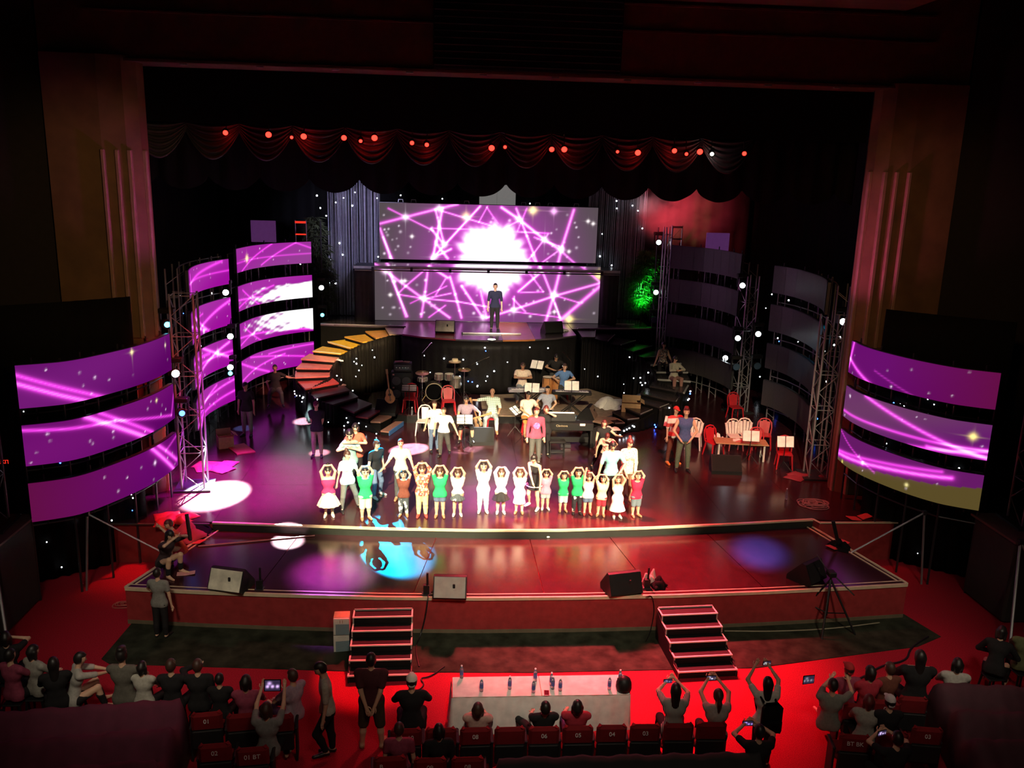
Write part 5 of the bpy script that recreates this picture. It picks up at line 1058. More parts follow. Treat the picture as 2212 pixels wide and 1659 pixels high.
# ------------------------------------------------------------------ things on the stage
def plastic_chair(label, pos, rz=0., m=None, cat='chair', group=None, slots=3):
    m = m or REDPL; t = thing('plastic_chair', label, cat, pos, math.radians(rz), group)
    MB().box((0, 0, .43), (.42, .42, .03), bev=.012).build('seat', m, t)
    for sx in (-1, 1):
        for sy in (-1, 1): MB().tube([(sx * .18, sy * .17, .42), (sx * .225, sy * (.22 if sy < 0 else .24), 0)], [.030, .020], 6).build('leg', m, t)
    arch = [(-.20, .19, .43), (-.215, .235, .62), (-.20, .27, .76), (-.12, .29, .86), (0, .295, .89), (.12, .29, .86), (.20, .27, .76), (.215, .235, .62), (.20, .19, .43)]
    MB().tube(arch, .021, 6).build('back_frame', m, t)
    for k in range(slots):
        x = (k - (slots - 1) / 2) * .105; w = .034 if slots > 3 else .05
        MB().add([(x * .8 - w, .20, .44), (x * .8 + w, .20, .44), (x + w * 1.25, .285, .83 - abs(x) * .35), (x - w * 1.25, .285, .83 - abs(x) * .35), (x * .8 - w, .215, .44), (x * .8 + w, .215, .44), (x + w * 1.25, .30, .83 - abs(x) * .35), (x - w * 1.25, .30, .83 - abs(x) * .35)], [(0, 1, 2, 3), (7, 6, 5, 4), (0, 4, 5, 1), (1, 5, 6, 2), (2, 6, 7, 3), (3, 7, 4, 0)]).build('back_splat', m, t)
    return t
GRC = 'red plastic chairs on the stage'; GWC = 'white plastic chairs on the stage'
plastic_chair('empty red plastic chair beside the amplifier stack', (-2.911, 12.206, 1.280), -8, group=GRC)
plastic_chair('red plastic chair in front of the drum kit, papers on its seat', (-1.625, 11.954, 1.280), 6, group=GRC)
plastic_chair('red plastic chair standing before the lit truss tower, farthest back on the right', (8.334, 12.502, 1.000), 8, group=GRC)
plastic_chair('red plastic chair left of the low wooden table, bright bag on its seat', (6.346, 8.420, 1.000), 20, group=GRC)
plastic_chair('red plastic chair at the right end of the wooden table, nearer one', (7.575, 8.216, 1.000), -12, group=GRC)
plastic_chair('red plastic chair behind the right end of the wooden table', (8.161, 9.212, 1.000), -18, group=GRC)
plastic_chair('red plastic chair behind the rightmost music stand', (8.111, 7.382, 1.000), -14, group=GRC)
plastic_chair('white plastic chair left of the man in loose white', (-2.410, 10.487, 1.000), -8, WHITEPL, group=GWC, slots=2)
plastic_chair('white plastic chair behind the man in the navy tank top', (5.932, 9.181, 1.000), -22, WHITEPL, group=GWC, slots=5)
plastic_chair('white plastic chair behind the wooden table, pink cloth on its seat', (7.197, 9.106, 1.000), 0, WHITEPL, group=GWC, slots=5)
plastic_chair('white plastic chair beside the pink cloth, partly behind a red chair', (7.552, 9.203, 1.000), -10, WHITEPL, group=GWC, slots=5)
def music_stand(label, pos, h=1.0, rz=0., tilt=40, paper=True):
    t = thing('music_stand', label, 'music stand', pos, math.radians(rz), 'music stands of the band')
    rod('pole', (0, 0, .22), (0, 0, h), .012, BLACK, t)
    for k in range(3): a = k * 2.094 + .5; rod('leg', (0, 0, .30), (.28 * cos(a), .28 * sin(a), .01), .010, BLACK, t)
    R = Matrix.Rotation(math.radians(tilt), 4, 'X'); d = bpy.data.objects
    o = MB().box((0, 0, 0), (.012, .016, .34)).box((-.24, 0, 0), (.012, .014, .34)).box((.24, 0, 0), (.012, .014, .34)).box((0, 0, .05), (.48, .012, .010)).box((0, 0, -.08), (.48, .012, .010)).box((0, 0, .165), (.48, .012, .010)).build('desk', BLACK, t); o.matrix_basis = Matrix.Translation((0, 0, h + .10)) @ R
    for s in (-1, 1):
        if paper: o = MB().box((s * .125, .010, .01), (.225, .006, .31)).build('sheet', PAPER, t); o.matrix_basis = Matrix.Translation((0, 0, h + .10)) @ R @ Matrix.Translation((0, .0, 0))
    o = MB().box((0, .03, -.17), (.50, .05, .012)).build('lip', BLACK, t); o.matrix_basis = Matrix.Translation((0, 0, h + .10)) @ R
    return t
music_stand('music stand with a white sheet before the empty red chair by the amplifiers', (-2.916, 11.638, 1.280), .85, 0, -68)
music_stand('music stand with black-framed sheets before the guitarist in grey purple', (-1.139, 9.172, 1.000), .78, 0, -45)
music_stand('music stand with sheets beside the conga drums', (1.543, 14.405, 1.280), 1.05, 150, 30)
music_stand('low music stand with sheets on the left keyboard', (1.081, 11.351, 1.280), .95, 170, 30)
music_stand('music stand with white sheets before the right keyboard', (2.413, 11.550, 1.280), .98, 175, 25)
music_stand('music stand turned sideways by the man with orange shorts', (0.489, 10.441, 1.000), .72, 60, -50)
music_stand('music stand beside the man in the white shirt with red sleeves', (5.010, 8.405, 1.000), .95, 150, 30)
music_stand('music stand with white sheets in front of the wooden table', (7.215, 7.787, 1.000), .72, 170, 20)
music_stand('rightmost music stand with a blank white sheet', (7.960, 7.060, 1.000), .78, 178, 15)
GRILLE = mat('wedge_grille', (.008, .008, .008), .8, spec=.2); WEDGEC = mat('worn_cream_panel', (.55, .53, .42), .7, var=.3, scale=4); WEDGEG = mat('grey_panel', (.34, .33, .29), .7)
def wedge(label, pos, rz=0., panel=None, w=.72):
    t = thing('monitor_wedge', label, 'speaker', pos, math.radians(rz), 'wedge monitors on the stage floor')
    prof = [(-.20, .0), (-.30, .08), (-.12, .46), (-.04, .47), (.30, .10), (.30, .0)]; h = w / 2; n = len(prof)
    vs = [(-h, a, b) for a, b in prof] + [(h, a, b) for a, b in prof]
    MB().add(vs, [tuple(range(n - 1, -1, -1)), tuple(range(n, 2 * n))] + [(i, (i + 1) % n, n + (i + 1) % n, n + i) for i in range(n)]).build('cabinet', BLACK, t)
    def plate(nm, a, b, m, dx=.02, off=.006):
        n_ = Vector((0, b[1] - a[1], -(b[0] - a[0]))).normalized() * off
        P = [Vector((-h + dx, *a)), Vector((h - dx, *a)), Vector((h - dx, *b)), Vector((-h + dx, *b))]; up = [p + n_ for p in P]; dn = [p - n_ for p in P]
        MB().add(dn + up, [(3, 2, 1, 0), (4, 5, 6, 7), (0, 1, 5, 4), (1, 2, 6, 5), (2, 3, 7, 6), (3, 0, 4, 7)]).build(nm, m, t)
    plate('back_panel', (-.30, .085), (-.125, .455), panel or BLACK); plate('grille', (-.03, .465), (.295, .105), GRILLE)
    o = MB().box((h * .25, -.215, .30), (.05, .03, .09), bev=.008).build('handle_recess', mat('recess_black', (.004, .004, .004), .8), t); o.rotation_euler = (0, 0, 0)
    for s in (-1, 1): bar('foot', (s * (h - .08), 0, .0), (.05, .3, .02), DARKMETAL, t)
    return t
wedge('cream-backed monitor wedge at the left of the apron edge', (-5.971, 0.495, 0.800), -16, WEDGEC, .72)
wedge('grey-backed monitor wedge at the middle of the apron edge', (-1.552, 0.123, 0.800), -4, WEDGEG, .66)
wedge('black monitor wedge on the apron beside the bag with pink cloth', (1.958, 0.224, 0.800), 12, None, .70)
wedge('black monitor wedge on the apron behind the camera tripod', (6.070, 0.683, 0.800), 35, None, .60)
wedge('cream-backed monitor wedge on the upper stage, left of the standing man', (-1.776, 16.131, 3.260), -5, WEDGEC, .72)
wedge('black monitor wedge on the upper stage, right of the standing man', (2.256, 16.253, 3.260), 15, None, .72)
wedge('black monitor wedge before the guitarist and the bald man', (-0.603, 9.644, 1.000), 180, None, .75)
wedge('black monitor wedge before the wooden table', (6.271, 7.048, 1.000), 172, None, .85)
wedge('black monitor wedge under the leaning acoustic guitar', (-3.660, 11.899, 1.280), 170, None, .70)
wedge('black wedge turned on its side right of the right keyboard', (2.949, 11.397, 1.280), 70, mat('brown_panel', (.20, .14, .10), .7), .6)
wedge('large dark wedge behind the piano, beside the bowing person', (2.889, 9.604, 1.000), -140, mat('purple_panel', (.10, .06, .06), .7), .75)

def guitar(label, pos, rot, body=None, cat='guitar'):
    t = thing('acoustic_guitar', label, cat, pos); t.rotation_euler = rot; m = body or mat('guitar_wood', (.50, .24, .08), .3)
    pr = []
    for k in range(28):
        a = 2 * PI * k / 28; z = .245 * -cos(a); w = .165 + .035 * cos(a) * -1 * -1; w = .185 - .055 * (z > -.02) * min(1, (z + .02) / .15) - .05 * math.exp(-((z - .02) / .07) ** 2)
        pr.append((w * sin(a), z))
    n = len(pr); MB().add([(x, -.05, z) for x, z in pr] + [(x, .05, z) for x, z in pr], [tuple(range(n)), tuple(range(2 * n - 1, n - 1, -1))] + [(i, n + i, n + (i + 1) % n, (i + 1) % n) for i in range(n)]).build('body', m, t)
    MB().box((0, -.055, .47), (.05, .025, .56), bev=.006).build('neck', mat('neck_wood', (.30, .15, .06), .4), t); MB().box((0, -.05, .80), (.075, .02, .16), bev=.006).build('headstock', MATS['neck_wood'], t)
    MB().lathe([(.001, -.002), (.05, -.002), (.05, .002), (.001, .003)], 14, R=Matrix.Rotation(PI / 2, 3, 'X'), c=(0, -.052, .04)).build('sound_hole', mat('sound_hole', (.01, .008, .006), .8), t)
    MB().box((0, -.056, -.13), (.12, .012, .03)).build('bridge', MATS['neck_wood'], t); MB().box((0, -.064, .28), (.03, .002, .90)).build('strings', CHROME, t)
    for s in (-1, 1):
        for k in range(3): rod('tuning_peg', (s * .035, -.05, .75 + .05 * k), (s * .06, -.05, .75 + .05 * k), .008, CHROME, t)
    return t
gx, gy, gz = (-3.547, 11.628, 1.750); guitar('acoustic guitar leaning on the black wedge, neck upright', (gx, gy, 1.95), (-.2, -.1, .15))

# amplifier stack
ax_, ay_, az_ = (-3.255, 13.401, 1.280)
t = thing('speaker_cabinet', 'black bass speaker cabinet with four cones, bottom of the stack', 'speaker', (ax_, ay_, az_)); MB().box((0, 0, .55), (.72, .42, 1.1), bev=.02).build('cabinet', BLACK, t)
for x in (-.17, .17):
    for z in (.80, .34): MB().lathe([(.001, .03), (.06, .02), (.13, -.005), (.15, .0), (.15, .02)], 16, R=Matrix.Rotation(PI / 2, 3, 'X'), c=(x, -.215, z)).build('cone', mat('speaker_cone', (.05, .05, .052), .5), t)
for z in (1.02, .56): bar('badge', (-.27, -.215, z), (.06, .012, .045), mat('red_badge', (.5, .2, .15), .5), t)
t = thing('amplifier', 'black amplifier head on top of the speaker cabinet', 'amplifier', (ax_ + .04, ay_, az_ + 1.1)); MB().box((0, 0, .16), (.62, .38, .30), bev=.015).build('case', BLACK, t); bar('front_panel', (0, -.195, .17), (.55, .012, .18), mat('amp_panel', (.04, .04, .045), .4), t)
for k in range(5): rod('knob', (-.2 + .1 * k, -.20, .17), (-.2 + .1 * k, -.225, .17), .016, CHROME, t)
t = thing('folded_cloth', 'rumpled reddish papers lying on the amplifier head', 'paper', (ax_ + .02, ay_, az_ + 1.412)); MB().box((-.1, 0, .02), (.28, .2, .035), rz=.3, bev=.01).build('sheet', mat('pink_paper', (.55, .25, .22), .8), t); MB().box((.15, .02, .012), (.2, .18, .02), rz=-.2).build('sheet', CARD, t)

# drum kit
dx, dy, dz = (-2.137, 13.819, 1.280)
t = thing('drum_kit', 'drum kit with black bass drum head, chrome toms and tan cymbals', 'drum kit', (dx, dy, dz)); RX = Matrix.Rotation(PI / 2, 3, 'X'); SHELL = mat('chrome_shell', (.75, .70, .62), .18, .9); HEADW = mat('drum_head', (.80, .74, .62), .5); BRASS = mat('brass_cymbal', (.75, .48, .22), .25, .7)
MB().lathe([(.30, -.22), (.30, .20)], 24, R=RX, c=(0, 0, .32)).build('bass_drum', SHELL, t); MB().lathe([(.001, .0), (.285, .0), (.285, .012), (.001, .013)], 24, R=RX, c=(0, -.245, .32)).build('bass_head', mat('black_head', (.004, .004, .005), .9, spec=.05), t)
MB().tube([(.30 * cos(a), -.225, .32 + .30 * sin(a)) for a in np.linspace(0, 2 * PI, 25)[:-1]], .016, 6, closed=True).build('hoop', mat('cream_hoop', (.6, .5, .35), .4), t)
for x, y, z, r, h in ((.16, .0, .82, .15, .22), (.52, -.02, .82, .16, .22), (-.42, .15, .68, .18, .14), (.75, .30, .55, .20, .36)):
    MB().lathe([(r, -h / 2), (r, h / 2)], 18, c=(x, y, z)).build('drum', SHELL, t); MB().lathe([(.001, h / 2), (r - .01, h / 2), (r - .01, h / 2 + .008), (.001, h / 2 + .009)], 18, c=(x, y, z)).build('drum_head', HEADW, t)
    for k in range(6): a = k * PI / 3; rod('tension_rod', (x + r * cos(a), y + r * sin(a), z - h / 2), (x + r * cos(a), y + r * sin(a), z + h / 2), .007, CHROME, t)
    if z < .75:
        for k in range(3): a = k * 2.1; rod('leg', (x + .1 * cos(a), y + .1 * sin(a), z - h / 2), (x + .26 * cos(a), y + .26 * sin(a), .0), .010, CHROME, t)
for x, y, z, r, rx in ((-.42, -.1, .98, .24, .15), (.72, .2, 1.30, .24, -.1), (1.05, -.05, 1.10, .22, .1)):
    MB().lathe([(.001, .03), (.03, .025), (.05, .008), (r, -.012), (r, -.018), (.001, -.008)], 20, R=Matrix.Rotation(rx, 3, 'X'), c=(x, y, z)).build('cymbal', BRASS, t)
    rod('stand', (x, y, 0.02), (x, y, z), .010, CHROME, t)
    for k in range(3): a = k * 2.1 + .3; rod('stand_leg', (x, y, .3), (x + .22 * cos(a), y + .22 * sin(a), .0), .009, CHROME, t)
for s in (-1, 1): rod('spur', (s * .28, -.1, .2), (s * .42, -.22, 0), .010, mat('yellow_spur', (.7, .6, .2), .4), t)
rod('tom_arm', (.16, 0, .6), (.3, 0, .95), .012, CHROME, t)
o = MB().lathe([(.11, 0), (.11, .05), (.10, .10), (.001, .11)], 16).build('crown', mat('straw', (.75, .62, .40), .8)); h = thing('straw_hat', 'pale straw hat hung on the upper cymbal of the drum kit', 'hat', (dx + .72, dy + .2, dz + 1.325)); o.parent = h
MB().lathe([(.10, .0), (.22, -.005), (.22, .003), (.10, .012)], 18).build('brim', MATS['straw'], h)
def mic_stand(label, pos, h, tip):
    t = thing('mic_stand', label, 'microphone stand', pos, 0, 'microphone stands among the band'); rod('pole', (0, 0, 0), (0, 0, h), .011, BLACK, t); tx = Vector(tip); rod('boom', (0, 0, h), tx, .009, CHROME, t)
    for k in range(3): a = k * 2.1; rod('leg', (0, 0, .12), (.25 * cos(a), .25 * sin(a), .0), .010, BLACK, t)
    d = (tx - Vector((0, 0, h))).normalized() * .14; rod('microphone', tx, tx + d, .022, CHROME, t); return t
mic_stand('microphone boom stand left of the drum kit, pointing down over the toms', (-2.587, 14.595, 1.280), 1.5, (.25, -.1, 1.8))
mic_stand('microphone boom stand right of the drum kit, boom rising to the right', (-1.063, 14.515, 1.280), 1.0, (.75, .0, 1.35))
mic_stand('microphone boom stand above the drum kit centre right', (-1.362, 14.983, 1.280), 1.45, (.25, .1, 1.75))
mic_stand('microphone stand with orange tip right of the conga drums', (2.771, 14.448, 1.280), 1.3, (-.22, 0, 1.55))
# congas
for k, (px, w) in enumerate(((((1.863, 13.757, 1.280)), 'left'), (((2.206, 13.704, 1.280)), 'right'))):
    t = thing('conga', 'tall wooden conga drum before the man in black, %s of the pair' % w, 'drum', px); MB().lathe([(.12, 0), (.15, .2), (.19, .5), (.175, .76), (.165, .86)], 18).build('shell', mat('conga_wood', (.42, .18, .06), .35, scale=10), t); MB().lathe([(.001, .865), (.168, .865), (.168, .872), (.001, .875)], 18).build('drum_head', HEADW, t)
    MB().tube([(.172 * cos(a), .172 * sin(a), .85) for a in np.linspace(0, 2 * PI, 21)[:-1]], .012, 6, closed=True).build('rim', CHROME, t)
    for j in range(5): a = j * 1.257; rod('tension_rod', (.178 * cos(a), .178 * sin(a), .86), (.195 * cos(a), .195 * sin(a), .62), .008, CHROME, t)
# keyboards
def keyboard(label, pos, rz, blue=False):
    t = thing('keyboard', label, 'keyboard', pos, math.radians(rz)); MB().box((0, 0, .80), (1.30, .34, .10), bev=.015).build('case', mat('silver_case', (.30, .30, .33), .4) if blue else BLACK, t); MB().box((0, .07, .856), (1.10, .14, .014)).build('white_keys', mat('ivory', (.8, .78, .74), .3), t)
    mb = MB()
    for k in range(36):
        if k % 7 not in (2, 6): mb.box((-.54 + k * .0305, .04, .868), (.014, .08, .016))
    mb.build('black_keys', BLACK, t)['kind'] = 'stuff'; bar('control_panel', (0, -.08, .853), (1.1, .12, .01), mat('panel_grey', (.22, .22, .24), .4), t)
    for y in (-.12, .12):
        rod('stand_bar', (-.45, y, .01), (.45, y, .74), .016, BLACK, t); rod('stand_bar', (.45, y, .01), (-.45, y, .74), .016, BLACK, t)
    for x in (-.45, .45): rod('foot', (x, -.22, .015), (x, .22, .015), .016, BLACK, t); rod('support', (x, -.2, .74), (x, .2, .74), .014, BLACK, t)
keyboard('silver keyboard on an X stand before the man in the cream shirt', (1.006, 12.082, 1.280), 182, True)
keyboard('black keyboard on an X stand before the man in the blue shirt', (2.460, 11.777, 1.280), 176)
# digital piano and bench
px_, py_, pz_ = (2.059, 9.264, 1.000)
t = thing('digital_piano', 'black digital piano seen from behind with a white sheet on its rest', 'piano', (px_, py_, pz_), -.03); MB().box((0, 0, .68), (1.45, .36, .24), bev=.02).build('case', BLACK, t); MB().box((-.25, .10, .90), (.86, .03, .26), rx=-.12, bev=.005).build('music_rest', BLACK, t); MB().box((-.25, .115, 1.0), (.80, .02, .14), rx=-.12).build('sheet', PAPER, t)
for s in (-1, 1): bar('side_leg', (s * .66, 0, .28), (.05, .34, .56), BLACK, t); bar('foot', (s * .66, .05, .02), (.06, .5, .04), BLACK, t)
bar('stretcher', (0, .05, .22), (1.3, .03, .16), BLACK, t); bar('label_card', (.38, -.185, .76), (.16, .006, .07), mat('pinkish_card', (.7, .5, .5), .7), t); bar('pedal_box', (-.1, -.05, .06), (.3, .2, .1), DARKMETAL, t)
text('Clavinova', .09, mat('dull_gold', (.45, .36, .2), .4), t, (-.25, -.19, .72), (PI / 2, 0, 0))
t = thing('piano_stool', 'small black stool in front of the digital piano', 'stool', (1.579, 8.365, 1.000)); MB().box((0, 0, .46), (.50, .30, .06), bev=.015).build('seat', BLACK, t)
for x in (-.21, .21):
    for y in (-.11, .11): rod('leg', (x, y, 0), (x, y, .43), .017, BLACK, t)
bar('shelf', (0, 0, .15), (.42, .22, .02), DARKMETAL, t)
# paper heaps, boxes, bags
def heap(name, label, cat, pos, w, d, h, m, seed, n=7):
    q = np.random.default_rng(seed); t = thing(name, label, cat, pos)
    for k in range(n):
        a = q.uniform(0, 3.1); s = q.uniform(.45, .95); W, D = w * s * .7, d * s * .7; hh = h * q.uniform(.3, 1); ph = q.uniform(0, 6, 4); cx, cy = q.uniform(-.3, .3) * w, q.uniform(-.3, .3) * d
        MB().grid(lambda u, v: (cx + (u - .5) * W * cos(a) - (v - .5) * D * sin(a), cy + (u - .5) * W * sin(a) + (v - .5) * D * cos(a), .01 + hh * max(0, (1 - (2 * u - 1) ** 2) * (1 - (2 * v - 1) ** 2)) + .02 * hh / .1 * abs(sin(6 * u + ph[0]) * sin(5 * v + ph[1]))), 9, 7).build('fold', m if not isinstance(m, list) else m[k % len(m)], t, smooth=True).modifiers.new('t', 'SOLIDIFY').thickness = .006
    return t
heap('paper_pile', 'big glaring pile of white paper sheets on the tan platform', 'paper', (4.298, 12.768, 1.280), 2.0, 1.4, .42, PAPER, 3, 10)
heap('paper_pile', 'crumpled white paper under the upturned wedge behind the bowing person', 'paper', (3.546, 10.086, 1.280), .5, .4, .12, PAPER, 4, 4)
heap('plastic_sheet', 'creased tan sheet spread on the platform before the paper pile', 'sheet', (3.728, 11.416, 1.280), 1.7, .9, .05, TAN, 5, 4)
heap('bag', 'white crumpled bag on the apron floor behind the rightmost-but-one wedge', 'bag', (2.635, 0.607, 0.800), .38, .36, .26, mat('pinkish_cloth', (.55, .36, .33), .8), 6, 5)
heap('black_bag', 'black bag and cables beside the pinkish cloth on the apron', 'bag', (2.724, 0.437, 0.800), .5, .35, .2, BLACKCLOTH, 7, 5)
heap('cloth_heap', 'heap of dark red cloth and cables at the left end of the step', 'cloth', (-7.390, 3.230, 0.800), 1.1, .9, .30, [mat('wine_cloth', (.22, .03, .05), .8), BLACKCLOTH], 8, 8)
heap('cloth_heap', 'red translucent heap of sheets left of the white light pool', 'cloth', (-8.006, 3.580, 1.000), .9, .7, .22, mat('red_sheet', (.45, .03, .03), .35), 9, 6)
heap('cloth_heap', 'reddish clothes lying below the left truss towers', 'cloth', (-8.091, 7.329, 1.000), 1.1, .9, .14, mat('pink_cloth', (.45, .11, .10), .8), 10, 7)
heap('cloth_heap', 'dark cloths and cables on the apron at its right edge', 'cloth', (7.580, 2.295, 0.800), .5, .5, .16, BLACKCLOTH, 11, 5)
heap('cloth_heap', 'red cloth spread at the foot of the right truss tower', 'cloth', (8.552, 6.444, 1.000), 1.3, .8, .08, mat('wine_cloth', (.22, .03, .05), .8), 12, 6)
heap('bag', 'white glaring bag on the floor beside the red chair, left of the wooden table', 'bag', (6.915, 9.958, 1.000), .5, .4, .3, PAPER, 13, 5)
heap('black_sheet', 'glossy dark blue film hanging behind the piano', 'sheet', (2.794, 11.393, 1.280), .9, .4, .22, mat('blue_film', (.03, .06, .09), .3), 14, 5)
heap('black_sheet', 'crumpled dark film lying at the foot of the black curtain', 'sheet', (0.430, 15.546, 1.280), 1.6, .6, .12, BLACKPLASTIC, 15, 6)
heap('white_cloth', 'white cloth strip hanging over the pinkish stair tread', 'cloth', (TR[9][3][0] + .15, TR[9][3][1] + .1, 2.50), .5, .25, .05, PAPER, 16, 3)
heap('black_cloth_bag', 'black bag of costumes on the tread below the red one', 'bag', (TR[5][1][0] - .05, TR[5][1][1] - .1, 1.90), .45, .3, .12, [CREAM, BLACKCLOTH], 17, 4)
heap('paper_pile', 'white paper beside the black wedge on the upper stage', 'paper', (2.663, 16.680, 3.260), .9, .35, .10, PAPER, 18, 5)
def carton(label, pos, d, rz=0., m=None, flaps=True, name='cardboard_box', tilt=0.):
    t = thing(name, label, 'box', pos, math.radians(rz)); m = m or CARD; w, dd, h = d; k = .012
    for nm, c, s in (('side', (0, -dd / 2, h / 2), (w, k, h)), ('side', (0, dd / 2, h / 2), (w, k, h)), ('side', (-w / 2, 0, h / 2), (k, dd, h)), ('side', (w / 2, 0, h / 2), (k, dd, h)), ('bottom', (0, 0, k / 2), (w, dd, k))): bar(nm, c, s, m, t)
    if flaps:
        bar('flap', (0, -dd / 2 - .07, h + .03), (w, .17, k), m, t, rx=-.5); bar('flap', (0, dd / 2 + .02, h + .07), (w, .17, k), m, t, rx=1.2); bar('flap', (w / 2 + .06, 0, h + .03), (.15, dd, k), m, t, ry=.5)
    return t
carton('open cardboard box at the right of the white paper pile', (4.509, 11.887, 1.280), (.62, .5, .48), -12)
carton('open cardboard carton lying among clothes below the small left LED tower', (-8.222, 9.116, 1.000), (.42, .36, .36), 25)
t = thing('red_board', 'flat coral board lying on the stage floor at the left', 'board', (-7.748, 8.989, 1.000), .0)
a, b, c, d = [(-8.168, 9.068, 1.030), (-7.744, 9.391, 1.030), (-7.232, 8.599, 1.030), (-7.700, 8.337, 1.030)]; ox, oy = (-7.748, 8.989, 1.000)[:2]
MB().prism([(p[0] - ox, p[1] - oy) for p in (a, b, c, d)], .002, .03).build('board', mat('coral_board', (.45, .09, .08), .6), t)
t = thing('low_table', 'low wooden table with white legs among the red chairs', 'table', (7.076, 8.211, 1.000), -.16); MB().box((0, 0, .52), (1.55, .60, .035), bev=.01).build('table_top', WOOD, t)
for x in (-.66, .66):
    for y in (-.22, .22): rod('leg', (x, y, 0), (x, y, .50), .030, WHITEPL, t)
rod('rail', (-.66, -.22, .12), (-.66, .22, .12), .02, WHITEPL, t); rod('rail', (.66, -.22, .12), (.66, .22, .12), .02, WHITEPL, t)
tx, ty, tz = (7.076, 8.211, 1.000)
heap('red_cloth', 'pink cloth and papers lying on the low wooden table', 'cloth', (tx - .05, ty + .05, 1.54), .5, .4, .06, [mat('pink_cloth', (.45, .11, .10), .8), PAPER], 19, 4)
# bottles on the stage
PET = mat('clear_plastic', (.75, .80, .85), .12, trans=.85, var=.02); LABELB = mat('blue_label', (.06, .10, .32), .5); CAPW = mat('white_cap', (.85, .85, .85), .4)
def bottle(label, pos, h=.22, group='water bottles', lab=True):
    t = thing('water_bottle', label, 'bottle', pos, 0, group); MB().lathe([(.001, 0), (.030, .003), (.032, .02), (.032, h * .66), (.022, h * .82), (.013, h * .88), (.013, h * .93)], 12).build('bottle', PET, t, smooth=True); MB().lathe([(.001, h * .92), (.0155, h * .92), (.0155, h), (.001, h)], 10).build('cap', CAPW, t)
    if lab: MB().lathe([(.0328, h * .28), (.0328, h * .60)], 14).build('label', LABELB, t)
    return t
bottle('water bottle standing on the stage floor at the right, alone', (7.226, 4.884, 1.000), .30, lab=False); bottle('water bottle standing under the empty red chair by the amplifiers', (-2.827, 11.696, 1.280), .28, lab=False)
# cables coiled on the stage
def coil(label, pos, r, n, m, seed, th=.014):
    q = np.random.default_rng(seed); t = thing('cable_coil', label, 'cable', pos)
    for k in range(n):
        cx, cy, rr = q.uniform(-.6, .6) * r, q.uniform(-.5, .5) * r, r * q.uniform(.4, 1.25); e = q.uniform(.7, 1)
        MB().tube([(cx + rr * cos(a), cy + rr * e * sin(a), .02 + .02 * k / n + .008 * sin(3 * a)) for a in np.linspace(0, 2 * PI, 24)[:-1]], th, 5, closed=True).build('loop', m, t)
coil('pale cable coiled on the main stage floor at the right', (7.800, 4.492, 1.000), .30, 12, mat('beige_cable', (.30, .20, .17), .5), 1, .011)
coil('dim red cable loops on the carpet beside the left stage corner', (-8.431, 1.306, 0.000), .16, 5, mat('red_cable', (.4, .10, .08), .5), 2, .012)
def cable(label, pts, r=.014, m=None, name='cable'):
    P = np.array(pts, float); c = P[0]; Q = [P[0]]
    for _ in range(3):
        Q = [P[0]]
        for a, b in zip(P[:-1], P[1:]): Q += [a * .75 + b * .25, a * .25 + b * .75]
        P = np.array(Q + [P[-1]])
    o = MB().tube([tuple(p - c) for p in P], r, 5).build(name, m or BLACK, None, tuple(c)); tag(o, label, 'cable')
cable('black cable hanging down the red stage front beside the left steps', [(-1.998, 0.092, 0.820), (-2.0, -.06, .80), (-2.05, -.09, .4), (-2.15, -.12, .02), (-2.240, -0.559, 0.020), (-2.135, -1.215, 0.020)])
cable('thin cable hanging down the red stage front left of the right steps', [(2.402, -0.082, 0.820), (2.55, -.0, .83), (2.62, -.04, .5), (2.55, -.06, .02), (2.381, -0.407, 0.020)], .010)
cable('dark cable winding over the red carpet at the right', [(8.318, -0.361, 0.020), (7.689, -0.794, 0.020), (7.391, -1.262, 0.020), (6.807, -1.395, 0.020), (6.280, -1.777, 0.020), (5.868, -1.964, 0.020), (5.496, -2.394, 0.020)], .022)
cable('dark cable looping on the red carpet from the left steps', [(-2.226, -2.104, 0.020), (-1.988, -1.824, 0.020), (-2.121, -1.599, 0.020), (-1.910, -1.559, 0.020), (-1.657, -1.227, 0.020)], .014)
cable('pale line of cable lying along the apron below the step', [(-7.177, 2.469, 0.820), (-5.898, 2.758, 0.820), (-4.691, 3.033, 0.820)], .018, mat('pinkish_cable', (.32, .14, .14), .5))
cable('pale cable along the foot of the red stage front at the right', [(4.113, -0.047, 0.020), (5.226, -0.090, 0.020), (6.452, -0.003, 0.020), (7.568, 0.222, 0.020)], .012, mat('olive_cable', (.28, .25, .17), .6))
def mini_stand(label, pos):
    t = thing('floor_mic', label, 'microphone', pos, 0, 'floor microphones at the apron edge'); bar('base_box', (0, 0, .10), (.12, .10, .20), BLACK, t); rod('upright', (.02, 0, .2), (.02, 0, .46), .022, BLACK, t); bar('foot', (0, 0, .01), (.18, .14, .02), DARKMETAL, t)
mini_stand('small black floor microphone box right of the cream wedge', (-5.400, 0.445, 0.800)); mini_stand('small black floor microphone box left of the grey wedge', (-2.037, 0.171, 0.800)); mini_stand('small black floor microphone box among the bags right of the black wedge', (2.520, 0.358, 0.800))
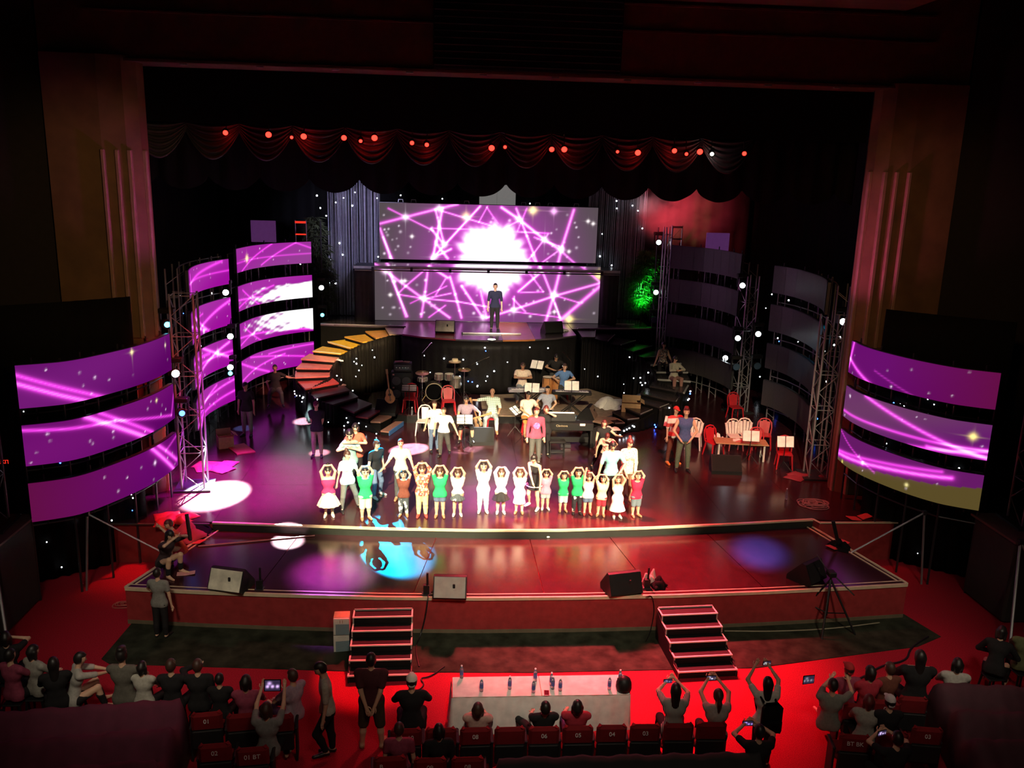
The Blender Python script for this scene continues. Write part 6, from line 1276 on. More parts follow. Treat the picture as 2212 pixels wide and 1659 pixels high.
# red folded stand cases at the right and left ends of the step
for lab, p, rz in (('red folded cards with a dark post at the right end of the step', (7.548, 2.373, 0.800), .5), ('red folded cards with a dark post at the left end of the step', (-7.410, 2.714, 0.800), -.4), ('red folded papers on the stage behind the right front LED strips', (8.607, 3.566, 1.000), .2)):
    t = thing('folded_card', lab, 'card', p, rz); m = mat('red_card', (.6, .05, .05), .6); bar('card', (-.18, 0, .02), (.30, .26, .012), m, t, ry=.15); bar('card', (.16, .04, .03), (.28, .24, .012), m, t, ry=-.2)
    if 'post' in lab: rod('post', (.0, .0, 0), (-.16, .12, .62), .045, BLACK, t)
t = thing('white_card', 'pinkish open card lying on the apron near the crouching people', 'card', (-7.052, 1.132, 0.800), .2); bar('card', (-.09, 0, .014), (.18, .16, .01), mat('pink_card', (.7, .30, .30), .7), t, ry=.05); bar('card', (.09, 0, .018), (.18, .16, .01), MATS['pink_card'], t, ry=-.08)
t = thing('crumpled_tissue', 'small white crumpled tissue lying at the foot of the step', 'paper', (0.762, 2.930, 0.800)); MB().box((0, 0, .03), (.14, .09, .05), rz=.3, bev=.015).build('tissue', PAPER, t); MB().box((.06, .01, .04), (.08, .06, .05), rz=-.4, bev=.012).build('tissue', PAPER, t)
t = thing('floor_batten', 'white batten lying on the right end of the upper stage', 'batten', (5.394, 18.375, 3.260), -.08); MB().box((0, 0, .03), (.95, .12, .05), bev=.008).build('strip', PAPER, t); bar('end', (.48, 0, .03), (.02, .13, .06), CREAM, t)

# ---- steps up to the apron
STEPB = mat('black_step', (.006, .006, .006), .7, spec=.2); NOSEP = mat('pale_step_nosing', (.70, .52, .45), .5)
for lab, x0, yoff, rz in (('left black steps with pale nosings before the red stage front', -3.43, 0., .02), ('right black steps with pale nosings before the red stage front', 2.62, -.04, .06)):
    t = thing('stage_steps', lab, 'steps', (x0, -.22 + yoff, 0), rz); w = 1.13
    for k in range(5):
        z = .67 - .134 * k; y0, y1 = -.29 * k - .02, -.29 * (k + 1) - .02
        MB().box((w / 2, (y0 + y1) / 2, z - .02), (w, y0 - y1, .035)).build('tread', STEPB, t); MB().box((w / 2, y1 + .02, (z + z - .134) / 2 - .02), (w - .02, .02, .134 - .035)).build('riser', STEPB, t)
        bar('nosing', (w / 2, y1 + .012, z + .001), (w + .03, .035, .022), NOSEP, t)
        for s in (0, 1): bar('side_trim', (s * w, (y0 + y1) / 2, z + .001), (.028, y0 - y1, .018), NOSEP, t); bar('side_trim', (s * w, y1 + .005, z - .067), (.024, .02, .12), mat('grey_trim', (.30, .27, .24), .6), t)
    bar('back_rail', (w / 2, -.03, .69), (w, .03, .03), MATS['grey_trim'], t)
    for s in (0, 1):
        yy = [(-.02, .65), (-1.48, .13), (-1.48, 0), (-.02, 0)]
        MB().add([(s * w - .012, y, z - .02) for y, z in yy] + [(s * w + .012, y, z - .02) for y, z in yy], [(0, 1, 2, 3), (7, 6, 5, 4), (0, 4, 5, 1), (1, 5, 6, 2), (2, 6, 7, 3), (3, 7, 4, 0)]).build('side_panel', STEPB, t)
# cartons beside the left steps
BLUEP = pattern_mat('blue_picture_print', [(.03, .09, .13), (.10, .22, .28), (.05, .12, .18), (.35, .42, .40)], 'bands', 5)
for lab, p, k in (('white carton with blue print beside the left steps, upper one', ((-3.646, -0.493, 0.000)[0], (-3.646, -0.493, 0.000)[1], .36), 0), ('white carton with blue print beside the left steps, lower one', (-3.664, -0.492, 0.000), 1)):
    t = thing('printed_carton', lab, 'box', p, .03 + .1 * k); MB().box((0, 0, .175), (.30, .28, .345), bev=.006).build('carton', mat('white_carton', (.55, .54, .46), .7), t); bar('printed_face', (.02, -.142, .12), (.26, .006, .22), BLUEP, t)
    if k == 0: text('11', .09, mat('brown_print', (.25, .10, .05), .7), t, (0, -.145, .28), (PI / 2, 0, 0)); bar('flap', (0, .02, .352), (.3, .24, .008), CARD, t)
# camera tripod in front of the stage
tp = (6.341, 0.149, 0.000)
t = thing('camera_tripod', 'black camera tripod with a crossbar arm in front of the stage, at the right', 'tripod', tp); HT = 1.15
rod('column', (0, 0, .25), (0, 0, HT), .025, BLACK, t)
for a in (2.6, 5.6, 4.2): rod('leg', (0, 0, HT - .08), (.62 * cos(a), .62 * sin(a), .0), .022, BLACK, t); rod('spreader', (0, 0, .3), (.38 * cos(a), .38 * sin(a), .42), .012, BLACK, t)
MB().box((0, 0, HT + .05), (.16, .2, .12), bev=.02).build('head', BLACK, t); rod('pan_bar', (.05, -.05, HT + .02), (.42, -.25, HT - .32), .014, CHROME, t); rod('pan_bar', (-.03, .05, HT + .05), (-.26, .2, HT + .38), .012, DARKMETAL, t)
# judges' table
t = thing('judges_table', 'long table under a white cloth with a pleated skirt on the red carpet', 'table', (-.05, -3.05, 0))
MB().box((0, 0, .745), (2.92, .56, .03), bev=.008).build('table_top', WOOD, t)
for x in (-1.35, 0, 1.35):
    for y in (-.22, .22): rod('leg', (x, y, 0), (x, y, .73), .022, DARKMETAL, t)
tc = thing('tablecloth', 'white tablecloth with pleated skirt covering the long table', 'tablecloth', (-.05, -3.05, 0)); CLOTHW = mat('table_white', (.74, .70, .66), .8)
MB().box((-.735, 0, .768), (1.46, .575, .012), bev=.004).build('cloth_top', CLOTHW, tc); MB().box((.735, 0, .768), (1.46, .575, .012), bev=.004).build('cloth_top', CLOTHW, tc)
per = [(-1.47, .285), (-1.47, -.285), (1.47, -.285), (1.47, .285)]
R, ln = (lambda P: (np.concatenate([np.linspace(P[i], P[i + 1], int(math.dist(P[i], P[i + 1]) / .018)) for i in range(3)]), 0))(np.array(per)); n = len(R) - 1
q = np.random.default_rng(3); ph = np.cumsum(q.uniform(.5, 1.1, n + 1)); T = np.gradient(R, axis=0); T /= np.linalg.norm(T, axis=1)[:, None]; N = np.c_[T[:, 1], -T[:, 0]]
o = MB().grid(lambda u, v: (*(R[int(round(u * n))] + N[int(round(u * n))] * ((.012 + .05 * (1 - v)) + .020 * sin(ph[int(round(u * n))] * .55) * (1 - v * .7))), .03 + .735 * v), n, 4).build('skirt', CLOTHW, tc, smooth=True)
GB2 = 'water bottles on the long white table'; TZ = .778
for (x, y, z), w in (((-1.362, -2.796, 0.780), 'at the far left corner of the white table'), ((-1.039, -3.195, 0.780), 'at the left on the white table'), ((-0.568, -3.142, 0.780), 'second from the left on the front half of the white table'), ((-0.185, -3.258, 0.780), 'left of the table seam, nearer to the audience'), ((-0.123, -2.925, 0.780), 'left of the table seam, nearer to the stage'), ((0.138, -3.055, 0.780), 'right of the table seam, back one of a close pair'), ((0.149, -3.162, 0.780), 'right of the table seam, front one of a close pair'), ((0.266, -3.218, 0.780), 'right of the close pair near the table seam'), ((1.092, -3.201, 0.780), 'near the right end of the white table'), ((1.309, -3.005, 0.780), 'behind the black helmet at the table end')):
    bottle('water bottle ' + w, (x, max(-3.31, min(-2.80, y)), TZ), .24, GB2)
t = thing('phone', 'red phone lying on the white table beside the seam', 'phone', ((0.033, -3.303, 0.780)[0], -3.28, TZ), -.1); MB().box((0, 0, .006), (.085, .15, .010), bev=.003).build('body', mat('red_phone', (.5, .02, .05), .3), t); bar('screen', (0, 0, .0115), (.075, .13, .001), mat('phone_glass', (.12, .01, .02), .1), t)
t = thing('helmet', 'round black helmet on the right end of the white table', 'helmet', (1.33, -3.22, TZ)); MB().lathe([(.001, .0), (.12, .0), (.135, .06), (.13, .14), (.10, .21), (.05, .245), (.001, .25)], 18).build('shell', BLACK, t, smooth=True); bar('visor', (0, .12, .10), (.18, .03, .09), DARKMETAL, t)
# exit sign on the left wall
t = thing('exit_sign', 'small red glowing EXIT sign on the dark left wall', 'sign', (-11.859, 3.850, 2.313)); MB().box((0, .03, 0), (.30, .05, .14), bev=.01).build('case', BLACK, t); text('EXIT', .13, mat('exit_red', (1, .03, .02), .4, emit=(1, .03, .015), es=1.2), t, (0, 0, 0), (PI / 2, 0, 0))

# ---- musicians
def sitter(label, pos, seat=.46, **kw):
    x, y, z = pos; H = kw.pop('H', 1.7); kw.setdefault('legs', SIT); return person('person', label, x, y, z, H, seat=seat, **kw)
def stool(label, pos, m=None, h=.45):
    t = thing('plastic_stool', label, 'stool', pos, 0, 'red plastic stools under the musicians'); m = m or REDPL; MB().box((0, 0, h - .015), (.30, .30, .03), bev=.012).build('seat', m, t)
    for sx in (-1, 1):
        for sy in (-1, 1): MB().tube([(sx * .12, sy * .12, h - .02), (sx * .16, sy * .16, 0)], [.024, .018], 6).build('leg', m, t)
    return t
p = (-1.085, 9.874, 1.000); stool('red plastic stool under the guitarist in grey purple', p)
t, d = sitter('guitarist in a grey purple T-shirt and shorts playing, head bowed', p, top=CPURP, bottom=CB, blen=1.0, shoes=SHOEB, headrot=(0, 22), skin=SKIN2, arms={-1: ('ik', (-.04, -.22, .58 - .11), (-1, 0, -.2)), 1: ('ik', (.24, -.20, .60 - .11), (1, 0, -.5))})
guitar('brown acoustic guitar held by the musician in grey purple', (p[0] - .06, p[1] - .30, p[2] + .72), (.12, 1.25, .1))
p = (-0.233, 10.833, 1.000); stool('red plastic stool under the bald man in plaid', p)
sitter('bald man in a plaid shirt and faded jeans, arm stretched to his neighbour', p, top=PLAID, sleeve=.9, bottom=CJEANP, shoes=SHOET, hair=(None, None), skin=SKIN2, rz=-8, arms={-1: ((-.9, -.15, -.15), (-1, -.2, .05)), 1: ((.25, -.15, -1), (-.1, -1, -.25))})
guitar('acoustic guitar standing beside the bald man\'s knee', (p[0] - .45, p[1] - .12, p[2] + .30), (-.25, -.25, .5), mat('dark_guitar_wood', (.30, .18, .10), .35))
p = (0.950, 13.536, 1.280); stool('red plastic stool under the man in the cream shirt', p)
sitter('stout man in a cream shirt looking down at his phone, behind the left keyboard', p, top=cloth('warm_cream', (.72, .60, .50)), bottom=CJEANP, hair=('short', HAIRBRN), skin=SKIN2, wide=1.12, headrot=(0, 25), arms={s: ('ik', (s * .03, -.20, .66 - .10), (s * 1, .1, -.2)) for s in (-1, 1)})
p = (2.247, 14.770, 1.280); sitter('man in a black shirt bending over the conga drums', p, seat=.62, top=CB, bottom=CPANTG, skin=SKIN2, lean=(18, 0), headrot=(0, 25), arms={s: ('ik', (s * .10, -.28, .60), (s * 1, .1, -.1)) for s in (-1, 1)})
p = (2.423, 13.583, 1.280); stool('red plastic stool under the man in the blue shirt', p)
sitter('man in a blue T-shirt playing the right keyboard', p, top=CBLUE, bottom=CPANTG, lean=(10, 0), hair=('short', HAIRBRN), arms={s: ('ik', (s * .13 - .05, -.26, .53), (s * 1, .1, -.3)) for s in (-1, 1)})
p = (0.883, 10.549, 1.000); stool('red plastic stool under the man with orange shorts', p)
sitter('man in a white polo and orange shorts reading from a tablet on his lap', p, top=cloth('polo_white', (.62, .52, .46)), bottom=cloth('orange', (.55, .22, .06)), blen=.95, shoes=SHOET, skin=SKIN2, headrot=(0, 22), rz=12, arms={s: ('ik', (s * .09, -.24, .48), (s * 1, .1, -.3)) for s in (-1, 1)})
t = thing('tablet', 'grey tablet lying on the lap of the man with orange shorts', 'tablet', (p[0] - .08, p[1] - .40, p[2] + .62), .2); MB().box((0, 0, 0), (.34, .24, .014), rx=-.35, bev=.004).build('body', DARKMETAL, t); bar('screen', (0, -.003, .009), (.30, .20, .002), mat('tablet_glass', (.05, .05, .06), .1), t, rx=-.35)
p = (1.585, 11.235, 1.000); stool('red plastic stool under the man in grey blue at the piano', p)
sitter('man in a grey blue T-shirt sitting behind the digital piano', p, top=CGREYBLUE, bottom=CB, rz=-14, arms={s: ('ik', (s * .14, -.26, .50), (s * 1, .1, -.3)) for s in (-1, 1)})


# ------------------------------------------------------------------ audience, theatre seats, covers
SEATRED = mat('dark_red_velvet', (.20, .010, .014), .85, spec=.2); SEATBLK = mat('seat_black', (.010, .009, .010), .7); SEATNUM = mat('seat_number_white', (.72, .66, .64), .6)
def seat_proto():
    t = thing('theatre_seat', None, 'seat', (0, 0, 0))
    MB().box((0, -.02, .74), (.47, .10, .36), rx=.12, bev=.045).build('seat_back', SEATRED, t); MB().box((0, -.055, .46), (.46, .05, .34), rx=.08, bev=.02).build('back_shell', SEATBLK, t)
    MB().box((0, .24, .43), (.46, .44, .12), bev=.04).build('cushion', SEATRED, t)
    for s in (-1, 1): MB().box((s * .26, .20, .60), (.05, .36, .04), bev=.012).build('armrest', SEATBLK, t); MB().box((s * .26, .18, .30), (.035, .30, .58), bev=.01).build('side_stand', SEATBLK, t)
    return t
SP = seat_proto(); first_seat = [True]
def seat(x, y, rz, label, num=None, letter=None, group='red theatre seats'):
    if first_seat[0]: o = SP; first_seat[0] = False; o.location = (x, y, 0); o.rotation_euler = (0, 0, rz); o['label'] = label; o['group'] = group
    else: o = dup(SP, (x, y, 0), rz, label, group); [bpy.data.objects.remove(c) for c in list(o.children) if c.name.startswith('seat_number')]
    for tx, dx in ((num, .0 if not letter else .07), (letter, -.12)):
        if tx: text(tx, .095, SEATNUM, o, (dx, -.085, .78), (PI / 2 - .12, 0, 0), 'seat_number')
    return o
def row(x): return -4.30 - .012 * (1.4 - abs(x)) * (abs(x) < 1.4) + .0 if abs(x) < 2.4 else -4.30 + .16 * (abs(x) - 2.4)
for k, n in enumerate(('10', '09', '08', '07', '06', '05', '04', '03', '02', '01')):
    x = -2.22 + .524 * k; lab = 'red seat of the middle front row, %s from its left end, numbered %s' % (ordn[k], n)
    if n == '07': lab = 'red seat of the middle front row without a visible number'
    if n in ('02', '01'): lab = 'red seat of the middle front row, %s from its right end' % ('second' if n == '02' else 'very first')
    seat(x, row(x), -.02 * x, lab, n if n not in ('07', '02', '01') else None, 'A' if n == '10' else None)
for k, (n, l) in enumerate((('09', None), ('08', None))): seat(-1.84 + .54 * k, -4.98, 0, 'red seat of the middle second row numbered %s, %s of the two' % (n, ('left', 'right')[k]), n)
seat(-2.42, -4.93, .05, 'red seat of the middle second row lettered B', None, 'B')
for k, n in enumerate(('01', None, None)): seat(-5.30 + .55 * k, -3.80 - .05 * k, .12, ('red seat numbered 01 at the left block front row', 'red seat in the left block front row under the tablet holder', 'red seat at the aisle end of the left block front row')[k], n)
seat(-4.98, -4.56, .1, 'red seat numbered 02 in the left block second row', '02'); seat(-4.42, -4.66, .1, 'red seat marked 01 BT in the left block second row', '01 BT')
for k, (x, y) in enumerate(((5.05, -3.88), (5.55, -3.80), (6.05, -3.72))): seat(x, y, -.16, ('red seat nearest the aisle in the right block front row', 'red seat second from the aisle in the right block front row', 'red seat third from the aisle in the right block front row')[k], ('BT', '02', None)[k])
for k, (x, y) in enumerate(((4.62, -4.66), (5.25, -4.60), (5.85, -4.52))): seat(x, y, -.16, ('red seat marked BT BK in the right block second row', 'red seat under the person in the white cap', 'red seat third from the aisle in the right block second row')[k], ('BT BK', None, '03')[k])
def cover(label, x0, x1, y0, y1, rows, m, rz=0., seed=1, z0=.97):
    """dust cloth over seat rows: humps over the row backs, hanging to the floor at its edges"""
    q = np.random.default_rng(seed); cx, cy = (x0 + x1) / 2, (y0 + y1) / 2; w, d = x1 - x0, y1 - y0; ph = q.uniform(0, 6, 6)
    def f(u, v):
        x, y = (u - .5) * w, (v - .5) * d; r = (v * rows) % 1.0; h = z0 - .30 * (sin(PI * r) ** 1.5) - .02 * sin(u * w * 11.8) ** 2
        e = min(u, 1 - u) * w; e2 = min(v, 1 - v) * d; k = min(1, e / .10, e2 / .10); h += .015 * sin(9 * x + ph[0] + 3 * sin(2 * y)) + .012 * sin(14 * y + ph[1])
        return (x + .05 * sin(3 * y + ph[2]), y, .04 + (h - .04) * k ** .6)
    o = MB().grid(f, int(w / .06), int(d / .06)).build('dust_cover', m, None, (cx, cy, 0), (0, 0, rz), smooth=True); o.modifiers.new('t', 'SOLIDIFY').thickness = .012; tag(o, label, 'cover')
COVR = mat('plum_dust_cloth', (.10, .012, .035), .85); COVB = mat('black_dust_cloth', (.018, .018, .018), .9)
cover('plum dust cloth over the seat rows in the left front corner', -9.4, -5.55, -6.6, -3.45, 4.4, COVR, .10, 2); cover('plum dust cloth over the seat rows in the right front corner', 6.35, 10.2, -6.6, -3.35, 4.4, mat('dark_plum_cloth', (.07, .018, .03), .8), -.12, 3)
cover('black dust cloth over the middle seat rows at the bottom', -1.02, 3.05, -6.4, -4.72, 2.6, COVB, 0, 4)

GA2 = 'audience in the front seats'
SITB = {s: ((s * .2, -1, -.08), (s * .03, -.15, -1)) for s in (-1, 1)}
def aud(label, x, y, rz=180, seat=.44, H=1.62, own=False, **kw):
    if own:
        y -= .28; q = dup(AST, (x, y, 0), 0, 'low stool under the ' + ' '.join(label.split()[:12]), 'dark stools among the audience')
    kw.setdefault('legs', SITB); kw.setdefault('vox', .019); kw.setdefault('group', None); kw.setdefault('face', False)
    return person('person', label, x, y, 0, H, rz=rz, seat=seat, **kw)
AST = stool('dark low stool under the plum dust cloth in the left corner', (-8.9, -3.1, 0), BLACK, .44); AST['group'] = 'dark stools among the audience'
LAP = {s: ('ik', (s * .06, -.22, .45), (s * 1, .1, -.3)) for s in (-1, 1)}
def gadget(label, p, rz, w, h, col, kind='phone', tilt=0.):
    t = thing(kind, label, kind, p, rz); t.rotation_euler = (tilt, 0, rz); MB().box((0, 0, 0), (w, .012, h), bev=.004).build('body', BLACK, t)
    mb = MB().grid(lambda u, v: ((u - .5) * w * .88, -.0075, (v - .5) * h * .84), 16, 10); me = mb.mesh('screen'); uu = np.tile(np.arange(17), 11) / 16; vv = np.repeat(np.arange(11), 17) / 10
    g = np.exp(-((vv - .4) / .12) ** 2) * (.5 + .5 * np.sin(uu * 19 + w * 90)) + .8 * np.exp(-((uu - .3) / .12) ** 2 - ((vv - .7) / .15) ** 2); led_paint(me, np.outer(g, col) + np.array([.03, .02, .05])); link('screen', me, LED, t); return t
# middle front row
aud("person with a white cap and black jacket before the white table's left end", -2.16, -3.72, 182, hair=('cap', mat('white_cap_cloth', (.75, .72, .62), .8)), top=CB, sleeve=1.9, bottom=CB, arms=LAP, H=1.75, seat=.44)
aud('person with curly hair slouching in the seat numbered 08, legs stretched forward', -1.12, -4.02, 176, seat=.40, lean=(-20, 0), hair=('bob', HAIRBRN), top=cloth('pale_rose', (.55, .35, .30)), bottom=CB, legs={s: ((s * .2, -1, -.05), (s * .05, -1, -.45)) for s in (-1, 1)}, arms=LAP, H=1.6)
aud('person with dark hair in the seat numbered 06, black boots stretched forward', -.12, -4.02, 184, seat=.40, lean=(-20, 0), hair=('short', HAIRBLK), top=CB, bottom=CB, shoes=SHOEB, legs={s: ((s * .15 + .2, -1, -.05), (s * .05 + .15, -1, -.35)) for s in (-1, 1)}, arms=LAP, H=1.6)
aud('person with dark hair in the seat numbered 05, violet trousers stretched forward', .40, -4.0, 178, seat=.40, lean=(-20, 0), hair=('bob', HAIRBLK), top=CDARKRED, bottom=cloth('violet_trouser', (.12, .07, .20)), legs={s: ((s * .15 - .1, -1, -.05), (s * .05, -1, -.45)) for s in (-1, 1)}, arms=LAP, H=1.6)
t, d = aud('woman with long hair and a striped top filming with her phone', 1.95, -4.10, 172, hair=('long', HAIRBLK), top=STRIPES, sleeve=.7, bottom=CB, fem=True, seat=.52, arms={s: ('ik', (s * .05, -.26, .76), (s * 1, .1, -.4)) for s in (-1, 1)})
gadget('phone held up by the long-haired woman in stripes', (1.93, -3.70, 1.24), .1, .15, .08, (.3, .3, .5))
t, d = aud('woman with a ponytail holding her phone high with both hands', 2.62, -4.15, 176, hair=('pony', HAIRBRN), top=cloth('dusty', (.38, .33, .30)), sleeve=.2, bottom=CB, fem=True, seat=.44, arms={s: ('ik', (s * .055, -.24, .80), (s * 1, .1, -.2)) for s in (-1, 1)})
gadget('bright phone held high by the woman with the ponytail', (2.62, -3.74, 1.31), 0, .17, .09, (1.3, 1.2, 1.6))
aud('person at the bottom edge filming with a violet glowing phone', 2.98, -5.0, 176, hair=('short', HAIRBLK), top=CB, bottom=CB, seat=.40, arms={s: ('ik', (s * .07, -.24, .66), (s * 1, .1, -.3)) for s in (-1, 1)})
gadget('violet glowing phone at the bottom edge of the aisle', (2.95, -4.60, 1.08), 0, .17, .09, (.7, .5, 1.6))
aud('dark-haired person sitting behind the seat lettered A, seen from above', -2.3, -4.72, 180, hair=('short', HAIRBRN), top=CMAROON, bottom=CB, seat=.42, H=1.5); aud('dark-haired person between the first and second middle rows', -1.72, -4.68, 186, hair=('bob', HAIRBLK), top=CB, sleeve=1.8, bottom=CB, seat=.36, H=1.5)
# standing people in front of the stage
def stander(label, pos, rz=180, **kw): x, y, z, H = pos; kw.setdefault('vox', .017); return person('person', label, x, y, z, H, rz=rz, **kw)
stander('man in a pale shirt and black trousers walking left past the steps', (-3.463, -3.700, 0.000, 1.666), -78, top=cloth('stone', (.45, .40, .33)), sleeve=.8, bottom=CB, shoes=SHOEB, lean=(6, 0), headrot=(0, 18), hem=.0, legs={-1: ((0, .05, -1), (0, .10, -1)), 1: ((0, -.55, -1), (0, .42, -1))}, arms={s: ((s * .1, -.1, -1), (0, -.3, -1)) for s in (-1, 1)})
t, d = stander('man in a dark shirt and shorts standing with his back to us, hands behind him', (-2.809, -3.492, 0.000, 1.658), 178, top=cloth('dull_wine', (.07, .02, .025)), sleeve=.7, bottom=cloth('olive_short', (.06, .05, .03)), blen=1.0, shoes=SHOET, wide=1.12, legs={-1: ((-.12, 0, -1), (-.06, .04, -1)), 1: ((.12, 0, -1), (.06, .04, -1))}, arms={s: ('ik', (s * .03, .11, .46), (s * .9, .6, .1)) for s in (-1, 1)})
stander('person in a grey T-shirt and dark trousers standing at the left stage corner', (-7.237, 0.004, 0.000, 1.453), 170, top=cloth('dim_grey', (.20, .20, .18)), bottom=CB, shoes=SHOEB, headrot=(-15, 0), arms={-1: ((-.2, 0, -1), (-.1, -.1, -1)), 1: ('ik', (.14, -.16, .56), (1, .2, 0))})
t, d = stander('woman in a white T-shirt with a black backpack, filming with raised arms', (3.391, -4.153, 0.000, 1.548), 172, top=cloth('tee_white', (.62, .60, .54)), bottom=CB, shoes=SHOEB, hair=('long', HAIRBLK), fem=True, arms={-1: ('ik', (-.06, -.22, 1.0), (-1, .1, -.3)), 1: ('ik', (.10, -.20, 1.0), (1, .1, -.3))})
sx, sy, sz, sh = (3.391, -4.153, 0.000, 1.548)
t = thing('backpack', 'black backpack worn by the woman filming in the aisle', 'backpack', (sx + .02, sy - .20, 1.02), .1); MB().box((0, -.02, .0), (.33, .20, .46), bev=.07).build('bag', BLACKCLOTH, t, smooth=True); MB().box((0, -.13, -.10), (.24, .07, .22), bev=.03).build('pocket', BLACKCLOTH, t)
for s in (-1, 1): MB().tube([(s * .10, .08, .20), (s * .12, .20, .25), (s * .12, .34, .10), (s * .11, .16, -.18)], .018, 6).build('strap', BLACKCLOTH, t)
gadget('small glaring phone held up by the woman with the backpack', (sx + .10, sy + .36, sh * 1.03), .1, .14, .08, (.9, .9, .8))
# crouching pair on the apron's left edge
x, y, z = (-7.430, 1.138, 0.800); person('person', 'person in a dark floral shirt crouching on the left edge of the apron', x - .1, y + .1, z, 1.6, rz=60, seat=.12, top=cloth('dark_floral', (.05, .03, .035)), sleeve=.8, bottom=CB, hair=('bob', HAIRBLK), lean=(20, 0), legs={s: ((s * .2, -1, .55), (s * .05, .1, -1)) for s in (-1, 1)}, arms={s: ('ik', (s * .05, -.28, .55), (s * 1, 0, -.3)) for s in (-1, 1)}, vox=.019)
x, y, z = (-7.407, 1.688, 0.800); person('person', 'person in an orange red shirt crouching on the left edge of the apron', x + .05, y + .2, z, 1.55, rz=-50, seat=.12, top=CORANGE, sleeve=.8, bottom=CDARKRED, hair=('short', HAIRRED), lean=(20, 0), legs={s: ((s * .2, -1, .55), (s * .05, .1, -1)) for s in (-1, 1)}, arms={s: ('ik', (s * .05, -.28, .55), (s * 1, 0, -.3)) for s in (-1, 1)}, vox=.019)
# left side of the hall
LS = dict(bottom=CB, arms=LAP)
def onpx(p, dz=0): return p[0], p[1]
x, y = onpx((-7.727, -2.532, 0.450)); aud('man in a pale shirt sitting on the floor edge with arms round his knees', x, y, 120, own=True, seat=.40, top=cloth('pale_dim', (.40, .38, .34)), sleeve=.9, bottom=CB, legs={s: ((s * .1, -1, .45), (0, -.25, -1)) for s in (-1, 1)}, arms={s: ('ik', (s * .02, -.36, .52), (s * 1, 0, .1)) for s in (-1, 1)}, lean=(12, 0))
x, y = onpx((-8.401, -2.312, 0.450)); aud('person in a light shirt sitting at the far left, curly dark hair', x, y, 150, own=True, top=cloth('dim_cream', (.32, .30, .26)), hair=('bob', HAIRBLK), **LS)
x, y = onpx((-7.905, -2.698, 0.450)); aud('person all in black sitting at the far left in front of the light shirt', x, y, 200, own=True, top=CB, hair=('long', HAIRBLK), sleeve=1.8, **LS)
x, y = onpx((-8.705, -2.438, 0.450)); aud('person in dark clothes at the left frame edge', x, y, 160, own=True, top=CMAROON, hair=('short', HAIRBLK), **LS)
x, y = onpx((-9.092, -2.225, 0.450)); aud('person raising a hand to the face at the left frame edge', x + .05, y + .35, 200, own=True, top=CB, hair=('bob', HAIRBLK), bottom=CB, arms={-1: ('ik', (-.05, -.14, .70), (-1, 0, -.4))})
x, y = onpx((-6.866, -2.623, 0.450)); aud('tall person with dark hair in a grey-green shirt on the left', x, y, 175, own=True, H=1.8, top=cloth('drab', (.12, .11, .09)), hair=('spiky', HAIRBLK), **LS)
x, y = onpx((-6.532, -2.698, 0.450)); aud('child in a pale T-shirt with bobbed hair on the left', x, y, 170, own=True, H=1.45, top=cloth('pale_tee', (.42, .40, .34)), hair=('bob', HAIRBLK), **LS)
x, y = onpx((-6.041, -2.803, 0.450)); aud('man with cropped hair in black, left of a man touching his face', x, y, 178, own=True, top=CB, hair=('short', HAIRBRN), sleeve=1.8, **LS)
x, y = onpx((-5.617, -2.816, 0.450)); aud('man with cropped hair in black touching his face', x, y, 184, own=True, top=CB, hair=('short', HAIRBRN), sleeve=1.8, bottom=CB, arms={1: ('ik', (.05, -.13, .70), (1, 0, -.5))})
x, y = onpx((-5.224, -3.032, 0.450)); aud('small dark head behind the seat numbered 01', x, y, 180, own=True, H=1.4, top=CB, hair=('short', HAIRBLK), **LS)
aud('person with round dark hair in the left block front row', -4.75, -3.55, 180, H=1.6, top=CMAROON, hair=('bob', HAIRBLK), bottom=CB, arms=LAP)
t, d = aud('person in a grey T-shirt holding a tablet high with both arms', -4.30, -4.22, 178, seat=.40, top=cloth('mid_grey', (.22, .21, .20)), hair=('bob', HAIRBRN), bottom=CB, H=1.6, arms={s: ('ik', (s * .11, -.28, .80), (s * 1, .1, -.2)) for s in (-1, 1)})
gadget('tablet with a bright stage picture held up in the left block', (-4.30, -3.74, 1.30), .0, .26, .19, (1.1, .7, 1.4), 'tablet', -.2)
aud("person in a light top turned sideways at the left block's aisle end", -4.05, -3.42, 230, seat=.44, top=cloth('lilac', (.40, .30, .36)), hair=('short', HAIRBRN), bottom=cloth('dark_violet', (.07, .03, .08)), legs={s: ((s * .15, -1, .1), (0, -.8, -.5)) for s in (-1, 1)}, arms=LAP)
# right side of the hall
t, d = aud('person in a grey shirt holding a dark tablet out at the right aisle', 4.55, -3.95, 165, seat=.46, top=cloth('dim_sage', (.20, .20, .17)), sleeve=.7, hair=('short', HAIRBLK), bottom=CDARKRED, arms={-1: ('ik', (-.20, -.28, .70), (-1, .1, -.3)), 1: ('ik', (-.03, -.28, .70), (1, .1, -.4))}, legs={s: ((s * .2 - .3, -1, .0), (-.2, -.3, -1)) for s in (-1, 1)})
gadget('dark tablet held out at the right aisle', (4.33, -3.55, 1.13), .15, .21, .16, (.3, .3, .35), 'tablet')
x, y = onpx((5.043, -3.236, 0.500)); aud('person in a bright red cap sitting behind the dark tablet', x, y + .05, 180, own=True, top=CMAROON, hair=('cap', mat('red_cap', (.40, .02, .02), .8)), **LS)
x, y = onpx((5.362, -3.285, 0.500)); aud('dark-haired person in the right block front row by the aisle', x, y, 185, own=True, top=CDARKRED, hair=('bob', HAIRBLK), **LS)
x, y = onpx((5.744, -3.190, 0.500)); aud('person in a tan top holding something white in the right block front row', x, y, 190, own=True, top=CBROWN, hair=('short', HAIRBRN), **LS)
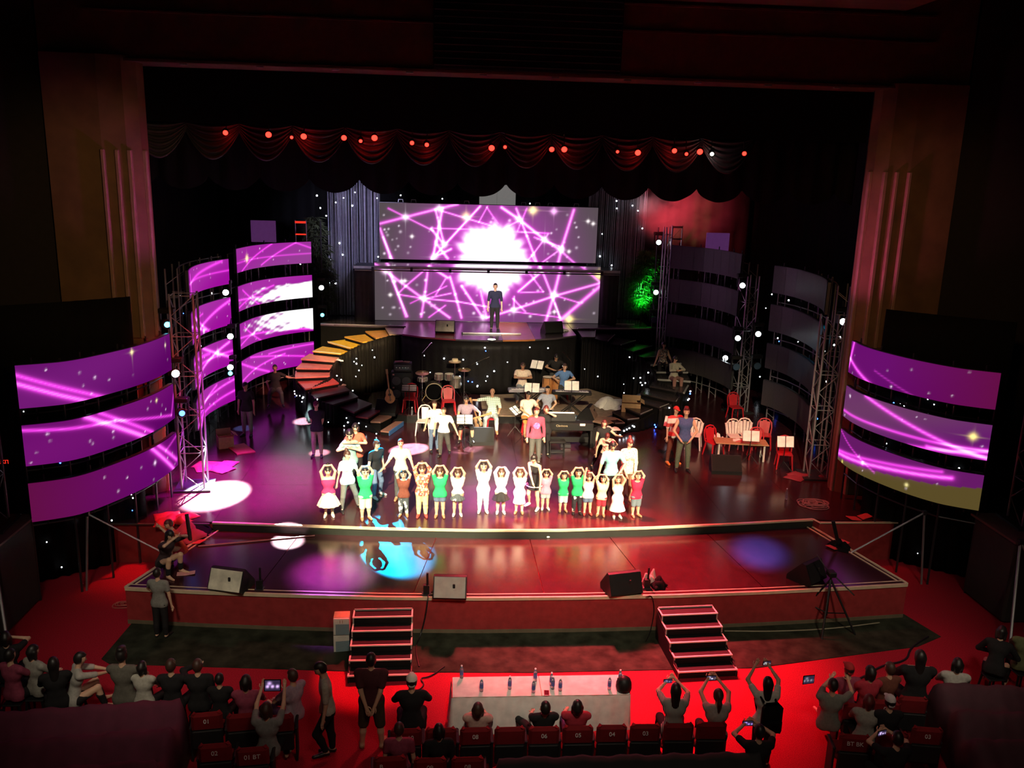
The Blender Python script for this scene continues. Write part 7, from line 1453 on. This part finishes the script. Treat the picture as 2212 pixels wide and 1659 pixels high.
x, y = onpx((6.354, -3.003, 0.500)); aud('person in black with a large dark hood at the right', x, y, 170, own=True, top=CB, H=1.8, hair=('long', HAIRBLK), sleeve=1.8, wide=1.15, **LS)
x, y = onpx((6.976, -3.089, 0.500)); aud('person with dark hair and a white shirt at the edge of the right dust cloth', x, y, 160, own=True, top=cloth('pale_dim', (.40, .38, .34)), hair=('bob', HAIRBLK), **LS)
t, d = aud('person in a white cap leaning to a neighbour in the right block second row', 5.28, -4.38, 175, top=CB, hair=('cap', mat('pale_cap', (.55, .50, .50), .8)), **LS)
aud('person with reddish hair beside the white cap in the right block', 4.98, -4.30, 160, top=cloth('dim_cream', (.32, .30, .26)), hair=('bob', HAIRRED), H=1.55, **LS)
x, y = onpx((8.314, -2.174, 0.450)); aud('person bending forward in black at the far right', x, y, 140, own=True, top=CB, hair=('bob', HAIRBLK), lean=(25, 0), sleeve=1.8, **LS)
x, y = onpx((8.946, -2.034, 0.450)); aud('person in an olive shirt at the right frame edge', x, y, 150, own=True, top=cloth('olive', (.14, .15, .07)), hair=('short', HAIRBRN), **LS)
aud('person at the bottom right holding a bright phone', 4.95, -5.25, 178, top=CB, hair=('short', HAIRBLK), seat=.42, bottom=CB, arms={s: ('ik', (s * .06, -.24, .66), (s * 1, .1, -.3)) for s in (-1, 1)})
gadget('bright violet phone at the bottom frame edge on the right', (4.92, -4.88, 1.07), .3, .17, .09, (1.2, .9, 1.7))

# ------------------------------------------------------------------ stage smoke
def smoke_mat():
    m = bpy.data.materials.new('stage_smoke'); m.use_nodes = True; nt = m.node_tree; nt.nodes.clear(); L = nt.links
    out = nt.nodes.new('ShaderNodeOutputMaterial'); vs = nt.nodes.new('ShaderNodeVolumeScatter'); vs.inputs['Color'].default_value = (.9, .88, .88, 1); vs.inputs['Anisotropy'].default_value = .2
    tc = nt.nodes.new('ShaderNodeTexCoord'); nz = nt.nodes.new('ShaderNodeTexNoise'); nz.inputs['Scale'].default_value = .75; nz.inputs['Detail'].default_value = 5
    gr = nt.nodes.new('ShaderNodeTexGradient'); gr.gradient_type = 'SPHERICAL'; mp = nt.nodes.new('ShaderNodeMapping'); mp.vector_type = 'POINT'; mp.inputs['Scale'].default_value = (.36, .9, .55)
    L.new(tc.outputs['Object'], nz.inputs['Vector']); L.new(tc.outputs['Object'], mp.inputs['Vector']); L.new(mp.outputs[0], gr.inputs['Vector'])
    r = nt.nodes.new('ShaderNodeMapRange'); r.inputs['From Min'].default_value = .42; r.inputs['From Max'].default_value = .72; L.new(nz.outputs['Fac'], r.inputs['Value'])
    a = nt.nodes.new('ShaderNodeMath'); a.operation = 'MULTIPLY'; L.new(r.outputs[0], a.inputs[0]); L.new(gr.outputs['Fac'], a.inputs[1]); b = nt.nodes.new('ShaderNodeMath'); b.operation = 'MULTIPLY'; b.inputs[1].default_value = 3.2; L.new(a.outputs[0], b.inputs[0])
    L.new(b.outputs[0], vs.inputs['Density']); L.new(vs.outputs[0], out.inputs['Volume']); m.cycles.volume_step_rate = 2.0; return m
c = (7.606, 19.000, 7.903); o = MB().ball((0, 0, 0), (2.7, 1.05, 1.75), 20).build('stage_smoke', smoke_mat(), None, c); tag(o, 'cloud of red lit stage smoke above the right LED towers', 'smoke', None, 'stuff')
